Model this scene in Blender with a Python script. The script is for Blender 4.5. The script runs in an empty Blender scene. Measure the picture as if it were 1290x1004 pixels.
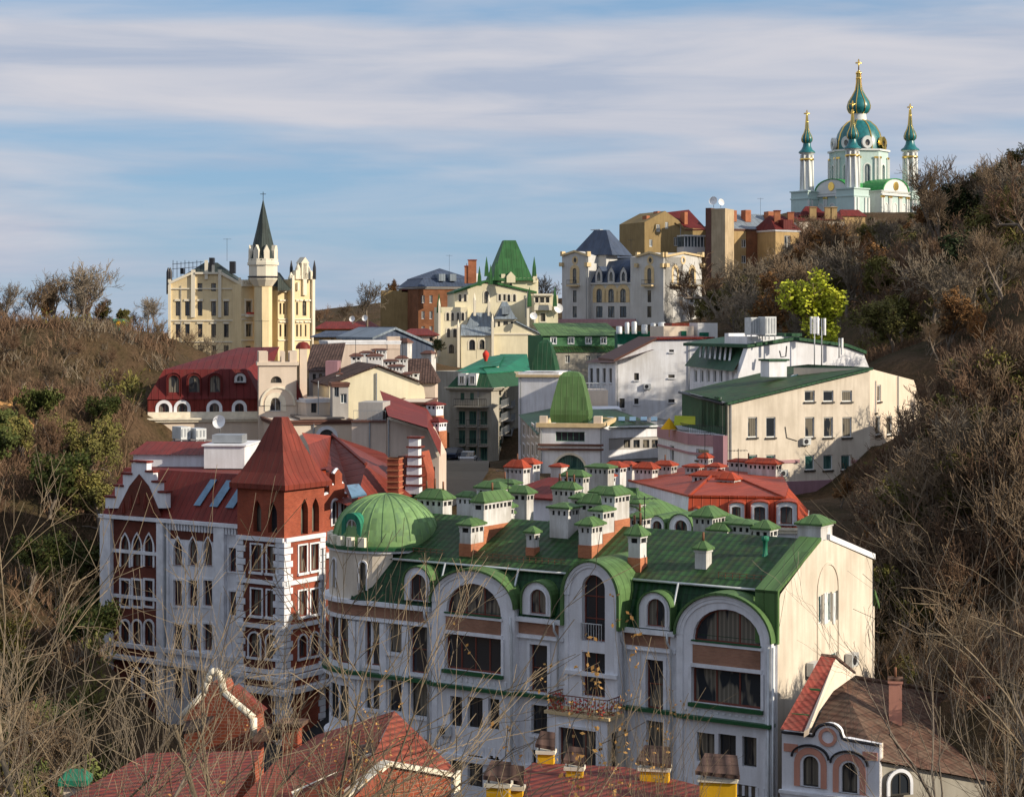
import bpy, bmesh, math, random
import numpy as np
from mathutils import Vector as V, Matrix, noise, geometry
R = math.radians
scene = bpy.context.scene
COL = scene.collection
# ------------------------------------------------------------------ camera
FL = 2350.0; CX = 645.0; HY = 405.0; H = 34.0
cam = bpy.data.cameras.new('camera'); co = bpy.data.objects.new('camera', cam); COL.objects.link(co)
co.location = (0, 0, H); co.rotation_euler = (R(90), 0, 0)
cam.sensor_width = 36; cam.sensor_fit = 'HORIZONTAL'; cam.lens = FL / 1290 * 36
cam.shift_y = -(502 - HY) / 1290; cam.clip_start = .5; cam.clip_end = 30000
scene.camera = co
# ------------------------------------------------------------------ exposure
vs = scene.view_settings
vs.view_transform = 'Standard'; vs.look = 'None'; vs.gamma = 1; vs.exposure = 0.2
# ------------------------------------------------------------------ sun and sky
SUN_EL = 23.0
sx, sy = 0.925, -0.38
sd = V((sx * math.cos(R(SUN_EL)), sy * math.cos(R(SUN_EL)), math.sin(R(SUN_EL)))).normalized()
sl = bpy.data.lights.new('sun', 'SUN'); sl.energy = 4.8; sl.angle = R(.5); sl.color = (1, .88, .70)
so = bpy.data.objects.new('sun', sl); COL.objects.link(so)
so.rotation_euler = sd.to_track_quat('Z', 'Y').to_euler()
world = bpy.data.worlds.new('World'); scene.world = world; world.use_nodes = True
wt = world.node_tree; wn = wt.nodes; wl = wt.links; wn.clear()
def wnode(t, **k):
    n = wn.new(t)
    for a, b in k.items(): setattr(n, a, b)
    return n
sky = wnode('ShaderNodeTexSky', sky_type='NISHITA', sun_disc=False, sun_elevation=R(SUN_EL),
            sun_rotation=math.atan2(sx, sy), altitude=200, air_density=1.0, dust_density=.6, ozone_density=3.0)
tc = wnode('ShaderNodeTexCoord')
def wmap(sc, loc=(0, 0, 0), rot=(0, 0, 0)):
    m = wnode('ShaderNodeMapping'); m.inputs['Scale'].default_value = sc; m.inputs['Location'].default_value = loc
    m.inputs['Rotation'].default_value = rot
    wl.new(tc.outputs['Generated'], m.inputs['Vector']); return m
def wnoise(m, scale, det, rough=.55, dist=0):
    n = wnode('ShaderNodeTexNoise'); n.inputs['Scale'].default_value = scale; n.inputs['Detail'].default_value = det
    n.inputs['Roughness'].default_value = rough; n.inputs['Distortion'].default_value = dist
    wl.new(m.outputs[0], n.inputs['Vector']); return n
def wramp(src, pts):
    r = wnode('ShaderNodeValToRGB'); e = r.color_ramp.elements
    while len(e) < len(pts): e.new(.5)
    for i, (p, c) in enumerate(pts):
        e[i].position = p; e[i].color = (c[0], c[1], c[2], 1) if isinstance(c, tuple) else (c, c, c, 1)
    wl.new(src, r.inputs[0]); return r
def wmix(f, a, b, mode='MIX'):
    m = wnode('ShaderNodeMix', data_type='RGBA', blend_type=mode)
    if isinstance(f, float): m.inputs[0].default_value = f
    else: wl.new(f, m.inputs[0])
    for s, x in ((6, a), (7, b)):
        if isinstance(x, tuple): m.inputs[s].default_value = (*x, 1)
        else: wl.new(x, m.inputs[s])
    return m
n1 = wnoise(wmap((1.6, 1, 13), (1.3, 0, .55), (0, R(1.5), 0)), 1.5, 6, .5, .35)
n2 = wnoise(wmap((4, 2, 34), (3.1, 0, 1.2), (0, R(-1.5), 0)), 1.7, 6, .52, .4)
gz = wnode('ShaderNodeSeparateXYZ'); wl.new(tc.outputs['Generated'], gz.inputs[0])
pr = wramp(gz.outputs[2], [(0., .50), (.035, .54), (.06, .44), (.085, .56), (.10, .50), (.12, .72), (.15, .62), (.175, .36), (.25, .5)])
ad = wnode('ShaderNodeMath', operation='ADD'); wl.new(n1.outputs[0], ad.inputs[0]); wl.new(pr.outputs[0], ad.inputs[1])
hv = wnode('ShaderNodeMath', operation='MULTIPLY'); wl.new(ad.outputs[0], hv.inputs[0]); hv.inputs[1].default_value = .5
mask1 = wramp(hv.outputs[0], [(.425, 0.), (.52, 1.)])
mask2 = wramp(n2.outputs[0], [(.38, .0), (.66, 1.)])
SKYK = 0.112
ct = wramp(n2.outputs[0], [(.3, (3.3, 3.8, 4.8)), (.7, (5.0, 5.0, 5.4))])
blue = wmix(.75, sky.outputs[0], (1.8, 3.2, 5.0))
m1 = wmix(mask1.outputs[0], blue.outputs[2], ct.outputs[0])
m2s = wnode('ShaderNodeMath', operation='MULTIPLY'); wl.new(mask2.outputs[0], m2s.inputs[0]); m2s.inputs[1].default_value = .35
m2 = wmix(m2s.outputs[0], m1.outputs[2], (4.9, 4.9, 5.4))
bg = wnode('ShaderNodeBackground'); bg.inputs[1].default_value = SKYK
wl.new(m2.outputs[2], bg.inputs[0])
wo = wnode('ShaderNodeOutputWorld'); wl.new(bg.outputs[0], wo.inputs[0])
# ------------------------------------------------------------------ materials
MATS = {}
class MT:
    """tiny node helper"""
    def __init__(s, name, rough=.8, metal=0, spec=.3):
        s.m = bpy.data.materials.new(name); s.m.use_nodes = True; s.t = s.m.node_tree
        s.b = s.t.nodes['Principled BSDF']; s.b.inputs['Roughness'].default_value = rough
        s.b.inputs['Metallic'].default_value = metal
        s.b.inputs['Specular IOR Level'].default_value = spec
        MATS[name] = s.m
    def n(s, t, ins={}, **k):
        n = s.t.nodes.new(t)
        for a, b in k.items(): setattr(n, a, b)
        for a, b in ins.items(): s.set(n.inputs[a], b)
        return n
    def set(s, inp, b):
        if hasattr(b, 'outputs'): s.t.links.new(b.outputs[0], inp)
        elif hasattr(b, 'is_output'): s.t.links.new(b, inp)
        elif isinstance(b, tuple) and len(b) == 3 and inp.type == 'RGBA': inp.default_value = (*b, 1)
        else: inp.default_value = b
    def uv(s): return s.n('ShaderNodeTexCoord').outputs['UV']
    def obj(s): return s.n('ShaderNodeTexCoord').outputs['Object']
    def mapp(s, v, sc, rot=(0, 0, 0)): return s.n('ShaderNodeMapping', {'Vector': v, 'Scale': sc, 'Rotation': rot}).outputs[0]
    def noise(s, v, scale, det=4, rough=.55): return s.n('ShaderNodeTexNoise', {'Vector': v, 'Scale': scale, 'Detail': det, 'Roughness': rough}).outputs[0]
    def math(s, op, a, b=0.): return s.n('ShaderNodeMath', {0: a, 1: b}, operation=op).outputs[0]
    def ramp(s, f, pts):
        r = s.n('ShaderNodeValToRGB', {0: f}); e = r.color_ramp.elements
        while len(e) < len(pts): e.new(.5)
        for i, (p, c) in enumerate(pts):
            e[i].position = p; e[i].color = (c[0], c[1], c[2], 1) if isinstance(c, tuple) else (c, c, c, 1)
        return r.outputs[0]
    def mix(s, f, a, b, mode='MIX'): return s.n('ShaderNodeMix', {0: f, 6: a, 7: b}, data_type='RGBA', blend_type=mode).outputs[2]
    def col(s, c): s.set(s.b.inputs['Base Color'], c)
    def bump(s, h, st=.5, dist=.03):
        b = s.n('ShaderNodeBump', {'Height': h, 'Strength': st, 'Distance': dist}); s.t.links.new(b.outputs[0], s.b.inputs['Normal'])
def sc3(c, k): return (c[0] * k, c[1] * k, c[2] * k)
def plaster(name, c, dirt=.35, rough=.9):
    m = MT(name, rough, 0, .15); uv = m.uv(); ob = m.obj()
    big = m.noise(ob, .35, 5, .6); st = m.noise(m.mapp(uv, (2.2, .22, 1)), 1.0, 5, .6); fine = m.noise(ob, 14, 3)
    d = m.ramp(m.math('MULTIPLY', big, st), [(.13, 1.), (.34, 0.)])
    base = m.mix(m.ramp(fine, [(.3, 0.), (.7, 1.)]), sc3(c, .93), c)
    m.col(m.mix(m.math('MULTIPLY', d, dirt), base, (c[0] * .5, c[1] * .47, c[2] * .43)))
    m.bump(fine, .25, .01); return m
def brickm(name, c1, c2, mortar, s=4.0):
    m = MT(name, .9, 0, .15); uv = m.uv()
    b = m.n('ShaderNodeTexBrick', {'Vector': uv, 'Color1': c1, 'Color2': c2, 'Mortar': mortar, 'Scale': s, 'Mortar Size': .025, 'Brick Width': .9, 'Row Height': .32})
    big = m.ramp(m.noise(m.obj(), .6, 5), [(.3, .7), (.7, 1.15)])
    m.col(m.mix(1., b.outputs[0], big, 'MULTIPLY')); m.bump(b.outputs[1], -.3, .02); return m
def seam(name, c, pitch=.55, rough=.42, var=.25, rust=None):
    m = MT(name, rough + .12, 0, .22); uv = m.uv()
    x = m.n('ShaderNodeSeparateXYZ', {0: uv}).outputs
    fr = m.math('FRACT', m.math('DIVIDE', x[0], pitch)); pass
    rd = m.ramp(fr, [(.43, 0.), (.48, 1.), (.52, 1.), (.57, 0.)])
    big = m.noise(m.obj(), .5, 6, .6); pan = m.noise(m.n('ShaderNodeCombineXYZ', {0: m.math('FLOOR', m.math('DIVIDE', x[0], pitch)), 1: m.math('FLOOR', m.math('DIVIDE', x[1], 2.1))}).outputs[0], 3.7, 0)
    k = m.ramp(m.math('MULTIPLY', m.math('ADD', big, pan), .5), [(.3, 1 - var), (.7, 1 + var)])
    c0 = m.mix(1., c, k, 'MULTIPLY')
    c0 = m.mix(rd, c0, sc3(c, .8))
    c0 = m.mix(m.ramp(m.noise(m.mapp(uv, (1.8, .35, 1)), 1.1, 7, .7), [(.5, 0.), (.72, .55)]), c0, (c[0] * .55 + .035, c[1] * .5 + .03, c[2] * .5 + .02))
    if rust: c0 = m.mix(m.ramp(m.noise(m.mapp(uv, (1.5, .4, 1)), 1.3, 6), [(.5, 0.), (.68, .8)]), c0, rust)
    m.col(c0); m.bump(m.math('ADD', rd, m.math('MULTIPLY', big, .3)), .8, .05); return m
def mtile(name, c, pu=.3, pv=.38, rough=.38, var=.3, c2=None):
    m = MT(name, rough + .12, 0, .22); uv = m.uv(); x = m.n('ShaderNodeSeparateXYZ', {0: uv}).outputs
    su = m.math('SINE', m.math('MULTIPLY', x[0], 6.283 / pu)); fv = m.math('FRACT', m.math('DIVIDE', x[1], pv))
    cell = m.n('ShaderNodeTexWhiteNoise', {0: m.n('ShaderNodeCombineXYZ', {0: m.math('FLOOR', m.math('DIVIDE', x[0], pu)), 1: m.math('FLOOR', m.math('DIVIDE', x[1], pv))}).outputs[0]}).outputs[0]
    big = m.noise(m.obj(), .45, 6, .6)
    k = m.ramp(m.math('ADD', m.math('MULTIPLY', cell, .25), m.math('MULTIPLY', big, .75)), [(.3, 1 - var), (.72, 1 + var)])
    c0 = m.mix(1., c, k, 'MULTIPLY')
    if c2: c0 = m.mix(m.ramp(m.noise(m.obj(), 1.1, 6, .7), [(.45, 0.), (.62, .75)]), c0, c2)
    groove = m.math('MULTIPLY', m.ramp(fv, [(.0, .45), (.14, 1.)]), m.ramp(su, [(-.0, .8), (.5, 1.05)]))
    m.col(m.mix(1., c0, groove, 'MULTIPLY'))
    m.bump(m.math('ADD', m.math('MULTIPLY', su, .35), m.math('SUBTRACT', 1., fv)), .9, .05); return m
def flat(name, c, rough=.6, metal=0, var=.15, spec=.3, ns=1.5):
    m = MT(name, rough, metal, spec)
    k = m.ramp(m.noise(m.obj(), ns, 5, .6), [(.3, 1 - var), (.7, 1 + var)]); m.col(m.mix(1., c, k, 'MULTIPLY')); return m
def glassm(name, c, curt, rough=.08):
    m = MT(name, rough, 0, .8); r = m.n('ShaderNodeObjectInfo').outputs['Random']
    x = m.n('ShaderNodeSeparateXYZ', {0: m.uv()}).outputs
    fold = m.ramp(m.math('SINE', m.math('MULTIPLY', x[0], 26.)), [(0., .6), (1., 1.)])
    big = m.ramp(m.noise(m.mapp(m.uv(), (1.2, .35, 1)), 1.0, 2), [(.45, 0.), (.5, 1.)])
    cur = m.mix(1., curt, fold, 'MULTIPLY')
    f = m.math('MULTIPLY', m.math('GREATER_THAN', r, .3), big)
    m.col(m.mix(m.math('MULTIPLY', f, .8), c, cur))
    m.bump(m.noise(m.uv(), .9, 1), .05, .05); return m

plaster('white_plaster', (.80, .81, .85), .45)
plaster('sooty_plaster', (.66, .65, .64), 1.0)
plaster('cream_plaster', (.74, .62, .50), .25)
plaster('pale_cream', (.71, .63, .525), .5)
plaster('beige_plaster', (.66, .54, .45), .35)
plaster('castle_plaster', (.76, .62, .38), .3)
plaster('castle_trim', (.76, .70, .57), .2)
plaster('palace_cream', (.80, .73, .53), .3)
plaster('palace_white', (.58, .575, .56), .35)
plaster('ochre_plaster', (.32, .23, .11), .5)
plaster('ochre_light', (.50, .35, .17), .5)
plaster('concrete_wall', (.52, .41, .27), .6)
plaster('dim_plaster', (.42, .39, .33), .55)
plaster('white_wall', (.78, .77, .75), .25)
plaster('grey_wall', (.42, .40, .38), .4)
plaster('pink_plaster', (.46, .27, .29), .35)
plaster('mauve_plaster', (.33, .19, .22), .4)
plaster('salmon_plaster', (.62, .30, .22), .4)
plaster('brown_panel', (.34, .19, .125), .4)
plaster('church_white', (.72, .74, .72), .2)
plaster('church_mint', (.52, .66, .63), .2)
plaster('yellow_paint', (.75, .42, .02), .4)
plaster('green_paint', (.08, .20, .10), .3)
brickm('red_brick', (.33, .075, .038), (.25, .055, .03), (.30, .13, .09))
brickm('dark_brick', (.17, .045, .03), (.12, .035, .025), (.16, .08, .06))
brickm('orange_brick', (.46, .17, .085), (.38, .13, .07), (.42, .22, .12))
brickm('house_brick', (.33, .085, .045), (.26, .065, .035), (.35, .22, .16), 3.0)
brickm('band_brick', (.36, .19, .12), (.30, .15, .10), (.30, .2, .15))
brickm('brown_brick', (.25, .10, .045), (.20, .08, .04), (.2, .12, .08), 1.5)
mtile('green_tile', (.024, .072, .020), .42, .5, .45, .45, (.045, .055, .022))
mtile('dark_green_tile', (.010, .05, .016), .36, .45, .35, .35)
seam('green_seam', (.085, .16, .055), .6, .45, .3)
seam('dark_green_seam', (.02, .075, .035), .6, .4, .3)
seam('dome_green', (.17, .29, .115), 50., .55, .35, (.10, .17, .10))
seam('teal_seam', (.02, .17, .10), .8, .5, .3)
seam('palace_green', (.035, .12, .04), .9, .45, .3)
seam('red_seam', (.165, .03, .018), .6, .4, .3)
seam('crimson_seam', (.115, .014, .013), .7, .5, .25)
seam('orange_seam', (.34, .052, .02), .6, .45, .28)
seam('darkred_seam', (.16, .022, .016), .5, .45, .3)
seam('slate_seam', (.055, .075, .12), .7, .4, .3)
seam('grey_seam', (.20, .24, .28), .7, .4, .3)
seam('spire_slate', (.035, .048, .045), .5, .45, .35)
mtile('brown_tile', (.12, .062, .042), .42, .46, .75, .5, (.19, .13, .09))
mtile('red_tile', (.20, .04, .028), .34, .4, .6, .4, (.20, .07, .05))
mtile('brick_red_tile', (.30, .075, .045), .3, .36, .7, .3, (.30, .09, .06))
mtile('old_brown_tile', (.09, .055, .045), .3, .36, .8, .45)
flat('white_trim', (.70, .71, .74), .6); flat('cream_trim', (.75, .68, .54), .7); flat('tan_trim', (.60, .46, .26), .7)
flat('green_ledge', (.02, .09, .035), .4); flat('dark_metal', (.03, .03, .035), .4, .3); flat('grey_metal', (.32, .34, .36), .4, .4)
flat('light_metal', (.55, .57, .58), .4, .3); flat('wood_frame', (.16, .045, .03), .5); flat('white_frame', (.68, .70, .70), .5)
flat('green_frame', (.07, .17, .12), .5); flat('dark_frame', (.05, .045, .04), .5); flat('flat_roof', (.20, .17, .15), .9)
flat('light_roof', (.38, .37, .36), .9); flat('gold', (.95, .62, .16), .25, 1., .1); flat('church_teal', (.008, .14, .15), .35, 0, .3, .6)
flat('church_green', (.04, .26, .07), .4, 0, .2); flat('dark_void', (.012, .011, .012), .9); flat('asphalt', (.028, .028, .03), .9)
flat('rust_metal', (.20, .09, .05), .7, .2, .4); flat('brown_trim', (.13, .06, .045), .7); flat('teal_panel', (.02, .10, .11), .5)
flat('white_dish', (.8, .8, .8), .5); flat('red_fabric', (.6, .05, .03), .8); flat('car_dark', (.02, .03, .06), .25, .3, .05); flat('car_light', (.4, .42, .45), .3, .3, .05)
flat('tyre', (.02, .02, .02), .9); flat('flower_red', (.55, .08, .06), .8, 0, .4); flat('net_green', (.012, .12, .07), .9, 0, .35)
flat('purple_drape', (.05, .03, .06), .9, 0, .4)
glassm('glass', (.025, .03, .038), (.27, .24, .19)); glassm('glass_blue', (.03, .05, .065), (.16, .2, .22)); glassm('glass_teal', (.02, .07, .065), (.10, .2, .18))
flat('skylight_glass', (.10, .20, .30), .12, 0, .3, .9)
def leafm(name, c, c2, ns=.5):
    m = MT(name, .8, 0, .2); r = m.n('ShaderNodeObjectInfo').outputs['Random']
    k = m.ramp(m.noise(m.obj(), ns, 5, .65), [(.35, 0.), (.65, 1.)])
    base = m.mix(k, c, c2); m.col(m.mix(1., base, m.ramp(r, [(0., .75), (1., 1.25)]), 'MULTIPLY')); return m
leafm('bark', (.15, .125, .10), (.24, .19, .145)); leafm('bark_pale', (.10, .078, .052), (.26, .20, .13), 1.2); leafm('bark_dark', (.045, .036, .03), (.08, .06, .05))
leafm('twig_brown', (.13, .092, .058), (.19, .135, .085)); leafm('twig_red', (.13, .08, .048), (.18, .11, .068)); leafm('twig_grey', (.155, .128, .095), (.23, .185, .135))
leafm('leaf_brown', (.17, .08, .03), (.25, .13, .045)); leafm('leaf_olive', (.10, .10, .03), (.19, .165, .045)); leafm('leaf_dark', (.02, .035, .015), (.04, .055, .02))
leafm('leaf_lime', (.29, .33, .02), (.42, .42, .04)); leafm('leaf_dry', (.30, .15, .05), (.40, .24, .08)); leafm('leaf_green', (.06, .085, .025), (.12, .13, .035))
def groundm():
    m = MT('hill_ground', .95, 0, .1); g = m.n('ShaderNodeNewGeometry').outputs['Position']
    a = m.noise(g, .06, 8, .65); b = m.noise(g, .35, 6, .6); c = m.noise(g, 2.5, 5, .7)
    c1 = m.ramp(a, [(.38, (.042, .034, .018)), (.5, (.078, .046, .026)), (.62, (.11, .062, .034))])
    c2 = m.ramp(b, [(.36, (.045, .045, .02)), (.6, (.11, .075, .045))])
    m.col(m.mix(1., m.mix(.5, c1, c2), m.ramp(c, [(.3, .6), (.7, 1.35)]), 'MULTIPLY')); m.bump(m.math('ADD', c, b), .9, .35); return m
groundm()
flat('sand_face', (.42, .23, .09), .95, 0, .4, .1, .4)
flat('far_plain', (.12, .16, .20), .9)  # bluish tone of distant haze is put into the plain's colour
# ------------------------------------------------------------------ geometry helpers
def W(px, py, Y): return V(((px - CX) / FL * Y, Y, H + (HY - py) / FL * Y))
def ZP(py, Y): return H + (HY - py) / FL * Y
class Fr:
    """a wall plane: u runs along it (left to right seen from outside), n out of it, z up"""
    def __init__(s, o, U):
        s.o = V((o[0], o[1], 0)); s.U = V((U[0], U[1], 0)).normalized(); s.N = V((s.U.y, -s.U.x, 0))
    @staticmethod
    def px(a, Ya, b, Yb):
        A = W(a, 0, Ya); B = W(b, 0, Yb); f = Fr(A, (B.x - A.x, B.y - A.y)); f.w = (V((B.x, B.y, 0)) - V((A.x, A.y, 0))).length; return f
    def p(s, u, n, z): return V((s.o.x + s.U.x * u + s.N.x * n, s.o.y + s.U.y * u + s.N.y * n, z))
    def u(s, px, n=0):
        k = (px - CX) / FL; ox = s.o.x + s.N.x * n; oy = s.o.y + s.N.y * n
        return (k * oy - ox) / (s.U.x - k * s.U.y)
    def z(s, py, u, n=0): return ZP(py, s.o.y + u * s.U.y + n * s.N.y)
    def uz(s, px, py, n=0): u = s.u(px, n); return (u, s.z(py, u, n))
    def side(s, u, d=0, right=True):
        q = s.p(u, -d if not right else 0, 0)
        return Fr(q, (-s.N.x, -s.N.y)) if right else Fr(q, (s.N.x, s.N.y))
    def off(s, n): f = Fr(s.p(0, n, 0), s.U); return f
G = (0.842, -0.54)
class MB:
    def __init__(s): s.v = []; s.f = []; s.m = []; s.sm = []
    def add(s, pts, faces, m=0, smooth=False):
        b = len(s.v); s.v += [V(p) for p in pts]
        for f in faces: s.f.append([b + i for i in f]); s.m.append(m); s.sm.append(smooth)
        return s
    def poly(s, pts, m=0): return s.add(pts, [list(range(len(pts)))], m)
    def extr(s, pts, vec, m=0, m2=None):
        n = len(pts); vec = V(vec); a = [V(p) for p in pts]; b = [p + vec for p in a]
        s.add(a + b, [list(range(n))[::-1], list(range(n, 2 * n))], m if m2 is None else m2)
        k = len(s.v) - 2 * n
        for i in range(n):
            j = (i + 1) % n; s.f.append([k + i, k + j, k + n + j, k + n + i]); s.m.append(m); s.sm.append(False)
        return s
    def box(s, fr, u0, u1, n0, n1, z0, z1, m=0):
        P = [fr.p(u, n, z) for z in (z0, z1) for u, n in ((u0, n0), (u1, n0), (u1, n1), (u0, n1))]
        return s.add(P, [[0, 3, 2, 1], [4, 5, 6, 7], [0, 1, 5, 4], [1, 2, 6, 5], [2, 3, 7, 6], [3, 0, 4, 7]], m)
    def prism(s, fr, poly, n0, n1, m=0):
        return s.extr([fr.p(u, n0, z) for u, z in poly], fr.N * (n1 - n0), m)
    def ring(s, fr, A, B, n0, n1, m=0, closed=True):
        n = len(A); P = [fr.p(u, k, z) for k in (n0, n1) for Q in (A, B) for u, z in Q]
        F = []
        for i in range(n if closed else n - 1):
            j = (i + 1) % n
            F += [[2 * n + i, 2 * n + j, 3 * n + j, 3 * n + i], [i, j, 2 * n + j, 2 * n + i], [n + i, 3 * n + i, 3 * n + j, n + j], [i, n + i, n + j, j]]
        return s.add(P, F, m)
    def tube(s, pts, r, seg=6, m=0, r1=None, cap=True):
        pts = [V(p) for p in pts]; n = len(pts); r1 = r if r1 is None else r1; vs_ = []; x = None
        for i, p in enumerate(pts):
            d = (pts[min(i + 1, n - 1)] - pts[max(i - 1, 0)]).normalized()
            x = d.orthogonal().normalized() if x is None else (x - d * x.dot(d)).normalized()
            y = d.cross(x); rr = r + (r1 - r) * i / max(1, n - 1)
            for k in range(seg):
                a = 2 * math.pi * k / seg; vs_.append(p + (x * math.cos(a) + y * math.sin(a)) * rr)
        F = [[i * seg + k, i * seg + (k + 1) % seg, (i + 1) * seg + (k + 1) % seg, (i + 1) * seg + k] for i in range(n - 1) for k in range(seg)]
        if cap: F += [list(range(seg))[::-1], [(n - 1) * seg + k for k in range(seg)]]
        return s.add(vs_, F, m, seg > 5)
    def lathe(s, c, prof, seg=24, m=0, a0=0, a1=360, smooth=True, rot=0):
        full = abs(a1 - a0) >= 360; k = seg if full else seg + 1; P = []
        for r, z in prof:
            for i in range(k):
                a = R(a0 + rot + (a1 - a0) * i / seg); P.append(V((c[0] + r * math.cos(a), c[1] + r * math.sin(a), c[2] + z)))
        F = [[j * k + i, j * k + (i + 1) % k, (j + 1) * k + (i + 1) % k, (j + 1) * k + i] for j in range(len(prof) - 1) for i in range(seg)]
        return s.add(P, F, m, smooth)
    def build(s, name, mats, par=None, off=None):
        me = bpy.data.meshes.new(name); o3 = off if off is not None else (par.get('_o') if par is not None else None)
        o3 = V(o3) if o3 is not None else V((0, 0, 0))
        me.from_pydata([v - o3 for v in s.v], [], s.f)
        if isinstance(mats, str): mats = [mats]
        for q in mats: me.materials.append(MATS[q])
        me.polygons.foreach_set('material_index', s.m); me.polygons.foreach_set('use_smooth', s.sm)
        me.update()
        uvl = me.uv_layers.new(name='uv'); dat = np.empty(len(me.loops) * 2, dtype=np.float32)
        vco = s.v
        for p in me.polygons:
            n = p.normal
            if abs(n.z) > .985: t = V((G[0], G[1], 0)); b = V((-G[1], G[0], 0))
            else:
                t = V((-n.y, n.x, 0)).normalized(); b = n.cross(t)
            for li in p.loop_indices:
                q = vco[me.loops[li].vertex_index]; dat[li * 2] = q.dot(t); dat[li * 2 + 1] = q.dot(b)
        uvl.data.foreach_set('uv', dat)
        ob = bpy.data.objects.new(name, me); COL.objects.link(ob)
        if par is not None: ob.parent = par; ob['_o'] = tuple(o3)
        return ob
def thing(name, label, cat, loc, group=None):
    o = bpy.data.objects.new(name, None); COL.objects.link(o); o.location = loc; o['_o'] = tuple(loc)
    o.empty_display_size = .5; o['label'] = label; o['category'] = cat
    if group: o['group'] = group
    return o
def tag(o, label, cat, group=None):
    o['label'] = label; o['category'] = cat
    if group: o['group'] = group
    return o
def struct(o, kind='structure'): o['kind'] = kind; return o
def copy_tree(o, parent=None):
    c = o.copy(); COL.objects.link(c)
    if parent is not None: c.parent = parent
    for ch in list(o.children): copy_tree(ch, c)
    return c
# ------------------------------------------------------------------ openings
def opoly(k, u0, u1, z0, z1, rise=None):
    if k == 'r': return [(u0, z0), (u1, z0), (u1, z1), (u0, z1)]
    c = (u0 + u1) / 2; w = (u1 - u0) / 2; n = 12
    if k == 'c': m = (z0 + z1) / 2; h = (z1 - z0) / 2; return [(c + w * math.cos(t * math.pi / 8), m + h * math.sin(t * math.pi / 8)) for t in range(16)]
    if k == 'a': r = min(z1 - z0 - .001, w if rise is None else rise); arc = [(c + w * math.cos(math.pi * i / n), z1 - r + r * math.sin(math.pi * i / n)) for i in range(n + 1)]
    elif k == 's': r = min(z1 - z0 - .001, w * .35); arc = [(c + w * math.cos(math.pi * i / n), z1 - r + r * math.sin(math.pi * i / n)) for i in range(n + 1)]
    elif k == 'g':
        r = min(z1 - z0 - .001, w * 2.2); arc = [(c + w * (1 - (i / 6) ** 1.6), z1 - r + r * (i / 6) ** .8) for i in range(7)]
        arc += [(2 * c - a, b) for a, b in arc[:-1][::-1]]
    return [(u0, z0), (u1, z0)] + arc
def topz(poly, u):
    best = -1e9
    for i in range(len(poly)):
        a = poly[i]; b = poly[(i + 1) % len(poly)]
        if a[0] != b[0] and min(a[0], b[0]) - 1e-6 <= u <= max(a[0], b[0]) + 1e-6:
            best = max(best, a[1] + (b[1] - a[1]) * (u - a[0]) / (b[0] - a[0]))
    return best
def holewall(mb, fr, outline, holes, m=0, depth=.25, n=0):
    if not holes: mb.poly([fr.p(u, n, z) for u, z in outline], m); return
    loops = [[V((u, z, 0)) for u, z in outline]] + [[V((u, z, 0)) for u, z in h] for h in holes]
    flatp = [p for l in loops for p in l]
    tr = geometry.tessellate_polygon(loops)
    mb.add([fr.p(p.x, n, p.y) for p in flatp], [list(t) for t in tr], m)
    for h in holes:
        k = len(h); mb.add([fr.p(u, q, z) for q in (n, n - depth) for u, z in h], [[i, (i + 1) % k, k + (i + 1) % k, k + i] for i in range(k)], m)
def window(th, fr, k, u0, u1, z0, z1, nx=2, nz=1, n=0, depth=.25, fm='dark_frame', gm='glass', fw=.07, trim=None, sill=None, tm='white_trim', near=True, rise=None, name='window', key=None):
    A = opoly(k, u0, u1, z0, z1, rise); r2 = None if rise is None else max(.05, rise - fw)
    B = opoly(k, u0 + fw, u1 - fw, z0 + fw, z1 - fw, r2); nb = n - depth
    mb = MB(); mb.ring(fr, A, B, nb + .02, nb + .09, 0)
    for i in range(1, nx):
        u = u0 + (u1 - u0) * i / nx; mb.box(fr, u - fw * .4, u + fw * .4, nb + .025, nb + .08, z0 + fw, topz(B, u) - .01, 0)
    for i in range(1, nz):
        z = z0 + (z1 - z0) * i / nz; w_ = 0 if z < z1 - (u1 - u0) / 2 or k == 'r' else (u1 - u0) * .06
        mb.box(fr, u0 + fw + w_, u1 - fw - w_, nb + .027, nb + .075, z - fw * .4, z + fw * .4, 0)
    if trim:
        r3 = None if rise is None else rise + trim
        C = opoly(k, u0 - trim, u1 + trim, z0 - (trim if k == 'r' or k == 'c' else 0), z1 + trim, r3)
        mb.ring(fr, C, opoly(k, u0 - .005, u1 + .005, z0, z1 + .005, rise), n - .02, n + .07, 1)
    if sill: mb.box(fr, u0 - sill, u1 + sill, n - .02, n + .16, z0 - .16, z0 - .004, 1)
    pb = MB().poly([fr.p(u, nb + .04, z) for u, z in opoly(k, u0 + fw * .5, u1 - fw * .5, z0 + fw * .5, z1 - fw * .5, r2)], 0)
    if near:
        w = mb.build(name, [fm, tm], th); pb.build('pane', [gm], w)
    else:
        for f in pb.f: mb.add([pb.v[i] for i in f], [list(range(len(f)))], 2)
        w = mb.build(name, [fm, tm, gm], th)
    return w
def pxwin(fr, w, n=0):
    """pixel window spec (kind, px0, px1, py_top, py_bottom) -> u0,u1,z0,z1 on the wall plane"""
    k, a, b, t, d = w[:5]; um = fr.u((a + b) / 2, n)
    return (k, fr.u(a, n), fr.u(b, n), fr.z(d, um, n), fr.z(t, um, n))
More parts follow.
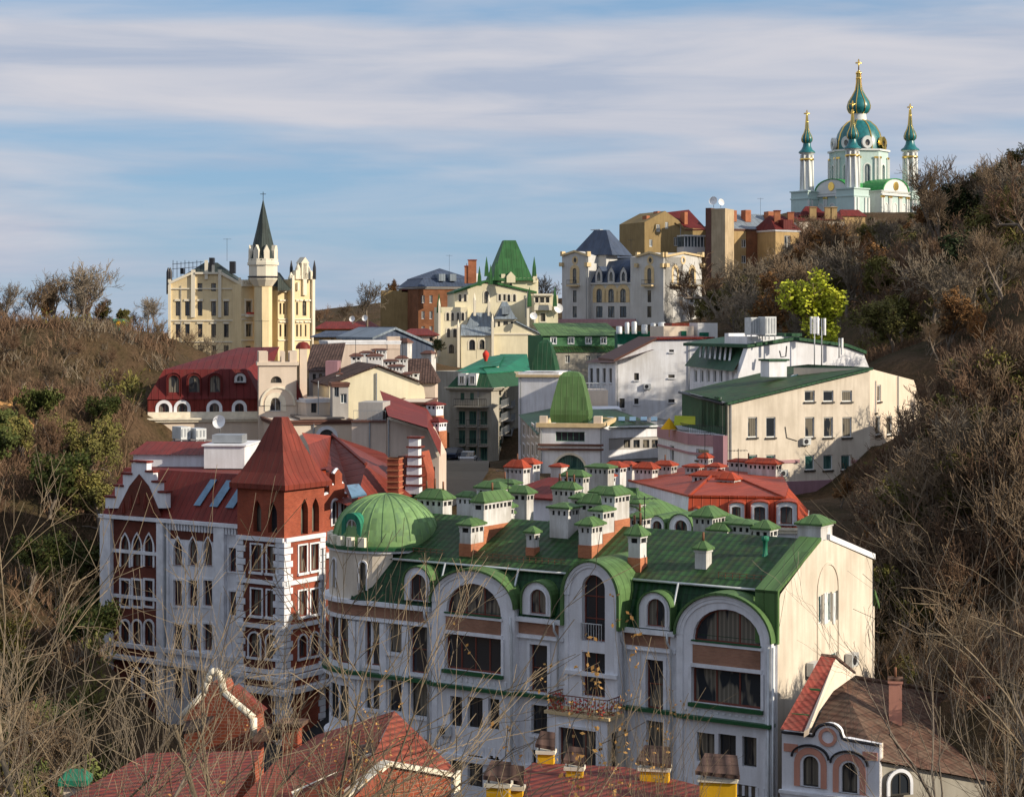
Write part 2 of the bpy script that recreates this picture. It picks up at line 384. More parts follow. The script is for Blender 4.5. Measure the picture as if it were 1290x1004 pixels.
def facade(th, fr, outline, wins, mat, name='wall', n=0, depth=.25, px=True, thick=None, wk={}, extra_mats=()):
    """outline: (u,z) list; wins: pixel or metre specs + optional dict"""
    mb = MB(); specs = []; holes = []
    for w in wins:
        opt = dict(wk); body_ = w
        if isinstance(w[-1], dict): opt.update(w[-1]); body_ = w[:-1]
        s = pxwin(fr, body_, n) if px else body_[:5]
        specs.append((s, opt)); holes.append(opoly(*s, opt.get('rise')))
    holewall(mb, fr, outline, holes, 0, depth, n)
    if thick:
        k = len(outline); mb.add([fr.p(u, q, z) for q in (n, n - thick) for u, z in outline], [[i, (i + 1) % k, k + (i + 1) % k, k + i] for i in range(k)] + [[k + i for i in range(k)]], 0)
    o = mb.build(name, [mat], th)
    for s, opt in specs: opt.setdefault('depth', depth); window(th, fr, *s, n=n, **opt)
    return o
def body(th, fr, u0, u1, d, z0, z1, mat, fw=(), rw=(), lw=(), wk={}, depth=.25, cornice=None, cm='white_trim', side_mat=None):
    """four walls; window lists for front, right and left"""
    facade(th, fr, [(u0, z0), (u1, z0), (u1, z1), (u0, z1)], fw, mat, depth=depth, wk=wk)
    fR = fr.side(u1); facade(th, fR, [(0, z0), (d, z0), (d, z1), (0, z1)], rw, side_mat or mat, depth=depth, wk=wk)
    fL = fr.side(u0, d, False); facade(th, fL, [(0, z0), (d, z0), (d, z1), (0, z1)], lw, side_mat or mat, depth=depth, wk=wk)
    mb = MB(); mb.poly([fr.p(u0, -d, z0), fr.p(u1, -d, z0), fr.p(u1, -d, z1), fr.p(u0, -d, z1)])
    mb.poly([fr.p(u0, 0, z1 - .02), fr.p(u1, 0, z1 - .02), fr.p(u1, -d, z1 - .02), fr.p(u0, -d, z1 - .02)])
    mb.build('wall', [mat], th)
    if cornice:
        c = MB(); o = cornice; band(c, fr, u0, u1, d, z1 - .35, z1 - .12, o * .6); band(c, fr, u0, u1, d, z1 - .119, z1 + .06, o); c.build('cornice', [cm], th)
    return fR, fL
def band(mb, fr, u0, u1, d, z0, z1, o, m=0, closed=True):
    """a projecting band round a rectangular body"""
    mb.box(fr, u0 - o, u1 + o, -.04, o, z0, z1, m); mb.box(fr, u0 - o, u0 + .04, -d - o, -.041, z0, z1, m)
    mb.box(fr, u1 - .04, u1 + o, -d - o, -.041, z0, z1, m); mb.box(fr, u0 + .041, u1 - .041, -d - o, -d + .04, z0, z1, m)
def hip(th, fr, u0, u1, n0, n1, z0, z1, iu, mat, name='roof', inn=None, under=True, ridge=None):
    """hip / gable (iu=0) / pyramid / truncated roof. iu: inset of the top along u, inn: inset along n (None: to the middle)"""
    if inn is None: inn = abs(n0 - n1) / 2
    a = [fr.p(u0, n0, z0), fr.p(u1, n0, z0), fr.p(u1, n1, z0), fr.p(u0, n1, z0)]
    b = [fr.p(u0 + iu, n0 - inn, z1), fr.p(u1 - iu, n0 - inn, z1), fr.p(u1 - iu, n1 + inn, z1), fr.p(u0 + iu, n1 + inn, z1)]
    mb = MB(); dz = V((0, 0, -.14)); c = [p + dz for p in a]
    mb.add(a + b, [[0, 1, 5, 4], [1, 2, 6, 5], [2, 3, 7, 6], [3, 0, 4, 7]], 0)
    if abs(n0 - n1) - 2 * inn > .02 and (u1 - u0) - 2 * iu > .02: mb.poly(b)
    mb.add(a + c, [[0, 1, 5, 4], [1, 2, 6, 5], [2, 3, 7, 6], [3, 0, 4, 7], [4, 5, 6, 7]], 0)
    return mb.build(name, [mat], th)
def curved_hip(th, fr, u0, u1, n0, n1, prof, mat, name='roof', smooth=False):
    """four-sided roof of a curved profile: prof = (inset 0..1, z)"""
    mb = MB(); cu = (u0 + u1) / 2; cn = (n0 + n1) / 2; P = []
    for k, z in prof:
        hu = (u1 - u0) / 2 * (1 - k); hn = (n0 - n1) / 2 * (1 - k)
        P += [fr.p(cu - hu, cn + hn, z), fr.p(cu + hu, cn + hn, z), fr.p(cu + hu, cn - hn, z), fr.p(cu - hu, cn - hn, z)]
    F = [[j * 4 + i, j * 4 + (i + 1) % 4, (j + 1) * 4 + (i + 1) % 4, (j + 1) * 4 + i] for j in range(len(prof) - 1) for i in range(4)]
    F.append([(len(prof) - 1) * 4 + i for i in range(4)]); F.append([0, 3, 2, 1])
    mb.add(P, F); return mb.build(name, [mat], th)
CHK = [0]
def chimney(th, c, fr, lu, ln, zb, zt, cap='green_seam', stack='sooty_plaster', brick=None, bz=.9, vents=True, caph=.5, ov=.15, pots=0):
    """a chimney stack centred on c (its base follows the roof), hipped sheet cap, vent holes under it"""
    f = Fr(c, fr.U); mb = MB(); a, b = lu / 2, ln / 2
    hb = .38 if vents else .12; ov = min(ov, .17)
    zb2 = zb + bz if brick else zb
    if brick: mb.box(f, -a - .03, a + .03, -b - .03, b + .03, zb - 1.2, zb2, 1)
    mb.box(f, -a, a, -b, b, zb2 if brick else zb - 1.2, zt - hb, 0)
    if vents:
        mb.box(f, -a + .07, a - .07, -b + .07, b - .07, zt - hb, zt - .12, 2)
        nu = max(2, int(lu / .38) + 1); nn = max(2, int(ln / .38) + 1)
        for i in range(nu):
            x = -a + .07 + (lu - .14) * i / (nu - 1)
            for y in (-b + .035, b - .035): mb.box(f, x - .1, x + .1, y - .034, y + .034, zt - hb, zt - .12, 0)
        for i in range(1, nn - 1):
            y = -b + .07 + (ln - .14) * i / (nn - 1)
            for x in (-a + .035, a - .035): mb.box(f, x - .034, x + .034, y - .07, y + .07, zt - hb, zt - .12, 0)
    mb.box(f, -a - .05, a + .05, -b - .05, b + .05, zt - .12, zt, 0)
    CHK[0] += 1; ov *= (.7, 1.1, .9, 1.25)[CHK[0] % 4]; caph *= (1., .75, 1.2, .9, .6)[CHK[0] % 5]
    if CHK[0] % 6 == 2: pots = pots or 1
    ch = mb.build('chimney', [stack, brick or stack, 'dark_void'], th)
    m = MB(); q = [f.p(u, n, zt + .003) for u, n in ((-a - ov, -b - ov), (a + ov, -b - ov), (a + ov, b + ov), (-a - ov, b + ov))]
    q1 = [p + V((0, 0, .1)) for p in q]; i_ = min(a, b) * .75
    t = [f.p(u, n, zt + caph) for u, n in ((-a + i_, -b + i_), (a - i_, -b + i_), (a - i_, b - i_), (-a + i_, b - i_))]
    m.add(q + q1 + t, [[0, 3, 2, 1]] + [[i, (i + 1) % 4, 4 + (i + 1) % 4, 4 + i] for i in range(4)] + [[4 + i, 4 + (i + 1) % 4, 8 + (i + 1) % 4, 8 + i] for i in range(4)] + [[8, 9, 10, 11]])
    m.build('cap', [cap], ch)
    if pots:
        pm = MB()
        for i in range(pots):
            p = f.p(-a + lu * (i + .5) / pots, 0, zt + caph - .05); pm.tube([p, p + V((0, 0, .5 + .15 * (i % 2)))], .06, 6)
        pm.build('chimney_pot', ['rust_metal'], ch)
    return ch
def aircon(c, fr, label, s=1.0, group=None):
    f = Fr(c, fr.U); t = thing('air_conditioner', label, 'air conditioner', tuple(c), group); z = c[2]
    MB().box(f, -.45 * s, .45 * s, .06, .42 * s, z, z + .65 * s).build('case', ['light_metal'], t)
    m = MB(); ctr = f.p(-.1 * s, .425 * s, z + .32 * s)
    m.extr([ctr + f.U * (.24 * s * math.cos(i * .524)) + V((0, 0, .24 * s * math.sin(i * .524))) for i in range(12)], f.N * .02, 0); m.build('fan_grille', ['dark_metal'], t)
    b = MB()
    for u in (-.3, .3): b.box(f, u * s - .02, u * s + .02, 0, .4 * s, z - .06, z - .003); b.box(f, u * s - .02, u * s + .02, -.01, .03, z - .25, z - .061)
    b.build('bracket', ['grey_metal'], t); return t
def dish(p, aim, r, label, group=None):
    t = thing('satellite_dish', label, 'satellite dish', tuple(p), group); p = V(p); aim = V(aim).normalized()
    x = aim.orthogonal().normalized(); y = aim.cross(x); c = p + V((0, 0, r * 1.5)); m = MB(); P = []
    for j in range(5):
        rr = r * j / 4
        for i in range(14): a = i * 2 * math.pi / 14; P.append(c + (x * math.cos(a) + y * math.sin(a)) * rr + aim * (.35 * rr * rr / r))
    m.add(P, [[j * 14 + i, j * 14 + (i + 1) % 14, (j + 1) * 14 + (i + 1) % 14, (j + 1) * 14 + i] for j in range(4) for i in range(14)], 0, True); m.build('reflector', ['white_dish'], t)
    MB().tube([p, c - aim * .05], .05).build('mast', ['grey_metal'], t); MB().tube([c - y * r, c + aim * r * .9], .03).build('feed_arm', ['grey_metal'], t); return t
def railing(th, A, B, h=1.0, step=.25, mat='dark_metal', r=.025, name='railing'):
    A = V(A); B = V(B); m = MB(); n = max(1, int((B - A).length / step)); up = V((0, 0, h))
    m.tube([A + up, B + up], r * 1.3, 4); m.tube([A + up * .12, B + up * .12], r, 4)
    for i in range(n + 1): q = A.lerp(B, i / n); m.tube([q, q + up], r * .7, 4)
    return m.build(name, [mat], th)
# ------------------------------------------------------------------ terrain
CTRL = []
def cp(px, py, Y, w=1): p = W(px, py, Y); CTRL.append((p.x, p.y, p.z))
for a in [(0,412,200),(60,411,200),(110,411,200),(165,412,215),(200,440,225),(195,452,250),(0,409,300),(120,409,300),(170,418,300),(250,475,270),(300,485,260),(235,462,310),(330,470,290),(240,480,230),(300,500,215),(390,480,260),(450,470,250),(540,585,262),(555,592,240),(575,590,262),(530,560,230),(600,585,262),(650,560,290),(640,590,245),(700,500,290),(760,490,300),(690,470,320),(740,470,320),(620,575,300),(720,560,245),(800,520,260),(850,500,250),(860,470,280),(700,590,225),(760,590,210),(820,570,215),(960,560,205),(1060,560,200),(900,480,260),(-300,412,220),(-700,412,260),(-300,410,340),
          (0,500,172),(90,500,180),(160,500,195),(0,560,160),(60,600,160),(130,640,165),(-250,600,150),(180,600,172),(0,700,130),(100,800,120),(-300,760,105),
          (575,592,230),(600,600,215),(640,610,180),(420,640,175),(300,620,180),(500,640,160),(900,640,180),(780,640,170),
          (1000,630,180),(1165,560,192),(1100,640,160),(1140,690,130),(1290,640,110),(1290,520,148),(1290,440,180),(1290,360,215),(1290,290,255),(1230,300,300),(1170,310,330),
          (1060,300,400),(1100,400,280),(1000,400,290),(940,400,300),(890,420,290),(1200,450,215),(1180,380,260),(1290,250,300),
          (1150,850,105),(1200,900,95),(1290,800,90),(1500,250,260),(1700,300,220),(1500,560,130),(1900,420,140),
          (300,465,330),(390,470,330),(210,455,330),(440,440,330),(500,440,300),(620,465,350),(700,455,355),(800,410,390),(850,400,400),(860,350,430),(1000,330,440),
          (1080,272,510),(1010,272,520),(1170,275,520),(1290,260,500),(1500,250,500),(1100,262,580),(700,430,480),(500,430,450),(300,425,430),(0,420,450)]: cp(*a)
CTRL += [(13,92,2),(-10,105,2),(5,84,4),(-30,85,5),(25,80,8),(45,60,14),(-20,125,4),(-35,135,7),(-55,100,6),(-30,118,4),(-42,125,6),(-28,135,4),(-40,112,4),(-20,112,3),(0,60,14),(-15,58,13),(20,55,16),(-30,55,16),(0,40,20),(-15,35,21),(15,38,21),(40,40,20),
         (-6,25,25),(6,25,25),(0,12,29),(-14,20,26.5),(14,20,26.5),(0,0,32.2),(-30,0,32),(30,0,32),(0,-40,33),(90,60,18),(90,100,30),(120,20,20),(-90,60,22),(-90,20,26),(80,140,34),(150,140,36),(200,100,30),(200,250,55),(160,200,42),(75,172,29),(110,155,30),(44,180,23.5),(58,174,26),(52,166,25),
         (0,110,3),(10,112,5),(10,130,9),(-5,140,8),(15,150,13),(0,700,5),(400,700,5),(-400,700,0),(-400,300,20),(400,300,20),(0,900,-30),(400,900,-30),(-400,900,-30),(0,-300,20),(400,-100,10),(-400,-100,10),(0,560,40),(-200,500,10)]
CA = np.array(CTRL, dtype=float)
def h_np(X, Y):
    X = np.atleast_1d(X).astype(float); Y = np.atleast_1d(Y).astype(float)
    d2 = (X[:, None] - CA[None, :, 0]) ** 2 + (Y[:, None] - CA[None, :, 1]) ** 2 + 9.0
    w = d2 ** -1.9; z = (w * CA[None, :, 2]).sum(1) / w.sum(1)
    far = np.clip((np.maximum(np.abs(X) - 350, Y - 650) / 350), 0, 1); far = far * far * (3 - 2 * far)
    return z * (1 - far) + (-52) * far
def hz(x, y):
    return float(h_np(x, y)[0]) + .35 * noise.noise(V((x * .15, y * .15, 0))) + .8 * noise.noise(V((x * .045, y * .045, 3)))
def axis(lo, hi, st, far, n):
    c = list(np.arange(lo, hi + .1, st)); g = np.geomspace(st, far, n); up = hi + np.cumsum(g); dn = lo - np.cumsum(g); return np.array(list(dn[::-1]) + c + list(up))
gx = axis(-120, 170, 3.0, 4200, 17); gy = axis(-10, 560, 3.0, 4200, 17)
XX, YY = np.meshgrid(gx, gy); ZZ = h_np(XX.ravel(), YY.ravel())
nx_, ny_ = len(gx), len(gy); vv = []
for x, y, z in zip(XX.ravel(), YY.ravel(), ZZ):
    k = 1 if abs(x) < 400 and -50 < y < 650 else 0
    vv.append((x, y, z + k * (.35 * noise.noise(V((x * .15, y * .15, 0))) + .8 * noise.noise(V((x * .045, y * .045, 3))))))
ff = [(j * nx_ + i, j * nx_ + i + 1, (j + 1) * nx_ + i + 1, (j + 1) * nx_ + i) for j in range(ny_ - 1) for i in range(nx_ - 1)]
me = bpy.data.meshes.new('ground'); me.from_pydata(vv, [], ff); me.materials.append(MATS['hill_ground']); me.materials.append(MATS['far_plain'])
for p in me.polygons:
    p.use_smooth = True
    if p.center.y > 900 or abs(p.center.x) > 700: p.material_index = 1
me.update(); g_ = bpy.data.objects.new('ground', me); COL.objects.link(g_); struct(g_)
# the street between the houses
mb = MB(); path = [(-30, 96), (-16, 116), (-14, 132), (-10, 150), (-7, 170), (-6, 190), (-6, 210), (-7.5, 232), (-8, 244)]
path = [tuple(V(path[i]).lerp(V(path[i + 1]), k / 5)) for i in range(len(path) - 1) for k in range(5)] + [path[-1]]
for i in range(len(path) - 1):
    a = V((*path[i], 0)); b = V((*path[i + 1], 0)); t = (b - a).normalized(); nn = V((-t.y, t.x, 0)) * 3.6
    za = hz(a.x, a.y) + .4; zb = hz(b.x, b.y) + .4
    mb.poly([a - nn + V((0, 0, za)), a + nn + V((0, 0, za)), b + nn + V((0, 0, zb)), b - nn + V((0, 0, zb))])
struct(mb.build('street', 'asphalt'))

# ------------------------------------------------------------------ A: the green-roofed mansion in front
FA = Fr((13.1, 92.0), G)
A = thing('green_roofed_mansion', 'long white mansion with green tiled mansard, huge arched bays and a cream gable end', 'building', FA.p(-12, -6, 2))
ZC, ZM, ZR, ZL = 18.1, 20.6, 22.65, 14.08; UL = -26.4; DP = 12.5
uA = FA.u
wins = [('r',668,690,812,872,dict(nx=1,nz=2,sill=.1,fm='wood_frame',trim=.18)),('r',670,690,888,925,dict(nx=2,trim=.15,sill=.1,fm='dark_frame')),
        ('r',814,836,831,893,dict(nx=1,nz=2,sill=.1,fm='wood_frame',trim=.18)),('r',815,836,908,948,dict(nx=1,trim=.15,sill=.1,fm='dark_frame')),
        ('r',460,478,783,838,dict(nx=1,nz=2,fm='wood_frame',sill=.1)),('r',490,508,785,822,dict(nx=1,sill=.1)),('r',517,538,788,848,dict(nx=1,nz=2,fm='wood_frame',sill=.1)),
        ('r',460,479,855,893,dict(nx=1,nz=1,sill=.12)),('r',490,508,858,896,dict(nx=1,sill=.12)),('r',518,538,860,902,dict(nx=1,sill=.12)),
        ('r',460,479,925,965,dict(nx=1,nz=1)),('r',490,508,925,968,dict(nx=1)),('r',518,538,930,970,dict(nx=1)),('r',670,690,945,985,dict(nx=1)),('r',815,836,965,1000,dict(nx=1))]
facade(A, FA, [(UL, 0), (0, 0), (0, ZC), (UL, ZC)], wins, 'white_plaster', depth=.3)
# long horizontal trims
t = MB(); ub = [(UL, uA(545)), (uA(649), uA(712)), (uA(782), uA(853)) ]
for a, b in ub:
    t.box(FA, a, b, 0, .35, ZC - .12, ZC + .12, 0); t.box(FA, a, b, 0, .18, ZC - .95, ZC - .8, 0); t.box(FA, a, b, 0, .22, ZC - 1.0, ZC - .951, 0)
    t.box(FA, a, b, 0, .3, 10.1, 10.35, 0)
    k = a + .15
    while k < b - .15: t.box(FA, k, k + .1, 0, .04, 10.5, 11.0, 0); k += .3
for px in (545, 649, 711, 782, 852):
    u = uA(px); t.box(FA, u - .28, u + .1, 0, .12, 0, ZC - .13, 0)
for px, w in ((484, .22), (512, .22), (446, .3), (452, .15)): u = uA(px); t.box(FA, u - w, u + w, 0, .16, 0, 17.0, 0)
t.build('cornice', ['white_trim'], A)
for a, b in ub:
    p = MB(); p.box(FA, a + .05, b - .15, 0, .06, ZC - .8, ZC - .13, 0); p.build('frieze_panel', ['band_brick'], A)
    p = MB(); p.box(FA, a, b, 0, .4, ZL - .08, ZL + .1, 0); p.build('ledge', ['green_ledge'], A)
for px0, px1, top, spring, holes, dent in (
    (853, 977, 749.7, 804, [('a',873,958,767.5,811,dict(nx=3,nz=1,fm='wood_frame',rise=1.55,fw=.09)),('r',871.5,959,844,889,dict(nx=3,nz=1,fm='wood_frame',fw=.1)),('r',878,900,923,960,dict(fm='dark_frame')),('r',905,927,925,963,dict(fm='dark_frame')),('r',935,953,928,966,dict(fm='dark_frame')),('r',878,953,985,1020,dict(nx=4))], 1),
    (545, 649, 718.7, 762, [('a',562,631,735,775,dict(nx=3,nz=1,fm='wood_frame',rise=1.6,fw=.09)),('r',561,632,801,846,dict(nx=4,nz=1,fm='wood_frame',fw=.1)),('r',567,582,877,915,dict(fm='dark_frame')),('r',589,608,878,917,dict(fm='dark_frame')),('r',615,629,880,919,dict(fm='dark_frame')),('r',567,582,950,990,dict(fm='dark_frame')),('r',589,608,951,991,dict(fm='dark_frame')),('r',615,629,952,992,dict(fm='dark_frame'))], 1)):
    n = .4; u0, u1 = FA.u(px0, n), min(-.12, FA.u(px1, n)); um = (u0 + u1) / 2
    zt = FA.z(top, um, n); zs = FA.z(spring, um, n); hw = (u1 - u0) / 2
    out = [(u0, 0), (u1, 0)] + [(um + hw * math.cos(math.pi * i / 24), zs + (zt - zs) * math.sin(math.pi * i / 24)) for i in range(25)]
    facade(A, FA, out, holes, 'white_plaster', name='bay_wall', n=n, depth=.33, thick=.5)
    arc = out[2:]; o2 = [(um + (u - um) * (1 + .1 / hw), zs + (z - zs) * 1.07) for u, z in arc]; i2 = [(um + (u - um) * .86, zs + (z - zs) * .84) for u, z in arc]
    m = MB(); m.ring(FA, arc, i2, n, n + .07, 0, False); i3 = [(um + (u - um) * .93, zs + (z - zs) * .92) for u, z in arc]; m.ring(FA, arc, i3, n + .0705, n + .12, 0, False)
    for s_ in (u0, u1 - .35): m.box(FA, s_, s_ + .35, n, n + .07, 1, zs - .01)
    h0 = pxwin(FA, holes[0], n); h1 = pxwin(FA, holes[1], n)
    m.box(FA, h0[1] - .1, h0[2] + .1, n, n + .1, h0[3] - .16, h0[3] - .005); m.box(FA, h0[1] - .1, h0[2] + .1, n, n + .1, h1[4] + .005, h1[4] + .2)
    m.box(FA, u0, u1, n, n + .2, 10.1, 10.4)
    k = u0 + .4
    while k < u1 - .4: m.box(FA, k, k + .14, n, n + .05, ZL + .3, h1[3] - .35); m.box(FA, k, k + .14, n, n + .04, 10.5, 11.0); k += .36
    m.box(FA, h1[1] - .16, h1[1], n, n + .09, h1[3], h1[4]); m.box(FA, h1[2], h1[2] + .16, n, n + .09, h1[3], h1[4])
    m.build('arch_moulding', ['white_trim'], A)
    b = MB(); b.box(FA, h0[1], h0[2], n, n + .05, h1[4] + .2, h0[3] - .16); b.build('spandrel_panel', ['band_brick'], A)
    g = MB(); g.box(FA, h0[1] - .05, h0[2] + .05, n, n + .15, h0[3] - .005, h0[3] + .07); g.build('window_sill', ['green_ledge'], A); g = MB(); g.box(FA, h1[1] - .12, h1[2] + .12, n, n + .22, h1[3] - .2, h1[3] - .005); g.build('window_sill', ['green_ledge'], A)
    g = MB(); g.box(FA, u0 - .03, u1 + .03, n - .35, n + .3, ZL - .07, ZL + .11); g.build('ledge', ['green_ledge'], A)
    r = MB(); r.ring(FA, [(u, z) for u, z in o2], [(um + (u - um) * 1.005, zs + (z - zs) * 1.01) for u, z in arc], -1.9, n + .28, 0, False); r.build('arch_roof', ['green_seam'], A)
# tall central bay
n = .7; u0, u1 = FA.u(712, n), FA.u(779, n); um = (u0 + u1) / 2; hw = (u1 - u0) / 2; zt = FA.z(708, um, n); zs = zt - hw * 1.12
out = [(u0, 0), (u1, 0)] + [(um + hw * math.cos(math.pi * i / 24), zs + (zt - zs) * math.sin(math.pi * i / 24)) for i in range(25)]
facade(A, FA, out, [('a',733,762,724,808,dict(nx=2,nz=3,fm='wood_frame')),('r',733,762,822,878,dict(nx=2,nz=2,fm='wood_frame')),('r',733,762,905,950,dict(nx=2)),('r',733,762,968,1000,dict(nx=2))], 'white_plaster', name='bay_wall', n=n, depth=.4, thick=.9)
arc = out[2:]; m = MB(); i3 = [(um + (u - um) * .82, zs + (z - zs) * .84) for u, z in arc]; m.ring(FA, arc, i3, n, n + .08, 0, False)
i3 = [(um + (u - um) * .92, zs + (z - zs) * .93) for u, z in arc]; m.ring(FA, arc, i3, n + .0805, n + .15, 0, False)
for s_ in (u0, u1 - .22): m.box(FA, s_, s_ + .22, n, n + .08, ZL + .2, zs - .01)
m.box(FA, u0, u1, n, n + .2, 15.6, 15.8); m.build('arch_moulding', ['white_trim'], A)
r = MB(); r.ring(FA, [(um + (u - um) * (1 + .17 / hw), zs + (z - zs) * 1.07) for u, z in arc], [(um + (u - um) * 1.005, zs + (z - zs) * 1.01) for u, z in arc], -3.6, n + .25, 0, False)
a0 = hw + .17; r.box(FA, um + hw + .01, um + a0, -1.2, n + .25, ZC, zs); r.box(FA, um - a0, um - hw - .01, -1.2, n + .25, ZC, zs); r.build('arch_roof', ['green_seam'], A)
mb = MB(); mb.poly([FA.p(um - hw, -.9, ZC), FA.p(um + hw, -.9, ZC), FA.p(um + hw, -.9, zs), FA.p(um - hw, -.9, zs)])
for s_ in (um - hw, um + hw): mb.poly([FA.p(s_, n - .9, ZC), FA.p(s_, -1.2, ZC), FA.p(s_, -1.2, zs), FA.p(s_, n - .9, zs)])
mb.build('wall', ['white_plaster'], A)
# square oriel under the tall bay, its top is a balcony with flowers
no = 2.1; bz = ZL - .35; a_, b_ = um - 1.75, um + 1.75; fo = FA.off(no)
facade(A, fo, [(a_, 0), (b_, 0), (b_, bz), (a_, bz)], [('r', um - 1.1, um + 1.1, 10.9, 13.1, dict(nx=3, fm='wood_frame', trim=.15)), ('r', um - 1.1, um + 1.1, 7.2, 9.4, dict(nx=3, fm='wood_frame', trim=.15))], 'white_plaster', name='oriel_wall', px=False)
so_ = fo.side(b_); facade(A, so_, [(0, 0), (2.0, 0), (2.0, bz), (0, bz)], [('r', .45, 1.1, 10.9, 13.0, dict(nx=1, fm='dark_frame')), ('r', .45, 1.1, 7.2, 9.3, dict(nx=1, fm='dark_frame'))], 'pale_cream', name='oriel_wall', px=False)
so_ = fo.side(a_, 2.0, False); facade(A, so_, [(0, 0), (2.0, 0), (2.0, bz), (0, bz)], [], 'white_plaster', name='oriel_wall', px=False)
b = MB(); b.box(FA, a_ - .18, b_ + .18, n, no + .18, bz, bz + .16); b.box(FA, a_ - .08, b_ + .08, n, no + .08, 10.1, 10.35); bal = b.build('balcony', ['tan_trim'], A)
P = [FA.p(a_, n, bz + .16), FA.p(a_, no, bz + .16), FA.p(b_, no, bz + .16), FA.p(b_, n, bz + .16)]
for q0, q1 in zip(P, P[1:]): railing(bal, q0, q1, .85, .22, 'wood_frame', .025)
rf = random.Random(2); fl_ = MB()
for k in range(260):
    t_ = rf.random(); q = P[1].lerp(P[2], t_) if k % 3 else (P[0].lerp(P[1], t_) if k % 2 else P[2].lerp(P[3], t_)); q = q + V((rf.gauss(0, .1), rf.gauss(0, .1), rf.uniform(-.1, .75))); x = V((rf.gauss(0, 1), rf.gauss(0, 1), rf.gauss(0, 1))).normalized() * .09; y = x.orthogonal().normalized() * .07
    fl_.poly([q - x, q + y, q + x, q - y], 0 if rf.random() < .6 else 1)
fl_.build('flower_box', ['flower_red', 'leaf_dry'], bal)
rl = MB(); f2 = FA.off(n)
z0 = FA.z(806, um, n)
for i in range(9):
    u = um - .62 + i * .155; rl.tube([f2.p(u, .05, z0), f2.p(u, .05, z0 + .85)], .02, 4)
rl.tube([f2.p(um - .65, .05, z0 + .85), f2.p(um + .65, .05, z0 + .85)], .03, 4); rl.build('railing', ['light_metal'], A)
# mansard and upper roof
NM = -.9
def mans(mb, a, b, m=0): mb.poly([FA.p(a, .12, ZC + .1), FA.p(b, .12, ZC + .1), FA.p(b, NM, ZM), FA.p(a, NM, ZM)], m)
mb = MB(); mans(mb, UL, .02); mb.poly([FA.p(UL, .12, ZC + .1), FA.p(UL, NM, ZM), FA.p(UL, -5.9, ZR), FA.p(UL, -DP, ZM), FA.p(UL, -DP, ZC)])
mb.build('mansard_slope', ['dark_green_tile'], A)
nR = -5.9
def roofz(n): return ZM + (ZR - ZM) * (NM - n) / (NM - nR) if n > nR else ZM + (ZR - ZM) * (n + DP + .4) / (nR + DP + .4)
mb = MB(); mb.poly([FA.p(UL, NM + .18, ZM - .06), FA.p(0, NM + .18, ZM - .06), FA.p(0, nR, ZR), FA.p(UL, nR, ZR)]); mb.poly([FA.p(UL, nR, ZR), FA.p(0, nR, ZR), FA.p(0, -DP - .4, ZM), FA.p(UL, -DP - .4, ZM)])
mb.build('upper_roof', ['green_tile'], A)
g = MB()
g.tube([FA.p(-24, NM + .25, ZM - .02), FA.p(uA(712) - .3, NM + .25, ZM - .02)], .07, 6); g.tube([FA.p(uA(790), NM + .25, ZM - .02), FA.p(-.9, NM + .25, ZM - .02)], .07, 6)
g.build('gutter', ['light_metal'], A)
def pipe(u, nn, z0, z1, path=None):
    m = MB(); pts = path or [FA.p(u, nn, z1), FA.p(u, nn, z0)]; m.tube(pts, .065, 6, 0); m.build('drainpipe', ['light_metal'], A)
for px, nn in ((649, .48), (704, .2), (788, .2), (846, .2), (541, .2)):
    u = uA(px); pipe(u, nn, 0, 0, [FA.p(u, .5, ZC + .05), FA.p(u, .5, ZC - .4), FA.p(u + .12, nn + .1, ZC - .8), FA.p(u + .12, nn + .1, 1)])
for px in (657, 565, 783, 858):
    u = uA(px, NM); pipe(u, 0, 0, 0, [FA.p(u, NM + .3, ZM), FA.p(u - .05, .3, ZC + .25)])
for du in (-.1, .15, ): pipe(0, 0, 0, 0, [FA.p(du - .15, .55, 18.0), FA.p(du - .15, .55, 1)])
# arched dormers
def dormer(th, fr, po, pi, nf, back, wallm='white_plaster', roofm='green_seam', fm='wood_frame', kind='a', name='dormer', nz=1, near=True, trimw=.12, gm='glass'):
    ko = pxwin(fr, (kind, *po), nf); ki = pxwin(fr, (kind, *pi), nf)
    O = opoly(*ko); I = opoly(*ki); d = MB()
    holewall(d, fr, O, [I], 0, .2, nf); k = len(O)
    d.add([fr.p(u, q, z) for q in (nf, -back) for u, z in O], [[i, (i + 1) % k, k + (i + 1) % k, k + i] for i in range(k) if i != 0], 0)
    d.ring(fr, opoly(kind, ki[1] - trimw, ki[2] + trimw, ki[3], ki[4] + trimw), I, nf, nf + .05, 0)
    dd = d.build(name, [wallm], th)
    arc = O[1:] + [O[0]]; cu = (ko[1] + ko[2]) / 2; E = [(cu + (u - cu) * 1.08, z + .07) for u, z in arc]; r = MB(); r.ring(fr, E, [(cu + (u - cu) * 1.002, z + .004) for u, z in arc], -back, nf + .12, 0, False); r.build('dormer_roof', [roofm], dd)
    window(dd, fr, *ki, nx=2, nz=nz, n=nf, depth=.2, fm=fm, fw=.05, gm=gm, near=False)
    return dd
for po, pi in (((509,543,714,757),(517,537,723,756)), ((658,695,733,775),(668,688,742,773)), ((805,845,746,792),(815,838,754,789))): dormer(A, FA, po, pi, .2, 1.5)
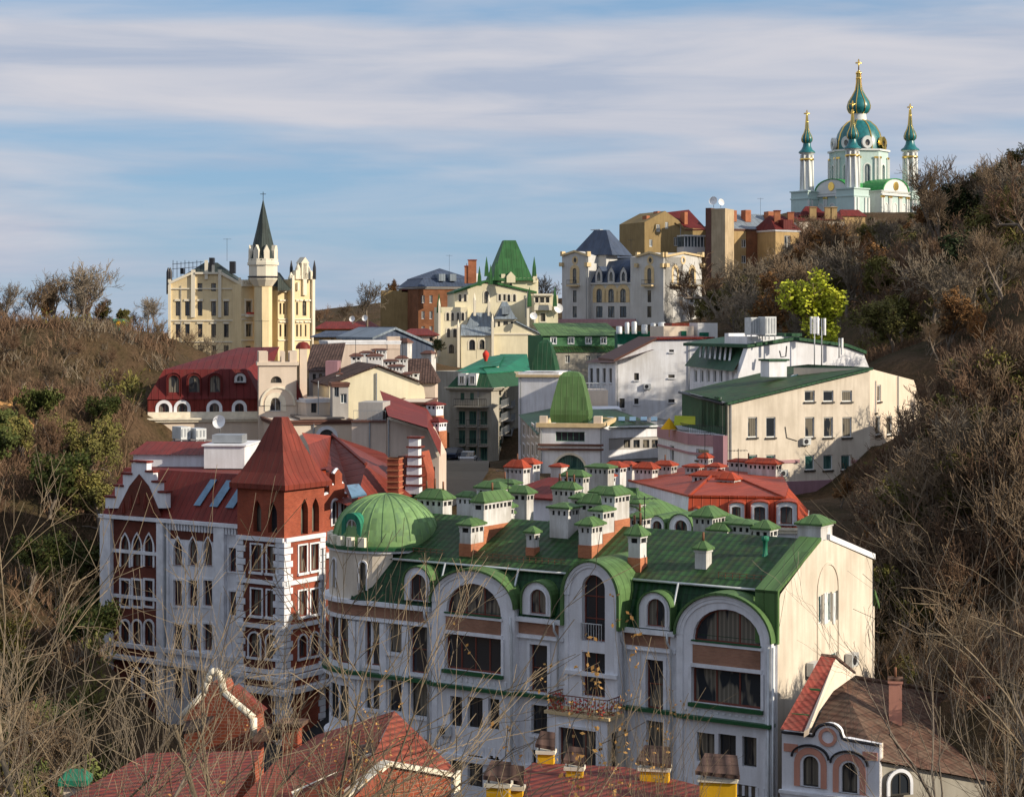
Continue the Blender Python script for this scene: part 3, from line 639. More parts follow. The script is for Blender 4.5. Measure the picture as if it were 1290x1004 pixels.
# gable end wall
FG = FA.side(0)
zt0 = ZP(748, 92.3)
uG = lambda px: FG.u(px)
ga = [(0, 0), (uG(1099), 0), FG.uz(1099, 705), FG.uz(1044, 680), FG.uz(1033, 681), (.35, zt0), (0, zt0 - .6)]
DPX = uG(1099)
gw = [('r',1029.5,1036.5,750,786,dict(nx=1,trim=.0)), ('r',1043,1048,746,783,dict(nx=1)), ('r',1051.5,1055.5,744,781,dict(nx=1)), ('r',1046,1055,822,840,dict(nx=1))]
for w in gw: w[-1].update(fm='white_frame', trim=None, gm='glass_teal')
facade(A, FG, ga, gw, 'pale_cream', name='gable_wall', depth=.18)
m = MB(); ua, ub_ = uG(1029), uG(1056.5); zb = FG.z(900, ua); zt = FG.z(708, (ua + ub_) / 2); o1 = opoly('a', ua, ub_, zb, zt); o2 = opoly('a', ua + .12, ub_ - .12, zb + .1, zt - .12); m.ring(FG, o1, o2, 0, .05)
for a, b in ((1029.5,1036.5),(1037,1042.5),(1043,1048),(1051.5,1055.5)):
    pass
m.build('blind_arch', ['pale_cream'], A)
m = MB()
for a in (1037.5, 1048.5): m.box(FG, uG(a), uG(a + 4.5 if a < 1040 else a + 2.7), .0, .06, FG.z(786, uG(a)), FG.z(747, uG(a)))
m.build('shutter', ['white_frame'], A)
# raised green verge along the gable, white coping at the back slope
v = MB(); a = FG.p(-.15, 0, zt0 + .05); pk = FG.p(ga[4][0], 0, ga[4][1]); bk = FG.p(ga[2][0], 0, ga[2][1])
def slab(mb, p, q, wi, th_, over=.08, m=0):
    o = FG.N * over; i = -FG.N * wi; mb.extr([p + o, q + o, q + i, p + i], (0, 0, th_), m)
slab(v, a, pk, 1.15, .16); v.extr([FG.p(-.15, .08, zt0 + .2), FG.p(-.15, -1.15, zt0 + .2), FG.p(-.15, -1.15, ZC), FG.p(-.15, .08, ZC)], FG.U * .2); v.build('verge', ['green_seam'], A)
v = MB(); slab(v, FG.p(ga[3][0], 0, ga[3][1]), bk + FG.U * .25, .5, .3); v.build('coping', ['white_trim'], A)
v = MB(); e = FG.u(1101); v.extr([FG.p(e + .05, .05, FG.z(742, e)), FG.p(e + .05, -1.2, FG.z(742, e)), FG.p(e + .7, -1.2, FG.z(762, e)), FG.p(e + .7, .05, FG.z(762, e))], (0, 0, -.3)); v.build('porch_roof', ['green_seam'], A)
v = MB(); v.box(FG, DPX, DPX + .45, -3, -.05, 0, FG.z(764, e)); v.build('wall', ['pale_cream'], A)
mb = MB(); mb.poly([FA.p(UL, -DP, 0), FA.p(0, -DP, 0), FA.p(0, -DP, ZM), FA.p(UL, -DP, ZM)]); mb.build('wall', ['white_plaster'], A)
# corner turret with dome
TC = FA.p(-26.4, -3.3, 0); TR = 3.35; NS = 18
for i in range(NS):
    a0 = 360 * i / NS; am = R(a0 + 180 / NS)
    nrm = V((math.cos(am), math.sin(am), 0))
    if nrm.dot(FA.U) > .55 or nrm.dot(V((0, 1, 0))) > .75: continue
    w = 2 * TR * math.sin(math.pi / NS); ctr = TC + nrm * TR * math.cos(math.pi / NS); Ud = V((-nrm.y, nrm.x, 0))
    f = Fr(ctr - Ud * w / 2, Ud); mat = 'pale_cream'
    vis = nrm.y < .1
    up = [('a', w / 2 - .2, w / 2 + .2, 18.75, 20.35, dict(nx=1, trim=.1, near=False))] if vis and (i % 2 == 0) else []
    facade(A, f, [(0, ZC), (w, ZC), (w, 21.0), (0, 21.0)], up, mat, px=False, name='turret_wall', depth=.2)
    lo = [('r', .08, w - .08, z, z + hh, dict(nx=1, nz=2 if hh > 2 else 1, near=False, fw=.08, fm='wood_frame' if hh > 2 else 'dark_frame')) for z, hh in ((14.5, 2.6), (11.2, 2.0), (7.2, 2.0))] if vis else []
    facade(A, f, [(0, 0), (w, 0), (w, ZC), (0, ZC)], lo, 'white_plaster', px=False, name='turret_wall', depth=.18)
m = MB()
for z0, z1, rr in ((ZC - .1, ZC + .12, TR + .35), (ZC - 1.0, ZC - .8, TR + .2), (20.85, 21.0, TR + .1), (13.75, 14.0, TR + .35), (10.1, 10.35, TR + .3)):
    m.lathe(TC, [(TR - .1, z0), (rr, z0), (rr, z1), (TR - .1, z1)], 36, smooth=False)
m.build('turret_cornice', ['white_trim'], A)
m = MB(); m.lathe(TC, [(TR + .06, ZC - .8), (TR + .06, ZC - .1)], 36, smooth=False); m.build('frieze_panel', ['band_brick'], A)
m = MB(); m.lathe(TC, [(TR, 14.0), (TR + .42, 14.0), (TR + .42, 14.18), (TR - .1, 14.2)], 36, smooth=False); m.lathe(TC, [(TR, 21.0), (TR + .2, 21.0), (TR + .2, 21.18), (TR - .3, 21.2)], 36, smooth=False); m.build('ledge', ['green_ledge'], A)
dome = MB(); prof = [(TR - .25, 21.15), (TR - .22, 21.5)] + [((TR - .25) * math.cos(R(a)), 21.45 + 2.5 * math.sin(R(a))) for a in range(8, 91, 8)]
dome.lathe(TC, prof, 48); dm = dome.build('dome', ['dome_green'], A)
ribs = MB()
for i in range(24):
    a = 2 * math.pi * i / 24; ribs.tube([V((TC.x + (r_ + .01) * math.cos(a), TC.y + (r_ + .01) * math.sin(a), z)) for r_, z in prof[1:]], .035, 4)
ribs.build('dome_rib', ['dome_green'], dm)
for i in range(26):
    a = 2 * math.pi * i / 26; nrm = V((math.cos(a), math.sin(a), 0))
    if nrm.dot(FA.U) > .35: continue
    c = TC + nrm * (TR - .05); f = Fr(c, (-nrm.y, nrm.x)); m = MB(); m.box(f, -.2, .2, -.15, .15, 21.19, 21.72); m.build('merlon', ['cream_trim'], A)
ddn = V((-.62, -.78, 0)).normalized(); f = Fr(TC + ddn * (TR - .35), (-ddn.y, ddn.x))
ko = opoly('a', -.75, .75, 21.2, 23.05); ki = opoly('a', -.42, .42, 21.35, 22.7); d = MB(); holewall(d, f, ko, [ki], 0, .2, 0); k = len(ko)
d.add([f.p(u, q, z) for q in (0, -2) for u, z in ko], [[i, (i + 1) % k, k + (i + 1) % k, k + i] for i in range(k)]); dd = d.build('dome_dormer', ['teal_seam'], A)
window(dd, f, 'a', -.42, .42, 21.35, 22.7, nx=2, nz=2, n=0, depth=.15, fm='light_metal', near=False)
# chimneys on the roof: pixel of the base centre -> roof plane
def on_roof(px, py):
    d = W(px, py, 1000) - V((0, 0, H)); c = V((0, 0, H)); nrm = (FA.p(0, NM, ZM) - FA.p(0, nR, ZR)).cross(FA.U).normalized(); q = FA.p(0, NM, ZM)
    t_ = (q - c).dot(nrm) / d.dot(nrm); return c + d * t_
def chA(px, pyb, pyt, lu, ln, **k):
    c = on_roof(px, pyb); s_ = FL / c.y; h_ = (pyb - pyt) / s_; return chimney(A, c, FA, lu, ln, c.z, c.z + h_, **k)
def group(px, py, n, lens, tops, lu):
    c0 = on_roof(px, py); d = 0
    for L_, t_ in zip(lens, tops):
        c = c0 - FA.N * (d + L_ / 2); zr = c0.z + (d + L_ / 2) * (ZR - ZM) / 5.0
        chimney(A, c, FA, lu, L_ - .02, zr, zr + t_, brick='orange_brick', bz=.45, ov=.15); d += L_
group(586, 701, 2, (1.3, 2.9), (1.45, 1.75), .75); group(737, 703, 3, (1.2, 1.3, 1.7), (1.5, 1.65, 1.8), .8)
chA(671, 697, 671, .5, .5, brick='orange_brick', bz=.35, ov=.18); c = on_roof(803, 716); chimney(A, c, FA, .7, .7, c.z, c.z + 1.75, brick='orange_brick', bz=.6, pots=2); chA(886, 713, 692, .65, .65, vents=False, ov=.18)
c = on_roof(711, 671); chimney(A, c, FA, 1.2, 1.2, c.z, c.z + 1.4)
c = FA.p(-.75, -6.3, 0); chimney(A, c, FA, 1.3, 1.5, ZR - .3, ZR + .75, vents=False, ov=.25)
m = MB(); c = on_roof(964, 699); m.lathe(c, [(.22, -.1), (.12, .1), (.12, .7), (.2, .75), (.2, .95), (.05, 1.0)], 12); m.build('vent_pipe', ['teal_seam'], A)
# rusty strips of snow guard at the eaves
for a, b in ((598, 712), (905, 965), (492, 560)):
    m = MB(); ua_, ub2 = FA.u(a, -1.6), FA.u(b, -1.6); z = roofz(-1.6)
    k = ua_
    while k < ub2: m.tube([FA.p(k, -1.6, z), FA.p(k, -1.6, z + .3)], .02, 4); k += .4
    for hh in (.12, .28): m.tube([FA.p(ua_, -1.6, z + hh), FA.p(ub2, -1.6, z + hh)], .02, 4)
    m.build('snow_guard', ['rust_metal'], A)
aircon(FG.p(FG.u(1019.5), 0, FG.z(850, FG.u(1019))), FG, 'air conditioner on the cream gable wall left of the peaked brown roof', 1.05)
aircon(FG.p(FG.u(1068), 0, FG.z(838, FG.u(1068))), FG, 'air conditioner on the cream gable wall right of the peaked brown roof', 1.05)
aircon(FA.off(.4).p(FA.u(563, .4), 0, FA.z(924, -20, .4)), FA, 'small air conditioner below the triple windows of the left arched bay', .8)
# ------------------------------------------------------------------ more builders
def pw(th, fr, poly, d, mat, wins=(), name='wall', n=0, wk={}, depth=.2, zb=None):
    """solid block with the photographed gable outline on the wall plane, going back by d"""
    out = [fr.uz(a, b, n) for a, b in poly]
    if zb is not None: out = [(u, zb if z < zb + 1e-3 or i in (0, 1) else z) for i, (u, z) in enumerate(out)]
    ws = [pxwin(fr, w[:-1] if isinstance(w[-1], dict) else w, n) + ((w[-1],) if isinstance(w[-1], dict) else ()) for w in wins]
    return facade(th, fr, out, ws, mat, name=name, n=n, px=False, thick=d, wk=wk, depth=depth)
def rs(th, fr, a, b, d, mat, over=.3, thick=.15, n0=.3, name='roof'):
    """roof slab: line a-b (pixels) on the wall plane, going back by d"""
    A_ = fr.uz(*a); B_ = fr.uz(*b); m = MB()
    m.extr([fr.p(A_[0], n0, A_[1]), fr.p(B_[0], n0, B_[1]), fr.p(B_[0], -d, B_[1]), fr.p(A_[0], -d, A_[1])], (0, 0, thick)); return m.build(name, [mat], th)
def mansard(th, fr, u0, u1, d, z0, z1, inset, z2, top_mat, side_mat, over=.25):
    m = MB(); a = [fr.p(u0 - over, over, z0), fr.p(u1 + over, over, z0), fr.p(u1 + over, -d - over, z0), fr.p(u0 - over, -d - over, z0)]
    b = [fr.p(u0 + inset, -inset, z1), fr.p(u1 - inset, -inset, z1), fr.p(u1 - inset, -d + inset, z1), fr.p(u0 + inset, -d + inset, z1)]
    m.add(a + b, [[i, (i + 1) % 4, 4 + (i + 1) % 4, 4 + i] for i in range(4)] + [[0, 3, 2, 1]]); m.build('mansard_slope', [side_mat], th)
    hip(th, fr, u0 + inset - .15, u1 - inset + .15, -inset + .15, -d + inset - .15, z1 + .02, z2, min(abs(u1 - u0), d) / 2 * .8, top_mat, name='upper_roof', inn=min(abs(u1 - u0) / 2.2, (d - 2 * inset) / 2 * .98))
def base(fr, u, n=-3): q = fr.p(u, n, 0); return (q.x, q.y, hz(q.x, q.y))
def chx(th, px, pyt, pyb, Y, lu, ln, fr=FA, **k):
    c = W(px, pyb, Y); return chimney(th, c, fr, lu, ln, c.z, c.z + (pyb - pyt) * Y / FL, **k)
# ------------------------------------------------------------------ B: rear wings with crowded chimneys
FB = Fr(FA.p(-17, -14.5, 0), G)
B = thing('chimneyed_house', 'green sheet roofed house crowded with white chimneys behind the front mansion', 'building', base(FB, 4))
body(B, FB, -8, 1, 14, 2, 19.6, 'white_plaster', cornice=.3)
hip(B, FB, -8.5, 1.5, .5, -14.5, 19.7, 23.1, 4.2, 'green_seam')
v = MB()
for a, b in (((-8.5, .5, 19.75), (-4.3, -7, 23.15)), ((1.5, .5, 19.75), (-2.7, -7, 23.15)), ((-4.3, -7, 23.15), (-2.7, -7, 23.15))): v.tube([FB.p(*a), FB.p(*b)], .12, 4)
v.build('ridge_cap', ['green_seam'], B)
FB2 = Fr(FA.p(-8.5, -16.5, 0), G)
B2 = thing('arch_gabled_house', 'green roofed house with small white arched gables behind the mansion ridge', 'building', base(FB2, 4))
ub0, ub1 = FB2.u(790), FB2.u(874)
body(B2, FB2, ub0, ub1, 7, 2, 18.6, 'white_plaster', cornice=.25)
mansard(B2, FB2, ub0, ub1, 7, 18.7, 20.3, 1.2, 21.0, 'green_tile', 'green_seam')
for po, pi in (((843,872,648,690),(850,866,655,690)), ((817,838,650,690),(822,834,656,690)), ((780,812,638,680),(788,804,646,680))): dormer(B2, FB2, po, pi, -.3, 3.0)
CH = [(640, 633, 664, 108.5, .7, .8, 0), (636, 641, 668, 110, 1.6, .9, 0), (620, 609, 640, 115, 3.4, 1.0, 1), (636, 603, 634, 119, 3.6, 1.0, 1), (655, 615, 640, 117, 3.0, 1.0, 1), (590, 620, 640, 116, 2.4, 1.0, 1), (548, 622, 652, 112, 3.6, 1.2, 1),
      (725, 594, 626, 124, 3.2, 1.0, 1), (757, 583, 610, 130, 3.2, 1.1, 1), (714, 610, 640, 118, 3.2, 1.0, 1), (731, 622, 650, 116, 1.4, 1.0, 0), (748, 628, 652, 114, 3.0, 1.0, 1), (764, 615, 640, 120, 3.4, 1.0, 1), (787, 618, 640, 118, 1.6, 1.0, 0), (797, 628, 652, 116, 2.6, 1.0, 1)]
for i, (px, pt, pb, Y, lu, ln, w) in enumerate(CH): chx(B, px, pt + 6, pb, Y, lu * .5, ln * .8, caph=.5, ov=.2, pots=3 if i in (6, 9) else 0)
for px, pt, pb, Y, lu, ln in ((806, 652, 672, 111, .9, 1.0), (893, 650, 682, 107, 1.2, 1.6), (908, 668, 690, 106, 1.2, .9), (935, 660, 684, 106, 1.7, 1.2), (964, 666, 686, 105, 1.0, 1.0), (915, 655, 675, 112, 1.2, 1)):
    chx(B2, px, pt, pb, Y, lu, ln, caph=.5, ov=.2, pots=0)
BR = thing('dark_red_roofed_house', 'low house with plain dark red hip roof between the green chimneys', 'building', base(FB, 0, -20)); FBR = Fr(W(640, 0, 132), G)
body(BR, FBR, -.5, 4.6, 7, 4, ZP(626, 132), 'white_plaster'); hip(BR, FBR, -1.0, 5.2, .4, -7.4, ZP(624, 132), ZP(600, 135), 2.2, 'darkred_seam')
chx(BR, 652, 589, 612, 140, 1.6, 1, cap='orange_seam'); chx(BR, 666, 584, 606, 143, 1.4, 1, cap='orange_seam'); chx(BR, 704, 588, 602, 142, .9, .9, cap='orange_seam', vents=False)
# ------------------------------------------------------------------ C: orange-red roofed house
Yc = 128.; FC = Fr(W(872, 0, 124), (.985, -.17)); C_ = thing('orange_roofed_house', 'white house under a large orange red sheet roof with white framed dormers', 'building', base(FC, 3))
uC = FC.u; ur = uC(1010); zc = FC.z(664, uC(940)); zk = FC.z(630, uC(940)); ul = uC(866)
body(C_, FC, ul, ur, 11, 4, zc, 'white_plaster', cornice=.35, cm='cream_trim')
m = MB(); q0 = .3; inn = 1.1
a = [FC.p(ul, q0, zc + .05), FC.p(ur + .3, q0, zc + .05), FC.p(ur + .3, -11, zc + .05), FC.p(ul, -11, zc + .05)]
b = [FC.p(ul, -inn, zk), FC.p(ur - inn, -inn, zk), FC.p(ur - inn, -10, zk), FC.p(ul, -10, zk)]
m.add(a + b, [[i, (i + 1) % 4, 4 + (i + 1) % 4, 4 + i] for i in range(4)]); m.build('mansard_slope', ['orange_seam'], C_)
TL = W(792, 606, 150); TM = W(880, 583, 160); TRt = W(1003, 616, 150); BLt = W(876, 632, 126); BRt = b[1] + V((0, 0, .06)); BLt = b[0] + V((0, 0, .06))
pk = W(905, 592, 142); m = MB(); TRt = b[2] + V((0, 0, .06)); m.poly([BLt, BRt, pk]); m.poly([BRt, TRt, pk]); m.poly([TRt, W(985, 597, 150), TM, pk]); m.poly([BLt, pk, TM, TL])
m.build('upper_roof', ['orange_seam'], C_)
m = MB(); lw = W(840, 634, 123); m.poly([BLt, TL, W(792, 640, 150), W(866, 668, 124)]); m.build('wall', ['white_plaster'], C_)
m = MB()
for a_, b_ in ((BLt, BRt), (TL, BLt), (BLt, pk), (BRt, pk)): m.tube([a_ + V((0, 0, .06)), b_ + V((0, 0, .06))], .1, 4)
m.build('ridge_cap', ['orange_seam'], C_)
for po, pi in (((978,1004,632,662),(983,998,638,660)), ((946,968,632,658),(950,964,638,657)), ((918,938,633,656),(922,933,638,655)), ((873,881,640,676),(875,879,645,674))): dormer(C_, FC, po, pi, .35, 1.6, roofm='orange_seam', fm='wood_frame', kind='s' if po[0] > 880 else 'a')
for px, pt, pb, Y, lu, ln in ((775, 588, 606, 146, 1.4, 1), (791, 586, 604, 152, 1.3, 1), (814, 590, 603, 150, 1.6, 1), (838, 586, 600, 152, 1.6, 1), (875, 588, 602, 148, 1.2, .9), (889, 577, 594, 152, .8, .8), (902, 588, 602, 146, 1.0, .9), (918, 604, 626, 134, 1.3, 1), (899, 600, 617, 138, 3.0, 1), (943, 582, 604, 150, 3.0, 1), (963, 584, 606, 146, 2.4, 1), (765, 600, 620, 142, .9, .9)):
    chx(C_, px, pt, pb, Y, lu, ln, cap='orange_seam', caph=.45, ov=.2)
# ------------------------------------------------------------------ D: Gothic red and white house
FD = Fr(W(358, 0, 128), G); uD = FD.u
D = thing('gothic_brick_house', 'red brick and white Gothic house with corner tower and stepped gable', 'building', base(FD, -8))
zE = ZP(611, 128); zW = ZP(679, 128); dT = .0; ut = uD(299); sT = 4.4
quo = dict(trim=.12, sill=.15, fm='wood_frame', fw=.06)
tl = [('g',319,329,630,670,dict(nx=1,fm='dark_frame')),('g',337.5,349,632,671,dict(nx=1,fm='dark_frame'))]
tw = [('r',317,330,686,720,quo),('r',337,350,688,722,quo),('r',317,330,742,775,quo),('r',337,350,744,777,quo),('a',314,328,797,827,quo),('a',336,350,799,829,quo)]
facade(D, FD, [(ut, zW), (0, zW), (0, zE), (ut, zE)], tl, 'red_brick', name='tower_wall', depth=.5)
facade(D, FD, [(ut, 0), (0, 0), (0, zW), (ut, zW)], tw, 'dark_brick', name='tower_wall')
FDs = FD.side(0); 
facade(D, FDs, [(0, zW), (sT, zW), (sT, zE), (0, zE)], [('g',379,388,628,673,dict(nx=1,fm='dark_frame')),('g',393,402,627,670,dict(nx=1,fm='dark_frame'))], 'red_brick', name='tower_wall', depth=.5)
facade(D, FDs, [(0, 0), (sT, 0), (sT, zW), (0, zW)], [('r',376,386,687,721,quo),('r',391,401,685,718,quo),('r',376,386,744,776,quo),('r',391,401,742,773,quo),('a',376,386,800,828,quo),('a',391,401,797,825,quo)], 'red_brick', name='tower_wall')
for f, a, b in ((FD.side(ut, sT, False), 0, sT), (Fr(FD.p(0, -sT, 0), -FD.U), 0, -ut)): m = MB(); m.poly([f.p(a, 0, 0), f.p(b, 0, 0), f.p(b, 0, zE), f.p(a, 0, zE)]); m.build('tower_wall', ['red_brick'], D)
zA = ZP(526, 130)
curved_hip(D, FD, ut - .4, .4, .4, -sT - .4, [(0, zE - .35), (0, zE), (.22, zE + .75), (.5, zE + 2.2), (.86, zA)], 'red_seam', name='tower_roof')
m = MB(); z = 1.0; k = 0
while z < zW - .3:
    w = .95 if k % 2 else .72; h_ = .46
    m.box(FD, -w, .07, -.3, .07, z, z + h_ - .05); m.box(FDs, .0, w - .1, -.3, .075, z, z + h_ - .05); m.box(FD, ut - .07, ut + w * .8, -.2, .07, z, z + h_ - .05); m.box(FDs, sT - w * .7, sT + .07, -.3, .07, z, z + h_ - .05)
    z += h_; k += 1
m.build('quoin', ['white_trim'], D); m = MB()
for z in (zW - .05, 16.05, 13.0, 9.9):
    m.box(FD, ut, 0, 0, .16, z - .2, z + .1); m.box(FDs, .08, sT, 0, .16, z - .2, z + .1)
m.box(FD, ut - .1, .4, 0, .4, 9.3, 9.6); m.box(FDs, .42, 8, 0, .4, 9.3, 9.6); m.box(FD, ut - .1, .6, 0, .6, 8.4, 8.75); m.box(FDs, .62, 9, 0, .6, 8.4, 8.75); m.build('cornice', ['white_trim'], D)
# main wing to the left
nM = -.5; FM = FD.off(nM); uM = FM.u; UE = uM(130); zcr = FM.z(657, uM(170)); gq = dict(trim=.16, fm='wood_frame', fw=.05)
cols1 = ((153,163),(168,178),(183,193)); cols2 = ((219,230),(238,249),(257,268)); cols3 = ((289,298),)
ws = [('g', a, b, 673, 714, gq) for a, b in cols1] + [('g', a, b, 677, 712, gq) for a, b in cols2] + [('r', a, b, 731, 763, gq) for a, b in cols1 + cols2] + [('r', a, b, 786, 819, gq) for a, b in cols2] + [('a', a, b, 782, 812, gq) for a, b in cols1] + [('a', a, b, 842, 880, gq) for a, b in cols1[1:] + cols2[:2]] + [('r', 289, 298, 690, 720, gq), ('r', 289, 298, 745, 775, gq)]
uS = uM(208)
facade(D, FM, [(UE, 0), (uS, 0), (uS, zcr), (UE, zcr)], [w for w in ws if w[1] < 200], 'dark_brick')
facade(D, FM, [(uS, 0), (ut, 0), (ut, zcr), (uS, zcr)], [w for w in ws if w[1] > 200], 'white_plaster')
m = MB(); m.box(FM, uM(215), uM(272), .0, .03, zcr - 1.0, zcr - .3); m.build('brick_band', ['dark_brick'], D)
m = MB()
for a, b in ((130, 143), (201, 209), (211.5, 214), (273, 286)): m.box(FM, uM(a), uM(b), 0, .35 if b - a > 5 else .18, 1, zcr + .1)
k = uM(213)
while k < ut - .3: m.box(FM, k, k + .12, 0, .3, zcr - .35, zcr + .15); k += .28
m.box(FM, UE - .1, ut, 0, .45, zcr + .15, zcr + .4); m.box(FM, UE, ut, 0, .38, 10.2, 10.5); m.box(FM, UE, ut, 0, .5, 9.3, 9.6)
for z in (17.2, 13.9): m.box(FM, UE, uM(201), 0, .12, z - .15, z + .1)
m.build('cornice', ['white_trim'], D)
# stepped gable
steps = [(134, 640), (134, 627), (146, 627), (146, 613), (156, 613), (156, 598), (167, 598), (167, 583), (186, 583), (186, 595), (194, 595), (194, 608), (202, 608), (202, 621), (210, 621), (210, 640)]
g = MB(); st = [FM.uz(a, b) for a, b in steps]; g.extr([FM.p(u, .1, z) for u, z in st], -FM.N * .5); g.build('stepped_gable', ['white_plaster'], D)
g = MB(); g.extr([FM.p(*(lambda q: (q[0], .17, q[1]))(FM.uz(a, b))) for a, b in ((146, 650), (205, 650), (189, 612), (177, 597), (165, 612))], -FM.N * .06)
g.build('gable_panel', ['dark_brick'], D); g = MB()
for i in range(1, len(st), 2):
    if i + 1 < len(st) and abs(st[i][1] - st[i + 1][1]) < .35: a_, b_ = st[i], st[i + 1]; g.box(FM, min(a_[0], b_[0]) - .1, max(a_[0], b_[0]) + .1, -.5, .2, max(a_[1], b_[1]), max(a_[1], b_[1]) + .14)
g.build('gable_coping', ['darkred_seam'], D)
for i in range(5):
    a_ = FM.uz(158 + i * 9, 640 - (6 - abs(i - 2) * 6)); g = MB(); g.lathe(FM.p(a_[0], .2, a_[1]), [(.2, 0), (.14, .5), (.08, .8), (.0, 1.1)], 6); g.build('ornament', ['red_seam'], D)
zRt = ZP(597, 134); m = MB(); a = [FM.p(UE, .1, zcr + .4), FM.p(ut, .1, zcr + .4), FM.p(ut, -2.2, zRt), FM.p(UE, -2.2, zRt), FM.p(UE, -11, zRt), FM.p(ut, -11, zRt)]
m.add(a, [[0, 1, 2, 3], [3, 2, 5, 4]]); m.poly([FM.p(UE, .1, zcr + .4), FM.p(UE, -2.2, zRt), FM.p(UE, -11, zRt), FM.p(UE, -11, 0), FM.p(UE, 0, 0)]); m.build('roof', ['darkred_seam'], D)
for a, b in ((238, 246), (258, 268), (278, 288)):
    ua_, ub2 = uM(a), uM(b); zz = zcr + .4; sl_ = lambda t: (.1 - 2.3 * t + .06, zz + (zRt - zz) * t + .06); n0, z0 = sl_(.3); n1, z1 = sl_(.85)
    m = MB(); m.extr([FM.p(ua_, n0, z0), FM.p(ub2, n0, z0), FM.p(ub2 + .5, n1, z1), FM.p(ua_ + .5, n1, z1)], FM.N * .07, 0); m.build('skylight', ['skylight_glass'], D)
# boxes on the roof
FX = Fr(W(168, 0, 141), (1, -.08)); m = MB(); m.box(FX, 0, FX.u(263), -4, 0, ZP(592, 141), ZP(571, 141)); m.build('roof_wall', ['white_plaster'], D)
m = MB(); m.add([FX.p(-.3, .3, ZP(572, 141)), FX.p(FX.u(263) + .2, .3, ZP(572, 141)), FX.p(FX.u(255), -3, ZP(559, 141)), FX.p(.2, -3, ZP(559, 141))], [[0, 1, 2, 3]]); m.build('roof', ['darkred_seam'], D)
FX2 = Fr(W(257, 0, 138), (1, -.08)); m = MB(); w_ = FX2.u(308); m.box(FX2, 0, w_, -5, 0, ZP(590, 138), ZP(562, 138)); m.box(FX2, -.15, w_ + .15, -5.1, .15, ZP(562, 138) + .003, ZP(560, 138)); m.build('roof_wall', ['white_plaster'], D)
# right-hand stepped brick gable, further back on the side wall
FK = FDs.off(-.4); sg = [(408, 700), (441, 700), (441, 640), (438, 622), (434, 622), (434, 609), (431, 609), (431, 597), (426.5, 591), (422, 597), (422, 611), (415, 611), (415, 622), (408, 625)]
facade(D, FK, [FK.uz(a, b) for a, b in sg], [pxwin(FK, ('a', 418, 426, 630, 662)) + (dict(nx=1, trim=.14, fm='white_frame'),), pxwin(FK, ('a', 429, 436, 629, 660)) + (dict(nx=1, trim=.14, fm='white_frame'),)], 'red_brick', name='side_gable', px=False, thick=.5)
g = MB()
for (a, b), (c, d) in (((431,597),(426.5,591)), ((426.5,591),(422,597)), ((434,609),(431,609)), ((415,611),(422,611)), ((438,622),(434,622)), ((408,625),(415,622))):
    p_, q_ = FK.uz(a, b), FK.uz(c, d); g.tube([FK.p(p_[0], -.2, p_[1]), FK.p(q_[0], -.2, q_[1])], .14, 5)
g.build('gable_coping', ['white_trim'], D)
m = MB(); e0, e1 = FK.u(408), FK.u(441); m.poly([FK.p(e0, -.02, 0), FK.p(e1, -.02, 0), FK.p(e1, -.02, FK.z(690, e1)), FK.p(e0, -.02, FK.z(690, e0))]); m.build('wall', ['dark_brick'], D)
m = MB(); z_ = FK.z(698, e0); m.box(FK, e0 - .2, e1, 0, .4, z_ - .25, z_ + .1); m.build('string_course', ['white_trim'], D)
# big red roofs behind the tower
Z1 = ZP
m = MB(); m.poly([W(388, 560, 140), W(419, 549, 150), W(461, 586, 138), W(447, 640, 132), W(405, 625, 134)]); m.poly([W(419, 549, 150), W(485, 571, 148), W(500, 590, 146), W(461, 586, 138)]); m.poly([W(461, 586, 138), W(500, 588, 146), W(520, 625, 140), W(447, 640, 132)]); m.build('back_roof', ['red_seam'], D)
m = MB(); m.poly([W(380, 545, 146), W(419, 549, 150), W(388, 560, 140)]); m.poly([W(340, 575, 138), W(372, 566, 150), W(410, 590, 140), W(412, 605, 136)]); m.build('back_roof', ['orange_seam'], D)
m = MB(); m.tube([W(419, 549, 150) + V((0, -.1, .1)), W(461, 586, 138) + V((0, -.1, .1))], .13, 5); m.build('ridge_cap', ['red_seam'], D)
m = MB(); m.extr([W(437, 613, 133), W(452, 611, 135), W(462, 624, 133), W(443, 628, 131)], (0, -.1, .12)); m.build('skylight', ['skylight_glass'], D)
m = MB(); q = W(388, 0, 139.9); m.add([V((q.x, q.y, 0))] , []); 
FZ = Fr(W(488, 0, 136), (.97, -.24)); m = MB(); w_ = FZ.u(502); m.box(FZ, 0, w_, -1.0, 0, ZP(640, 136), ZP(577, 136))
for i in range(8): z = ZP(577, 136) - i * .42; m.box(FZ, -.06, w_ + .06, -1.06, .06, z - .1, z, 1)
m.build('chimney', ['red_brick', 'orange_brick'], D)
FZ = Fr(W(513, 0, 140), (.97, -.24)); m = MB(); r_ = MB()
for i in range(6):
    z1 = ZP(550 + 12 * i, 140); a = FZ.u(515 - i * .9); b = FZ.u(529 + i * .3); m.box(FZ, a, b - .15, -.8, 0, z1 - .72, z1 - .12); r_.box(FZ, a - .12, b + .1, -.9, .12, z1 - .119, z1)
m.build('stepped_parapet', ['white_plaster'], D); r_.build('parapet_cap', ['red_seam'], D); m = MB(); m.box(FZ, FZ.u(500), FZ.u(512), -3, -.3, 10, ZP(575, 140)); m.build('wall', ['brown_trim'], D)
m = MB(); m.extr([FZ.p(*(lambda q: (q[0], -.85, q[1]))(FZ.uz(a, b))) for a, b in ((516, 640), (534, 640), (534, 598), (527, 570))], -FZ.N * 2); m.build('wall', ['red_brick'], D)
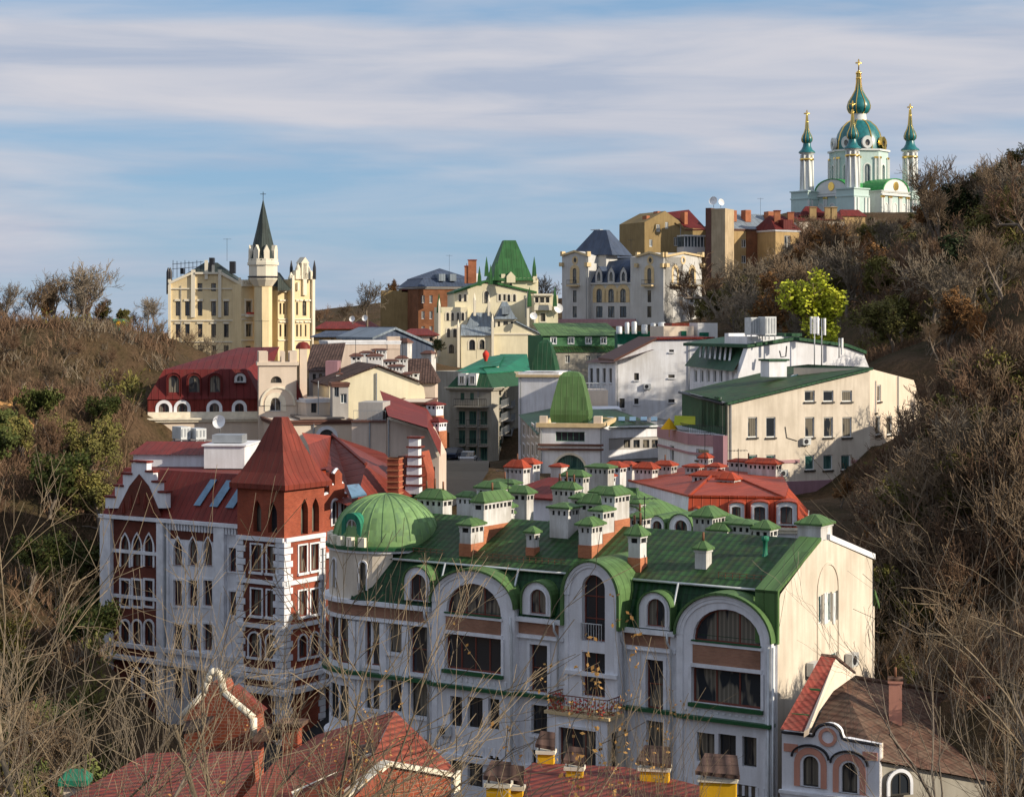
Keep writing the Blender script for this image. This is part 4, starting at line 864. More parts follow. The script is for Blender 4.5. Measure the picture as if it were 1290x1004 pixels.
# ------------------------------------------------------------------ E: house with the maroon mansard and square tower
FE = Fr.px(186, 186, 330, 188); uE = FE.u
E = thing('maroon_mansard_house', 'cream house with maroon mansard roof, arched dormers and square battlemented tower', 'building', base(FE, 6))
zpar = ZP(527, 187); zlow = ZP(519, 187); zup = ZP(503, 187); ztp = ZP(465, 190); uw = uE(328)
body(E, FE, -.3, uw, 12, 10, zpar, 'cream_plaster', fw=[('a',201,222,546,580,dict(trim=.3,nx=3)),('r',240,252,548,575),('r',270,282,548,575)], cornice=.45, cm='cream_trim')
f2 = FE.off(-.6); aw = [('a', a, b, 508, 526.5, dict(trim=.32, fm='wood_frame', fw=.05, tm='white_trim')) for a, b in ((200, 213), (223, 236), (264, 276), (296, 307))]
facade(E, f2, [(0, zpar), (uw, zpar), (uw, zup), (0, zup)], aw, 'darkred_seam', name='attic_wall', depth=.3)
m = MB(); m.box(FE, 0, uw, -.55, -.25, zpar, zlow); m.build('parapet', ['cream_trim'], E)
m = MB(); a = [FE.p(-.1, -.45, zup), FE.p(uw, -.45, zup), FE.p(uw, -11, zup), FE.p(0, -11, zup)]; c1 = FE.p(uE(206), -2.2, ztp); c2 = FE.p(uE(311), -2.2, ztp)
c3 = W(300, 438, 200); c4 = W(352, 437, 200); m.poly([a[0], a[1], c2, c1]); m.poly([c1, c2, c4, c3]); m.poly([a[0], c1, c3, a[3]]); m.poly([a[1], a[2], c4, c2]); m.poly([a[3], c3, c4, a[2]]); m.build('mansard_slope', ['crimson_seam'], E)
m = MB(); m.poly([f2.p(0, 0, zpar), f2.p(0, -10, zpar), f2.p(0, -10, zup), f2.p(0, 0, zup)]); m.build('attic_wall', ['darkred_seam'], E)
for x0, x1 in ((212, 226), (237.5, 252), (264, 278)): dormer(E, FE, (x0 - 1.8, x1 + 1.8, 470, 500), (x0 + .4, x1 - .4, 473, 498), -.7, 4, wallm='crimson_seam', roofm='crimson_seam', fm='dark_frame')
dormer(E, FE, (295, 310, 470, 482), (298, 307, 473, 481), -1.0, 4, wallm='white_plaster', roofm='crimson_seam', fm='white_frame', gm='glass_blue')
FT = Fr.px(326, 184, 374, 184.6); uT = FT.u; zt = ZP(458, 184); w_ = uT(374)
facade(E, FT, [(0, 10), (w_, 10), (w_, zt), (0, zt)], [('a', 341, 355, 474, 482.5, dict(nx=3, fm='dark_frame')), ('a', 340, 354, 501, 518, dict(trim=.5, fm='white_frame', tm='cream_trim'))], 'cream_plaster', name='tower_wall')
for f in (FT.side(w_), FT.side(0, 4, False)): m = MB(); m.poly([f.p(0, 0, 10), f.p(4, 0, 10), f.p(4, 0, zt), f.p(0, 0, zt)]); m.build('tower_wall', ['cream_plaster'], E)
m = MB(); band(m, FT, 0, w_, 4, zt - .2, zt + .15, .18); 
for a, b in ((0, uT(337.5)), (uT(354.5), uT(359)), (uT(365), w_)):
    m.box(FT, a, b, -.35, .05, zt + .15, zt + 1.2); m.box(FT, a, b, -4, -3.6, zt + .15, zt + 1.2)
m.box(FT, -.05, .3, -3.6, -.36, zt + .15, zt + 1.2); m.box(FT, w_ - .3, w_ + .05, -3.6, -.36, zt + .15, zt + 1.2); m.box(FT, 0, w_, -4, 0, zt + .0, zt + .1); m.build('battlement', ['cream_plaster'], E)
m = MB(); A_ = opoly('a', uT(328), uT(372), ZP(511, 184), ZP(486.5, 184)); B_ = opoly('a', uT(330.5), uT(369.5), ZP(511, 184), ZP(489, 184)); m.ring(FT, A_, B_, 0, .12); m.build('blind_arch', ['cream_trim'], E)
FP = FT.off(-.3); m = MB(); m.box(FP, w_ + .3, uT(387), -1.6, 0, 10, ZP(440, 184)); m.build('pillar', ['cream_plaster'], E); c = FP.p((w_ + .3 + uT(387)) / 2, -.8, ZP(440, 184)); m = MB(); m.lathe(c, [(.75, 0), (.7, .3), (.45, .62), (0, .75)], 12); m.build('pillar_cap', ['darkred_seam'], E)
m = MB(); m.poly([W(373.5, 480, 183.8), W(381, 502, 183.6), W(373.5, 504, 183.8)]); m.extr([W(374, 480, 184), W(382, 502, 182.5), W(382, 502, 186), W(374, 480, 186)], (0, 0, .1)); m.build('side_roof', ['crimson_seam'], E)
# terrace block right of the tower, cream wall below
FW = Fr.px(338, 176, 443, 178); T1 = thing('cream_terrace_house', 'long low cream house with flat brown terraces below the square tower', 'building', base(FW, 5))
w_ = FW.u(443); body(T1, FW, FW.u(345), w_, 9, 12, ZP(530, 177), 'cream_plaster', fw=[('a', 402, 421, 541, 562, dict(trim=.35, tm='white_trim', fm='dark_frame'))], cornice=.3, cm='brown_trim')
m = MB(); m.box(FW, FW.u(380), w_ - .5, -8.8, -1, ZP(530, 177) + .07, ZP(527, 177)); m.build('terrace_floor', ['flat_roof'], T1)
FT2 = Fr.px(386, 182, 416, 183); body(T1, FT2, 0, FT2.w, 5, 14, ZP(503, 182), 'cream_plaster', fw=[('r', 392, 399, 508, 520)], cornice=.15)
FT3 = Fr.px(419, 180, 439, 180.3); body(T1, FT3, 0, FT3.w, 2.5, 14, ZP(483, 180), 'grey_wall', fw=[('r', 421, 427, 486, 500, dict(fm='grey_metal')), ('r', 429, 437, 496, 508, dict(gm='glass_blue', fm='white_frame'))], cornice=.15, cm='brown_trim')
# ------------------------------------------------------------------ F: the cluster of cream and red houses in the middle
FF = Fr.px(443, 166, 553, 165); F1 = thing('pink_cream_house', 'pink cream house with steep red roof edge and plain gable wall, left of the street', 'building', base(FF, 5))
pw(F1, FF, [(443, 640), (487, 640), (487, 531), (443, 531)], 10, 'beige_plaster'); pw(F1, FF.off(.3), [(487.5, 640), (553, 640), (553, 574), (538, 541), (489.5, 526), (487.5, 526)], 4, 'beige_plaster', wins=[('r', 545.5, 548, 588, 606, dict(nx=1))])
m = MB(); ff_ = FF.off(.6)
m.poly([W(489, 524, 163.5), W(538.5, 539, 162), W(538, 515, 175), W(478.5, 492, 178)]); m.poly([W(538.5, 539, 162), W(555, 575, 161.5), W(556, 545, 173), W(538, 515, 175)])
m.build('roof', ['darkred_seam'], F1)
m = MB()
for a, b in (((489.5, 527), (538, 542)), ((538, 542), (553, 575))): p_, q_ = ff_.uz(*a), ff_.uz(*b); m.tube([ff_.p(p_[0], -.1, p_[1]), ff_.p(q_[0], -.1, q_[1])], .16, 4)
m.build('cornice', ['cream_trim'], F1); m = MB(); m.box(FF, 0, FF.u(487), -10, .25, ZP(531, 167), ZP(529, 167)); m.build('flat_roof', ['brown_trim'], F1)
railing(F1, FF.p(.2, .1, ZP(529, 167)), FF.p(FF.u(486), .1, ZP(529, 167)), .9, .3, 'grey_metal'); m = MB(); m.box(FF, FF.u(447), FF.u(478), -5, -1.5, ZP(529, 167), ZP(507, 167)); m.build('roof_shed', ['grey_wall'], F1)
FG2 = Fr.px(420, 184, 534, 186); F2 = thing('yellow_gable_house', 'house with broad pale yellow blank gable behind the red roof edge', 'building', base(FG2, 5))
pw(F2, FG2, [(415, 600), (538, 600), (538, 515), (534, 488), (527, 482), (476, 462.5), (430, 479), (415, 486)], 14, 'palace_cream'); rs(F2, FG2, (412, 487), (476, 461), 14, 'old_brown_tile'); rs(F2, FG2, (476, 461), (533, 483), 14, 'old_brown_tile')
for px, pt, pb, Y, lu in ((449, 449, 462, 200, 1.6), (462, 445, 460, 202, 2.0), (478, 441, 458, 204, 2.2), (473, 449, 460, 198, 2.2), (492, 455, 468, 200, 2.0), (506, 452, 466, 203, 1.8), (499, 462, 474, 196, 2.2), (521, 470, 480, 196, 1.6), (512, 472, 482, 194, 1.2), (428, 472, 482, 190, .8)): chx(F2, px, pt, pb, Y, lu * .7, .8, Fr((0,0),(1,0)), cap='brown_trim', caph=.3, stack='white_wall')
F3f = Fr.px(414, 212, 504, 214); F3 = thing('long_white_annex', 'long blank pale wall of a flat roofed annex behind the clustered chimneys', 'building', base(F3f, 4)); body(F3, F3f, 0, F3f.w, 7, 16, ZP(430, 213), 'beige_plaster', cornice=.12)
m = MB(); m.box(F3f, F3f.u(488), F3f.u(504), -.8, .06, ZP(440, 213), ZP(424, 213)); m.build('parapet', ['beige_plaster'], F3)
F6f = Fr.px(389, 200, 414, 200); F6 = thing('brown_roofed_house', 'narrow grey house with dark brown sloping roof right of the square tower', 'building', base(F6f, 1)); body(F6, F6f, 0, F6f.w + 1, 6, 14, ZP(467, 200), 'grey_wall', fw=[('r', 394, 398, 471, 483, dict(gm='glass_blue')), ('r', 402, 406, 471, 483, dict(gm='glass_blue'))])
m = MB(); m.poly([F6f.p(-.4, .3, ZP(467, 200)), F6f.p(F6f.w + 1.2, .3, ZP(467, 200)), F6f.p(F6f.w + 1.2, -7, ZP(432, 206)), F6f.p(-.4, -7, ZP(434, 206))]); m.build('roof', ['old_brown_tile'], F6)
F7f = Fr.px(410, 196, 425, 196); body(F6, F7f, 0, F7f.w, 4, 14, ZP(455, 196), 'mauve_plaster')
F5f = Fr.px(470, 238, 548, 242); F5 = thing('blue_grey_roofed_house', 'low house with wide blue grey metal roof beyond the pale annex', 'building', base(F5f, 3)); pw(F5, F5f, [(470, 480), (548, 480), (547, 438), (532, 428), (500, 416), (480, 420), (470, 428)], 10, 'slate_seam'); rs(F5, F5f, (497, 415), (548, 437), 12, 'grey_seam', thick=.3)
rs(F5, F5f, (468, 428), (498, 415), 12, 'grey_seam', thick=.3); chx(F5, 510, 432, 444, 236, 1.5, 1, cap='brown_trim', vents=False); chx(F5, 540, 446, 456, 232, 1.5, 1, cap='brown_trim', vents=False)
F8f = Fr.px(500, 205, 548, 205); F8 = thing('brown_hipped_house', 'house with dull brown tiled roof between yellow gable and palace tower', 'building', base(F8f, 3)); body(F8, F8f, 0, F8f.w, 8, 14, ZP(482, 205), 'beige_plaster'); hip(F8, F8f, -.3, F8f.w + .3, .3, -8.3, ZP(482, 205), ZP(452, 208), 1.2, 'old_brown_tile')
F9f = Fr.px(536, 176, 549, 186); body(F1, F9f, 0, F9f.w, 3, 12, ZP(505, 180), 'cream_plaster', cornice=.2, cm='brown_trim'); chx(F1, 548, 510, 530, 176, 1.1, 1.2, cap='darkred_seam', stack='white_plaster', brick='orange_brick', bz=.5); chx(F1, 552, 532, 548, 170, 1.0, 1.2, cap='darkred_seam', stack='white_plaster', brick='orange_brick', bz=.4)
# ------------------------------------------------------------------ G: the castle house on the hill
FGc = Fr.px(213, 330, 303, 330.5); uq = FGc.u
Gc = thing('castle_house', 'yellow and white castle like house with slender dark spire, on the far left hill', 'castle', base(FGc, 8, -8))
WK = dict(near=False, fw=.12, fm='dark_frame', depth=.3)
cols = (224, 236, 252, 269, 285, 297)
gwn = [('r', c - 3, c + 3, a, b) for c in cols for a, b in ((380, 398), (408.5, 425), (435, 447), (455, 468))] + [('r', 249, 255, 357, 367), ('r', 266, 272, 357, 367)]
pw(Gc, FGc, [(213, 490), (303.5, 490), (303.5, 358), (278, 344.5), (241, 344.5), (213, 357)], 14, 'castle_plaster', wins=gwn, wk=WK, depth=.3)
m = MB()
def pil(a, b, t, d, fr=FGc, n1=.35): m.box(fr, fr.u(a), fr.u(b), 0, n1, fr.z(d, fr.u(a)), fr.z(t, fr.u(a)))
for a, b, t, d in ((241, 246, 340, 400), (275, 279, 340, 400), (258, 262, 328, 352), (267, 270.5, 334, 345), (212, 215.5, 352, 470), (300.5, 303.5, 350, 470)): pil(a, b, t, d)
for y0, y1 in ((343, 345.5), (363, 364.5), (403, 404.5), (430, 431.5), (451, 453)): 
    if y0 == 343: pil(246, 275, y0, y1, n1=.5)
    else: pil(213, 303, y0, y1, n1=.2)
for a, b, c_, d in ((213, 357, 241, 344.5), (279, 344.5, 303.5, 358)):
    p_, q_ = FGc.uz(a, b), FGc.uz(c_, d); m.tube([FGc.p(p_[0], .25, p_[1]), FGc.p(q_[0], .25, q_[1])], .3, 4)
for c in cols: m.box(FGc, uq(c - 4), uq(c + 4), 0, .15, FGc.z(379.5, uq(c)), FGc.z(377, uq(c))); m.box(FGc, uq(c - 4), uq(c + 4), 0, .15, FGc.z(408, uq(c)), FGc.z(406, uq(c)))
m.build('stone_trim', ['castle_trim'], Gc)
m = MB()
for a in (212, 214.5): p_ = W(a, 353, 331.5); m.lathe(p_, [(.35, -2.5), (.35, 1.4), (.1, 2.2)], 8)
m.build('pinnacle', ['dark_metal'], Gc)
hip(Gc, FGc, .2, FGc.w, -1, -15, ZP(357, 332), ZP(331, 338), 5, 'spire_slate')
m = MB(); 
for a, b, t, Y in ((222, 226, 338, 334), (259, 265, 325, 336), (285, 292, 330, 338)): m.box(FGc, uq(a), uq(b), -7, -5, ZP(345, Y), ZP(t, Y))
m.build('chimney', ['dark_metal'], Gc)
m = MB()
for k in range(8): x = 218 + k * 5; m.tube([W(x, 350, 334), W(x, 328 + k % 3, 334)], .06, 4)
m.tube([W(217, 333, 334), W(256, 330, 334)], .06, 4); m.tube([W(217, 339, 334), W(256, 336, 334)], .06, 4); m.build('roof_scaffold', ['dark_metal'], Gc)
F2c = Fr.px(303.5, 329, 394, 340); u2 = F2c.u
def seg(a, b, top, wins, n=0, d=12, mat='castle_plaster'): 
    f = F2c.off(n); pw(Gc, f, [(a, 490), (b, 490), (b, top), (a, top)], d, mat, wins=wins, wk=WK, depth=.3); return f
f = seg(304, 334, 358, [('r', 309.5, 316.5, 380, 394), ('r', 309.5, 316.5, 408.5, 424), ('r', 324.5, 328, 381, 394), ('r', 324.5, 328, 408.5, 423), ('r', 309.5, 316.5, 436, 448)], .6)
g = seg(350, 366, 366, [('r', 352, 354.5, 382, 396), ('r', 356.5, 359, 382, 396), ('r', 361, 363.5, 382, 396), ('r', 352, 354.5, 409, 424), ('r', 358, 361, 409, 424)])
h_ = seg(366, 394.5, 352, [('a', 381, 386, 378, 398), ('r', 373, 375.5, 381, 397), ('r', 373, 375.5, 409, 424), ('r', 378, 380, 409, 424), ('r', 384, 386, 409, 424)], 1.0)
m = MB()
for k in range(8): a = 304 + k * 3.9; m.box(f, f.u(a), f.u(a + 2.2), -.3, .35, f.z(358, f.u(a)), f.z(352.5, f.u(a)))
m.box(f, f.u(303.8), f.u(334.3), 0, .4, f.z(361, 0), f.z(358, 0)); m.box(f, f.u(304), f.u(334), 0, .15, f.z(398, 0), f.z(395.5, 0)); m.box(g, g.u(350), g.u(366), 0, .4, g.z(368, 5), g.z(365, 5))
for a, b, t, d in ((366, 369, 350, 460), (380, 384.5, 330, 372), (391.5, 394.8, 348, 460), (373, 375, 356, 366), (378, 387, 344, 351)): m.box(h_, h_.u(a), h_.u(b), 0, .5, h_.z(d, h_.u(a)), h_.z(t, h_.u(a)))
for a, t in ((367.5, 350), (393, 347), (376.5, 338), (388, 338)): c = h_.p(h_.u(a), -.2, h_.z(352, h_.u(a))); m.lathe(c, [(.55, 0), (.55, ZP(t, 334) - c.z), (.1, ZP(t, 334) - c.z + 1)], 6)
for c, w_ in ((313, 4.2), (326.2, 2.6)):
    for t_, b_2 in ((379, 395), (407.5, 424.5)):
        for s_ in (-1, 1): m.box(f, f.u(c + s_ * w_ - .5), f.u(c + s_ * w_ + .5), 0, .14, f.z(b_2, f.u(c)), f.z(t_, f.u(c)))
        m.box(f, f.u(c - w_ - 1), f.u(c + w_ + 1), 0, .22, f.z(t_, f.u(c)), f.z(t_ - 2.2, f.u(c)))
for gg, xs in ((g, (353.2, 357.7, 362.2)), (h_, (374.2, 379, 385, 389.5))):
    for c in xs:
        for t_ in (379.5, 406.5): m.box(gg, gg.u(c - 2), gg.u(c + 2), 0, .25, gg.z(t_, gg.u(c)), gg.z(t_ - 2, gg.u(c)))
for gg, a, b in ((g, 350, 366), (h_, 366, 394.5), (f, 304, 334)):
    for y_ in (401.5, 428): m.box(gg, gg.u(a), gg.u(b), 0, .22, gg.z(y_ + 1.4, gg.u(a)), gg.z(y_, gg.u(a)))
for k in range(6): a = 367 + k * 4.8; m.box(h_, h_.u(a), h_.u(a + 2.4), -.4, .35, h_.z(352, h_.u(a)), h_.z(347, h_.u(a)))
m.build('stone_trim', ['castle_trim'], Gc)
b = h_.p(h_.u(382.3), 0, h_.z(352, h_.u(382))); m = MB(); m.box(Fr(b, F2c.U), -.75, .75, -1.0, .5, b.z, b.z + 2.9); fb_ = Fr(b, F2c.U); m.extr([fb_.p(-.95, .55, b.z + 2.9), fb_.p(.95, .55, b.z + 2.9), fb_.p(0, .55, b.z + 4.0)], -fb_.N * 1.6); m.box(fb_, -2.0, -1.2, -.6, .4, b.z, b.z + 1.6); m.box(fb_, 1.2, 2.0, -.6, .4, b.z, b.z + 1.4); m.build('turret', ['castle_trim'], Gc)
for dx in (-1.0, .9): m = MB(); m.lathe(b + V((dx * 2.2, 0, 0)), [(.3, 0), (.3, 2), (.05, 3.4)], 6); m.build('pinnacle', ['dark_metal'], Gc)
tc_ = W(331.5, 345, 328); r = 19 * 326 / FL; z0 = ZP(346, 326) - tc_.z; m = MB()
m.lathe(tc_, [(r * .62, -2.2), (r * .95, -1.0), (r * .95, 1.4), (r * 1.05, 1.5), (r * 1.05, 2.0), (r, 2.0), (r, 2.6)], 10, smooth=False)
m.build('tower', ['castle_trim'], Gc); m = MB(); m.lathe(tc_, [(r * .6, -18), (r * .6, -2.3), (r * .66, -2.2)], 8, smooth=False); m.build('tower', ['castle_plaster'], Gc)
m = MB(); m.lathe(tc_, [(r * 1.03, -.7), (r * 1.03, -.45), (r * .9, -.45)], 10, smooth=False); m.build('string_course', ['dark_metal'], Gc)
m = MB(); zt = ZP(251, 326) - tc_.z; m.lathe(tc_, [(r * .98, 2.3), (r * .78, 4.2), (r * .45, 7.8), (0.05, zt)], 8, smooth=False); sp = m.build('spire', ['spire_slate'], Gc)
m = MB(); p = tc_ + V((0, 0, zt - .1)); m.tube([p, p + V((0, 0, 1.5))], .07, 4); m.tube([p + V((-.5, 0, 1.1)), p + V((.5, 0, 1.1))], .07, 4); m.build('weathervane', ['dark_metal'], sp)
for k in range(8):
    a = k * math.pi / 4 + .39; c = tc_ + V((math.cos(a) * r * .88, math.sin(a) * r * .88, 2.4)); m = MB(); f_ = Fr(c, (-math.sin(a), math.cos(a)))
    m.extr([f_.p(-.5, .2, c.z), f_.p(.5, .2, c.z), f_.p(.5, .2, c.z + 1.6), f_.p(0, .2, c.z + 2.6), f_.p(-.5, .2, c.z + 1.6)], -f_.N * .8); m.build('tower_gable', ['castle_trim'], Gc)
m = MB(); m.poly([W(350, 346, 330), W(366, 366, 332), W(350, 366, 330)]); m.poly([W(349, 342, 342), W(366, 360, 342), W(366, 366, 332), W(350, 350, 330)]); m.extr([W(310, 356, 333), W(366, 364, 336), W(352, 345, 340), W(320, 340, 340)], (0, .5, .2)); m.build('roof', ['spire_slate'], Gc)
m = MB(); q = f.p(f.u(309), 0, f.z(396, 3)); m.box(f, f.u(308.5), f.u(318), 0, .9, q.z - .5, q.z); bb = m.build('balcony', ['castle_trim'], Gc); m = MB(); m.box(f, f.u(308.5), f.u(318), .5, .85, q.z, q.z + .35); m.build('flower_box', ['flower_red'], bb)
# ------------------------------------------------------------------ H: ochre and brick blocks
FH = Fr.px(479.5, 402, 527, 402); Hh = thing('ochre_block', 'plain ochre block with flat roof left of the brown brick mansard house', 'building', base(FH, 3)); body(Hh, FH, 0, FH.w, 12, 20, ZP(366, 402), 'ochre_plaster')
m = MB(); m.box(FH, FH.u(506), FH.u(528), -4, 0, ZP(368, 402), ZP(364.5, 402)); m.build('roof_strip', ['crimson_seam'], Hh)
FH2 = Fr.px(527, 395, 606, 400); H2 = thing('brick_mansard_house', 'brown brick house with slate grey mansard roof and orange brick chimney', 'building', base(FH2, 3))
body(H2, FH2, 0, FH2.w, 14, 20, ZP(362, 396), 'brown_brick', fw=[('r', x, x + 4, y, y + 10) for x in (531, 541) for y in (372, 392, 411)], wk=dict(near=False, fm='white_frame', fw=.1), cornice=.5, cm='grey_wall')
mansard(H2, FH2, 0, FH2.w, 14, ZP(361, 396), ZP(351, 398), 1.6, ZP(338, 402), 'slate_seam', 'slate_seam')
for x in (556, 570): m = MB(); f = FH2.off(-.2); m.box(f, f.u(x - 3), f.u(x + 5), -3, 0, ZP(354, 396), ZP(345, 396)); m.build('dormer', ['grey_seam'], H2)
chx(H2, 595, 328, 350, 390, 1.7, 1.5, Fr((0, 0), (1, 0)), cap='orange_seam', stack='orange_brick', vents=False, caph=.2); chx(H2, 588, 336, 350, 390, .9, 1.2, Fr((0, 0), (1, 0)), cap='orange_seam', stack='orange_brick', vents=False, caph=.2)
m = MB(); m.box(FH2, FH2.u(598), FH2.u(606), -2, 0, ZP(365, 396), ZP(344, 396)); m.build('wall', ['white_wall'], H2)
# ------------------------------------------------------------------ I: yellow palace with the green truncated tower roof
Y0 = 345.; FI = Fr.px(552, Y0, 705, Y0 + 3); I_ = thing('yellow_palace', 'pale yellow palace house of many gables under a tall green truncated tower roof', 'building', base(FI, 10, -8)); ui = FI.u
WI = dict(near=False, fw=.1, fm='dark_frame', trim=.25, tm='castle_trim')
def seg(a, b, top, n, d, wins=(), bot=520, mat='palace_cream', poly=None):
    f = FI.off(n); pw(I_, f, poly or [(a, bot), (b, bot), (b, top), (a, top)], d, mat, wins=wins, wk=WI, depth=.25); return f
AW = lambda cs, t, b_, w=2.2: [('a', c - w, c + w, t, b_) for c in cs]
f = seg(552, 589, 387, 1, 8, AW((564, 570, 577, 583), 394, 404, 1.7) + AW((565, 573), 414, 425, 2) + [('a', 565.5, 572, 434, 445)])
seg(573, 670, 384, -1, 14, AW((579.5, 586, 641, 648), 371, 380, 1.7) + [('a', 610, 616, 367, 382), ('r', 628, 631, 371, 379), ('r', 634, 637, 371, 379)], poly=[(573, 520), (674, 520), (674, 370), (613, 356.5), (573, 369)])
for a, b in (((572, 370), (613, 355.5)), ((613, 355.5), (676, 370))): rs(I_, FI.off(-1), a, b, 14, 'palace_green', thick=.4)
seg(628, 678, 352, -3, 10, [('a', 642, 645, 355, 360)]); 
m = MB(); ft = FI.off(-3); u0_, u1_ = ft.u(620), ft.u(671); hip(I_, ft, u0_, u1_, .8, -11, ZP(352.5, 347), ZP(302.5, 352), 2.7, 'palace_green', name='tower_roof', inn=4.4)
for x in (631, 671): m.box(ft, ft.u(x), ft.u(x + 5), -1, .6, ZP(356, 347), ZP(345, 347))
m.extr([ft.p(ft.u(637.5), .9, ZP(356, 347)), ft.p(ft.u(648.5), .9, ZP(356, 347)), ft.p(ft.u(648.5), .9, ZP(348, 347)), ft.p(ft.u(643), .9, ZP(342, 347)), ft.p(ft.u(637.5), .9, ZP(348, 347))], -ft.N * 2)
for k in range(10): m.box(ft, ft.u(629 + 5 * k), ft.u(631.5 + 5 * k), .2, .6, ZP(353, 347), ZP(350, 347))
m.build('battlement', ['palace_cream'], I_)
for x, y in ((604, 352), (618, 350), (667, 378), (699, 378), (613, 340), (673, 340), (625, 345), (553, 386)):
    m = MB(); p = W(x, y, 344); m.lathe(p, [(.6, -1.2), (.45, .5), (.04, 2.4)], 4, rot=45, smooth=False); m.build('spirelet', ['palace_green'], I_)
f = seg(672, 703, 372, 1.5, 8, [('r', 674, 678.5, 374.5, 381.5), ('r', 680, 685.5, 374.5, 381.5), ('r', 687.5, 692, 374.5, 381.5), ('r', 681, 687, 395, 405)])
m = MB(); m.box(f, f.u(672), f.u(694), 0, 1.2, ZP(391, 344), ZP(384, 344)); m.box(f, f.u(672), f.u(696), 0, .5, ZP(372.5, 344), ZP(370, 344)); m.box(f, f.u(672), f.u(674), 0, 1.0, ZP(407, 344), ZP(391, 344)); m.build('loggia', ['castle_trim'], I_)
m = MB(); m.box(f, f.u(673), f.u(706), -3, 2.2, ZP(410, 344), ZP(407, 344)); m.build('ledge', ['palace_green'], I_)
# grey roofs and lower wings
f = FI.off(3); hip(I_, FI.off(2), ui(586), ui(622), .5, -3, ZP(411, 343), ZP(394, 345), 1.2, 'grey_seam', inn=1.5)
fu = FI.off(4); m = MB(); curved_hip(I_, fu, fu.u(622), fu.u(652), .5, -4, [(0, ZP(402, 341)), (.2, ZP(399, 341)), (.5, ZP(390, 341)), (.8, ZP(380, 341))], 'grey_seam', name='turret_roof')
pw(I_, fu.off(-.3), [(624, 430), (650, 430), (650, 402), (624, 402)], 3.5, 'castle_trim', wins=[('r', 634, 640, 404.5, 415), ('r', 627, 630, 405, 413), ('r', 643.5, 646.5, 405, 413)], wk=dict(WI, trim=None))
m = MB(); m.box(fu, fu.u(632), fu.u(642), -.3, .55, ZP(396, 341), ZP(386, 341)); m.build('dormer', ['grey_seam'], I_)
fg = FI.off(5); pw(I_, fg, [(622, 520), (684, 520), (684, 424), (650, 407), (622, 413)], 4, 'palace_cream'); rs(I_, fg, (650, 406), (686, 424), 4, 'grey_seam', thick=.3); m = MB(); m.box(fg, fg.u(622), fg.u(670), 0, .2, ZP(422, 340), ZP(420, 340)); m.build('string_course', ['castle_trim'], I_)
fl = FI.off(6); pw(I_, fl, [(581, 520), (621, 520), (621, 423), (581, 423)], 4, 'palace_cream', wins=[('a', 591, 598.5, 428, 441), ('a', 604, 610.5, 428, 440)], wk=WI); m = MB(); m.poly([fl.p(fl.u(580), .4, ZP(423, 339)), fl.p(fl.u(622), .4, ZP(423, 339)), fl.p(fl.u(620), -4, ZP(409, 343)), fl.p(fl.u(584), -4, ZP(409, 343))]); m.build('roof', ['grey_seam'], I_)
m = MB()
for x, t, b, n in ((577.5, 412, 470, 6.2), (598, 378, 398, 3), (616, 380, 398, 3), (620.5, 405, 470, 6.4), (553.5, 385, 450, 1.3), (665, 375, 412, 3)): q = FI.off(n); m.box(q, q.u(x - 1.5), q.u(x + 1.5), -.5, .3, ZP(b, 341), ZP(t, 341)); c = q.p(q.u(x), -.1, ZP(t, 341)); m.lathe(c, [(.35, 0), (.02, 1.4)], 4, rot=45)
m.build('pilaster', ['castle_trim'], I_)
# ------------------------------------------------------------------ J: grey white palace with slate roofs
FJ = Fr.px(708, 392, 836, 378); J = thing('slate_roofed_palace', 'pale stone palace with dark blue slate roofs, two gabled towers and round arched windows', 'building', base(FJ, 12, -8)); uj = FJ.u
WJ = dict(near=False, fw=.12, fm='dark_frame', trim=.3, tm='tan_trim'); WJ2 = dict(WJ, trim=None)
pw(J, FJ, [(740, 450), (803, 450), (803, 356.5), (740, 356.5)], 14, 'palace_white', wins=[('a', x - 3.5, x + 3.5, 364, 381, dict(WJ, trim=.9)) for x in (755, 770, 785)] + [('r', x - 4, x + 4, 386, 400, WJ2) for x in (755, 770, 785)])
def tower(f, a, b, pk, ev, cs, lit=False):
    w = []
    for c in cs: w += [('a', c - 2.3, c + 2.3, 338, 357, dict(WJ, trim=.7)), ('r', c - 2.3, c + 2.3, 366, 381, WJ2), ('r', c - 2.6, c + 2.6, 386, 400, WJ2)]
    mid = (a + b) / 2; w.append(('c', mid - 1.8, mid + 1.8, 325, 331, dict(WJ, trim=.4)))
    pw(J, f, [(a, 450), (b, 450), (b, ev), (mid, pk), (a, ev)], 8, 'palace_white', wins=w)
    m = MB()
    for p_, q_ in (((a, ev), (mid, pk)), ((mid, pk), (b, ev))): A_, B_ = f.uz(*p_), f.uz(*q_); m.tube([f.p(A_[0], .2, A_[1]), f.p(B_[0], .2, B_[1])], .28, 4)
    for c in cs: m.box(f, f.u(c - 6.5), f.u(c + 6.5), 0, 1.3, f.z(361, f.u(c)), f.z(359, f.u(c)))
    for x in (a + .5, b - .5): m.box(f, f.u(x - 1.2), f.u(x + 1.2), -.8, .5, f.z(ev + 1, f.u(x)), f.z(ev - 5, f.u(x))); m.box(f, f.u(x - 1.8), f.u(x + 1.8), -.8, .8, f.z(ev + 14, f.u(x)), f.z(ev + 9, f.u(x)))
    m.build('gable_trim', ['tan_trim'], J)
    for c in cs: railing(J, f.p(f.u(c - 6.3), 1.2, f.z(359, f.u(c))), f.p(f.u(c + 6.3), 1.2, f.z(359, f.u(c))), .95, .35, 'dark_metal', .05)
tower(FJ.off(1.2), 708, 741, 316.5, 322, (724,)); tower(FJ.off(1.2), 802.5, 836, 318, 323, (818,))
FJs = FJ.off(1.2).side(FJ.off(1.2).u(836)); b_ = FJs.u(885)
tower(FJs, 837, 884, 318.5, 323, (850.5, 872))
